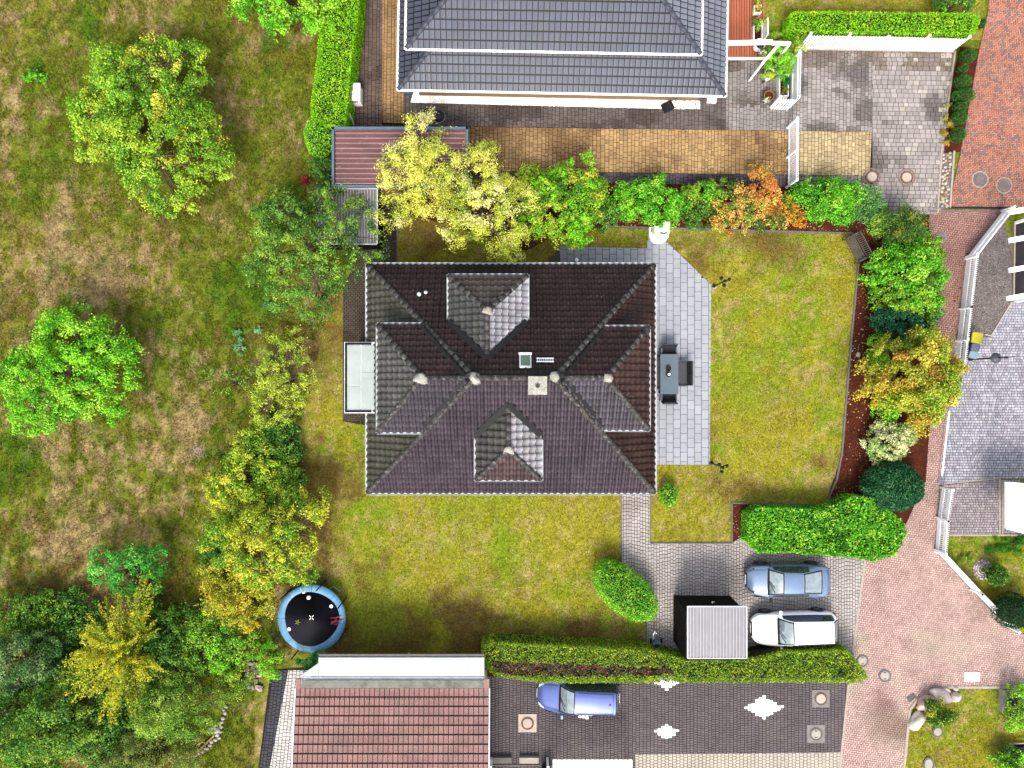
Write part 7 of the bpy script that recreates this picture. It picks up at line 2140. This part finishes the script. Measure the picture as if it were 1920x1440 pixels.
plant('shrub', 'low yellow green plant above the white pergola beam', 'shrub', 1458, 70, 20, 9, .05, .6, YG[:3], 620, (.10, .05), 'bush', cr=.16)
plant('potted_plant', 'leafy plant with rust leaves in the planter with tall back', 'plant', 1424, 42, 13, 14, .5, 1.2, MG + [((190, 130, 80), 1)], 700, (.10, .06), 'bush', cr=.16)
plant('potted_plant', 'yellow flowering plant in the small planter on the deck', 'plant', 1424, 9, 10, 12, .45, 1.1, [((214, 200, 70), 2), ((110, 150, 56), 2)], 700, (.09, .05), 'bush', cr=.14)
plant('potted_plant', 'white flowering plant in the large white pot', 'plant', 1428, 95, 11, 9, .55, 1.1, [((236, 230, 214), 2), ((90, 112, 56), 2), ((60, 80, 40), 1)], 560, (.10, .05), 'bush', cr=.16)
plant('potted_plant', 'yellow green plant in the white urn', 'plant', 1441, 143, 14, 12, .65, 1.2, YG, 700, (.12, .06), 'bush', cr=.16)
plant('potted_plant', 'small plant with a white bloom in the terracotta pot', 'plant', 1437, 186, 8, 8, .42, .62, MG + [((240, 240, 230), .7)], 620, (.09, .05), 'bush', cr=.1)
plant('potted_plant', 'deep green plant in the cream planter trough', 'plant', 1474, 152, 8, 12, .35, .8, [((40, 130, 50), 3), ((30, 100, 40), 2)], 900, (.09, .05), 'bush', cr=.14)
plant('potted_plant', 'rust coloured plant in the cream planter trough', 'plant', 1471, 169, 8, 8, .35, .75, [((176, 124, 70), 2), ((90, 130, 50), 1.5)], 900, (.08, .05), 'bush', cr=.12)
# right side gardens
plant('ball_shrub', 'ball bush with yellow green side next to the cobble ring', 'shrub', 1867, 1078, 21, 21, .05, 1.3, [((84, 140, 44), 2), ((64, 116, 40), 2), ((176, 190, 50), 1)], 800, (.11, .06), 'ball')
plant('ball_shrub', 'dark round evergreen at the right edge behind the slanting fence', 'shrub', 1898, 1144, 38, 34, .0, 1.7, [((34, 84, 46), 3), ((26, 66, 40), 2), ((52, 104, 60), 1)], 760, (.11, .06), 'ball')
plant('ground_cover', 'low deep green ground cover at the top right of the fenced garden', 'plant', 1898, 1020, 50, 16, .02, .3, [((60, 140, 30), 3), ((44, 112, 28), 2)], 520, (.09, .05), 'bush', cr=.2)
plant('shrub', 'round glossy bush with yellow tips among the boulders', 'shrub', 1764, 1338, 31, 29, .1, 1.4, [((176, 186, 60), 2), ((110, 150, 48), 2), ((70, 112, 40), 2)], 560, (.14, .08), 'bush', cr=.24, irr=.4)
plant('shrub', 'bright green bush at the right edge beside the low pale wall', 'shrub', 1912, 1328, 34, 40, .1, 1.6, BG + MG[:1], 520, (.14, .08), 'bush', cr=.26)
plant('shrub', 'dark bush in the bottom right corner', 'shrub', 1893, 1428, 34, 28, .05, 1.3, DG + BG[:1], 520, (.13, .08), 'bush', cr=.26)
plant('flower', 'small mixed bedding plants along the slanting fence', 'plant', 1808, 1052, 18, 14, .02, .35, MG + [((220, 150, 70), .6)], 420, (.09, .05), 'bush', cr=.16)
plant('grass_clump', 'yellow green strappy grass under the clipped balls', 'plant', 1778, 240, 9, 40, .02, .35, [((196, 176, 70), 2), ((150, 160, 60), 2), ((206, 150, 70), 1)], 520, (.16, .03), 'bush', cr=.14)

# ---------------------------------------------------------------- grass blades, fallen leaves
def blades(name, label, n, xr, yr, keep, colf, L, W, seed, clump=0.25):
    g = np.random.default_rng(seed)
    x = g.uniform(*xr, n); y = g.uniform(*yr, n)
    if clump:
        d = fbm(x * 2.2, y * 2.2, seed) ; k = g.random(n) < np.clip((d - clump) * 3, 0.08, 1)
        x, y = x[k], y[k]
    k = keep(x, y); x, y = x[k], y[k]; n = len(x)
    c = colf(x, y) * g.uniform(.5, 1.8, (n, 1)) * 1.05
    a = g.uniform(0, 2 * PI, n); l = L * g.uniform(.5, 1.4, n); lean = g.uniform(.3, 1.0, n)
    dx, dy = np.cos(a), np.sin(a)
    w_ = W * g.uniform(.7, 1.3, n)
    b = np.stack([x, y, np.full(n, .0)], 1)
    s = np.stack([-dy * w_, dx * w_, 0 * w_], 1) / 2
    t = b + np.stack([dx * l * lean, dy * l * lean, l * np.sqrt(np.clip(1 - (lean * .9) ** 2, .05, 1))], 1)
    V = np.stack([b - s, b + s, t], 1).reshape(-1, 3)
    o = np_mesh(name, V, np.arange(n * 3).reshape(n, 3), np.clip(np.repeat(c, 3, 0), 0.004, .8), M['grass'])
    return tag(o, label, None, None, 'stuff')


HARD = [CY, PA, DW, SD, LN, ST]
def off_hard(x, y):
    k = np.ones(len(x), bool)
    for p in HARD: k &= ~inpoly(x, y, p)
    k &= ~((x > X0 + .3) & (x < X1 - .3) & (y > Y0 + .3) & (y < Y1 - .3))
    return k


mead_keep = lambda x, y: off_hard(x, y) & ~inpoly(x, y, LAWN_P) & (x < P(620, 0).x + .6 * vn(x, y * 2, 3)) & ~((x > -15) & (y < -15.2) & (x > -14.5 + 0 * x))
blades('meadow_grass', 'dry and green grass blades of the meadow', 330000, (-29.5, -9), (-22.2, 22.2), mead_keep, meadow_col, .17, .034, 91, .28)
lawn_keep = lambda x, y: off_hard(x, y) & (inpoly(x, y, LAWN_P))
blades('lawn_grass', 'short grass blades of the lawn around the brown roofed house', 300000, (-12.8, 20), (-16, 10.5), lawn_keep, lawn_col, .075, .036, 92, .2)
for i, (pl, xx, yy) in enumerate(((RL1, (24, 29.5), (-14.5, -8)), (RL2, (21.5, 29.5), (-22, -16.5)), (NL, (13.5, 27.5), (19, 22.5)))):
    blades('lawn_grass', ('short grass of the fenced front garden', 'short grass of the corner lawn with boulders', 'short grass behind the top hedge')[i], 26000, xx, yy, lambda x, y, p=pl: off_hard(x, y) & inpoly(x, y, p), lawn_col, .07, .03, 93 + i, .2)


def litter(name, label, n, poly, cols, size, seed, z=.03, dens=None):
    g = np.random.default_rng(seed)
    xs_ = [p[0] for p in poly]; ys_ = [p[1] for p in poly]
    x = g.uniform(min(xs_), max(xs_), n * 6); y = g.uniform(min(ys_), max(ys_), n * 6)
    k = inpoly(x, y, poly) & (g.random(n * 6) < np.clip((fbm(x * .9, y * .9, seed) - .3) * 2.5, .03, 1))
    x, y = x[k][:n], y[k][:n]; n = len(x)
    pos = np.stack([x, y, z + g.uniform(0, .02, n)], 1)
    V = leaf_geo(g, pos, size, size * .7, up=3.0)
    c = np.array([A(*q) for q in cols])[g.integers(0, len(cols), n)] * g.uniform(.7, 1.2, (n, 1))
    o = np_mesh(name, V, quads(n), np.clip(np.repeat(c, 4, 0), 0, .85), M['moss'])
    return tag(o, label, None, None, 'stuff')


LIT = [(236, 214, 170), (222, 180, 120), (204, 140, 90), (170, 92, 64), (140, 70, 50)]
BED1 = PP([(1130, 428), (1600, 440), (1612, 492), (1596, 640), (1581, 850), (1548, 947), (1373, 944), (1373, 1018), (1400, 1018), (1410, 950), (1560, 952), (1640, 930), (1690, 900), (1660, 640), (1690, 560), (1640, 395), (1130, 410)])
litter('fallen_leaves', 'brown and pale fallen leaves on the mulch bed', 2600, BED1, LIT, .1, 61, .03)
litter('bark_chips', 'bark chips on the mulch bed', 9000, BED1, [(150, 76, 48), (118, 58, 38), (92, 46, 32), (176, 98, 62)], .07, 62, .022)
litter('fallen_leaves', 'scattered leaves at the lawn corner by the laurel hedge', 170, PP([(1440, 900), (1560, 880), (1600, 640), (1612, 640), (1560, 945), (1440, 940)]), LIT[:3], .075, 63, .05)
litter('fallen_leaves', 'scattered leaves on the lawn above the long hedge', 420, PP([(900, 1150), (1215, 1120), (1215, 1222), (1000, 1212), (905, 1208)]), LIT, .07, 64, .05)
litter('fallen_leaves', 'fallen leaves under the golden trees north of the house', 330, PP([(750, 410), (1050, 440), (1040, 495), (750, 492)]), LIT, .075, 65, .05)
litter('fallen_leaves', 'fallen leaves along the upper picket fence', 420, PP([(1865, 400), (1890, 400), (1818, 490), (1800, 640), (1783, 640), (1790, 500)]), LIT, .075, 66, .07)
litter('fallen_leaves', 'leaves blown beside the white fence panel and orange shrubs', 120, PP([(1400, 300), (1480, 250), (1480, 340), (1400, 340)]), LIT[:3], .075, 67, .065)
litter('fallen_leaves', 'leaves in front of the black shed beside the mower', 130, PP([(1212, 1160), (1262, 1160), (1262, 1222), (1212, 1222)]), LIT[:3], .065, 68, .065)
litter('fallen_leaves', 'dry leaves along the soil strip behind the white car', 140, PP([(1402, 1208), (1590, 1210), (1590, 1222), (1402, 1222)]), LIT[:3], .065, 69, .065)
MOSSG = [(96, 120, 52), (128, 140, 60), (150, 132, 70)]
litter('joint_weeds', 'moss and weeds in the courtyard joints below the top fence', 420, PP([(1500, 94), (1788, 99), (1782, 128), (1500, 124)]), MOSSG, .07, 71, .056)
litter('joint_weeds', 'moss along the west courtyard edge by the clipped hedge', 160, PP([(672, 0), (690, 0), (670, 232), (655, 232)]), MOSSG, .06, 72, .056)
litter('joint_weeds', 'moss and leaves along the east courtyard edge', 260, PP([(1772, 110), (1788, 110), (1760, 395), (1745, 395)]), MOSSG + [(220, 190, 140)], .06, 73, .056)
litter('joint_weeds', 'weeds along the lane edge under the slanting picket fence', 160, PP([(1745, 1030), (1752, 1028), (1886, 1172), (1878, 1176)]), MOSSG + [(190, 130, 80)], .07, 74, .056)
litter('joint_weeds', 'moss on the block path west of the house', 260, PP([(645, 540), (690, 540), (690, 640), (645, 640)]), MOSSG, .05, 75, .056)
litter('fallen_leaves', 'yellow leaf specks over the front lawn', 420, LAWN_P, [(240, 224, 150), (226, 200, 120)], .05, 70, .05)
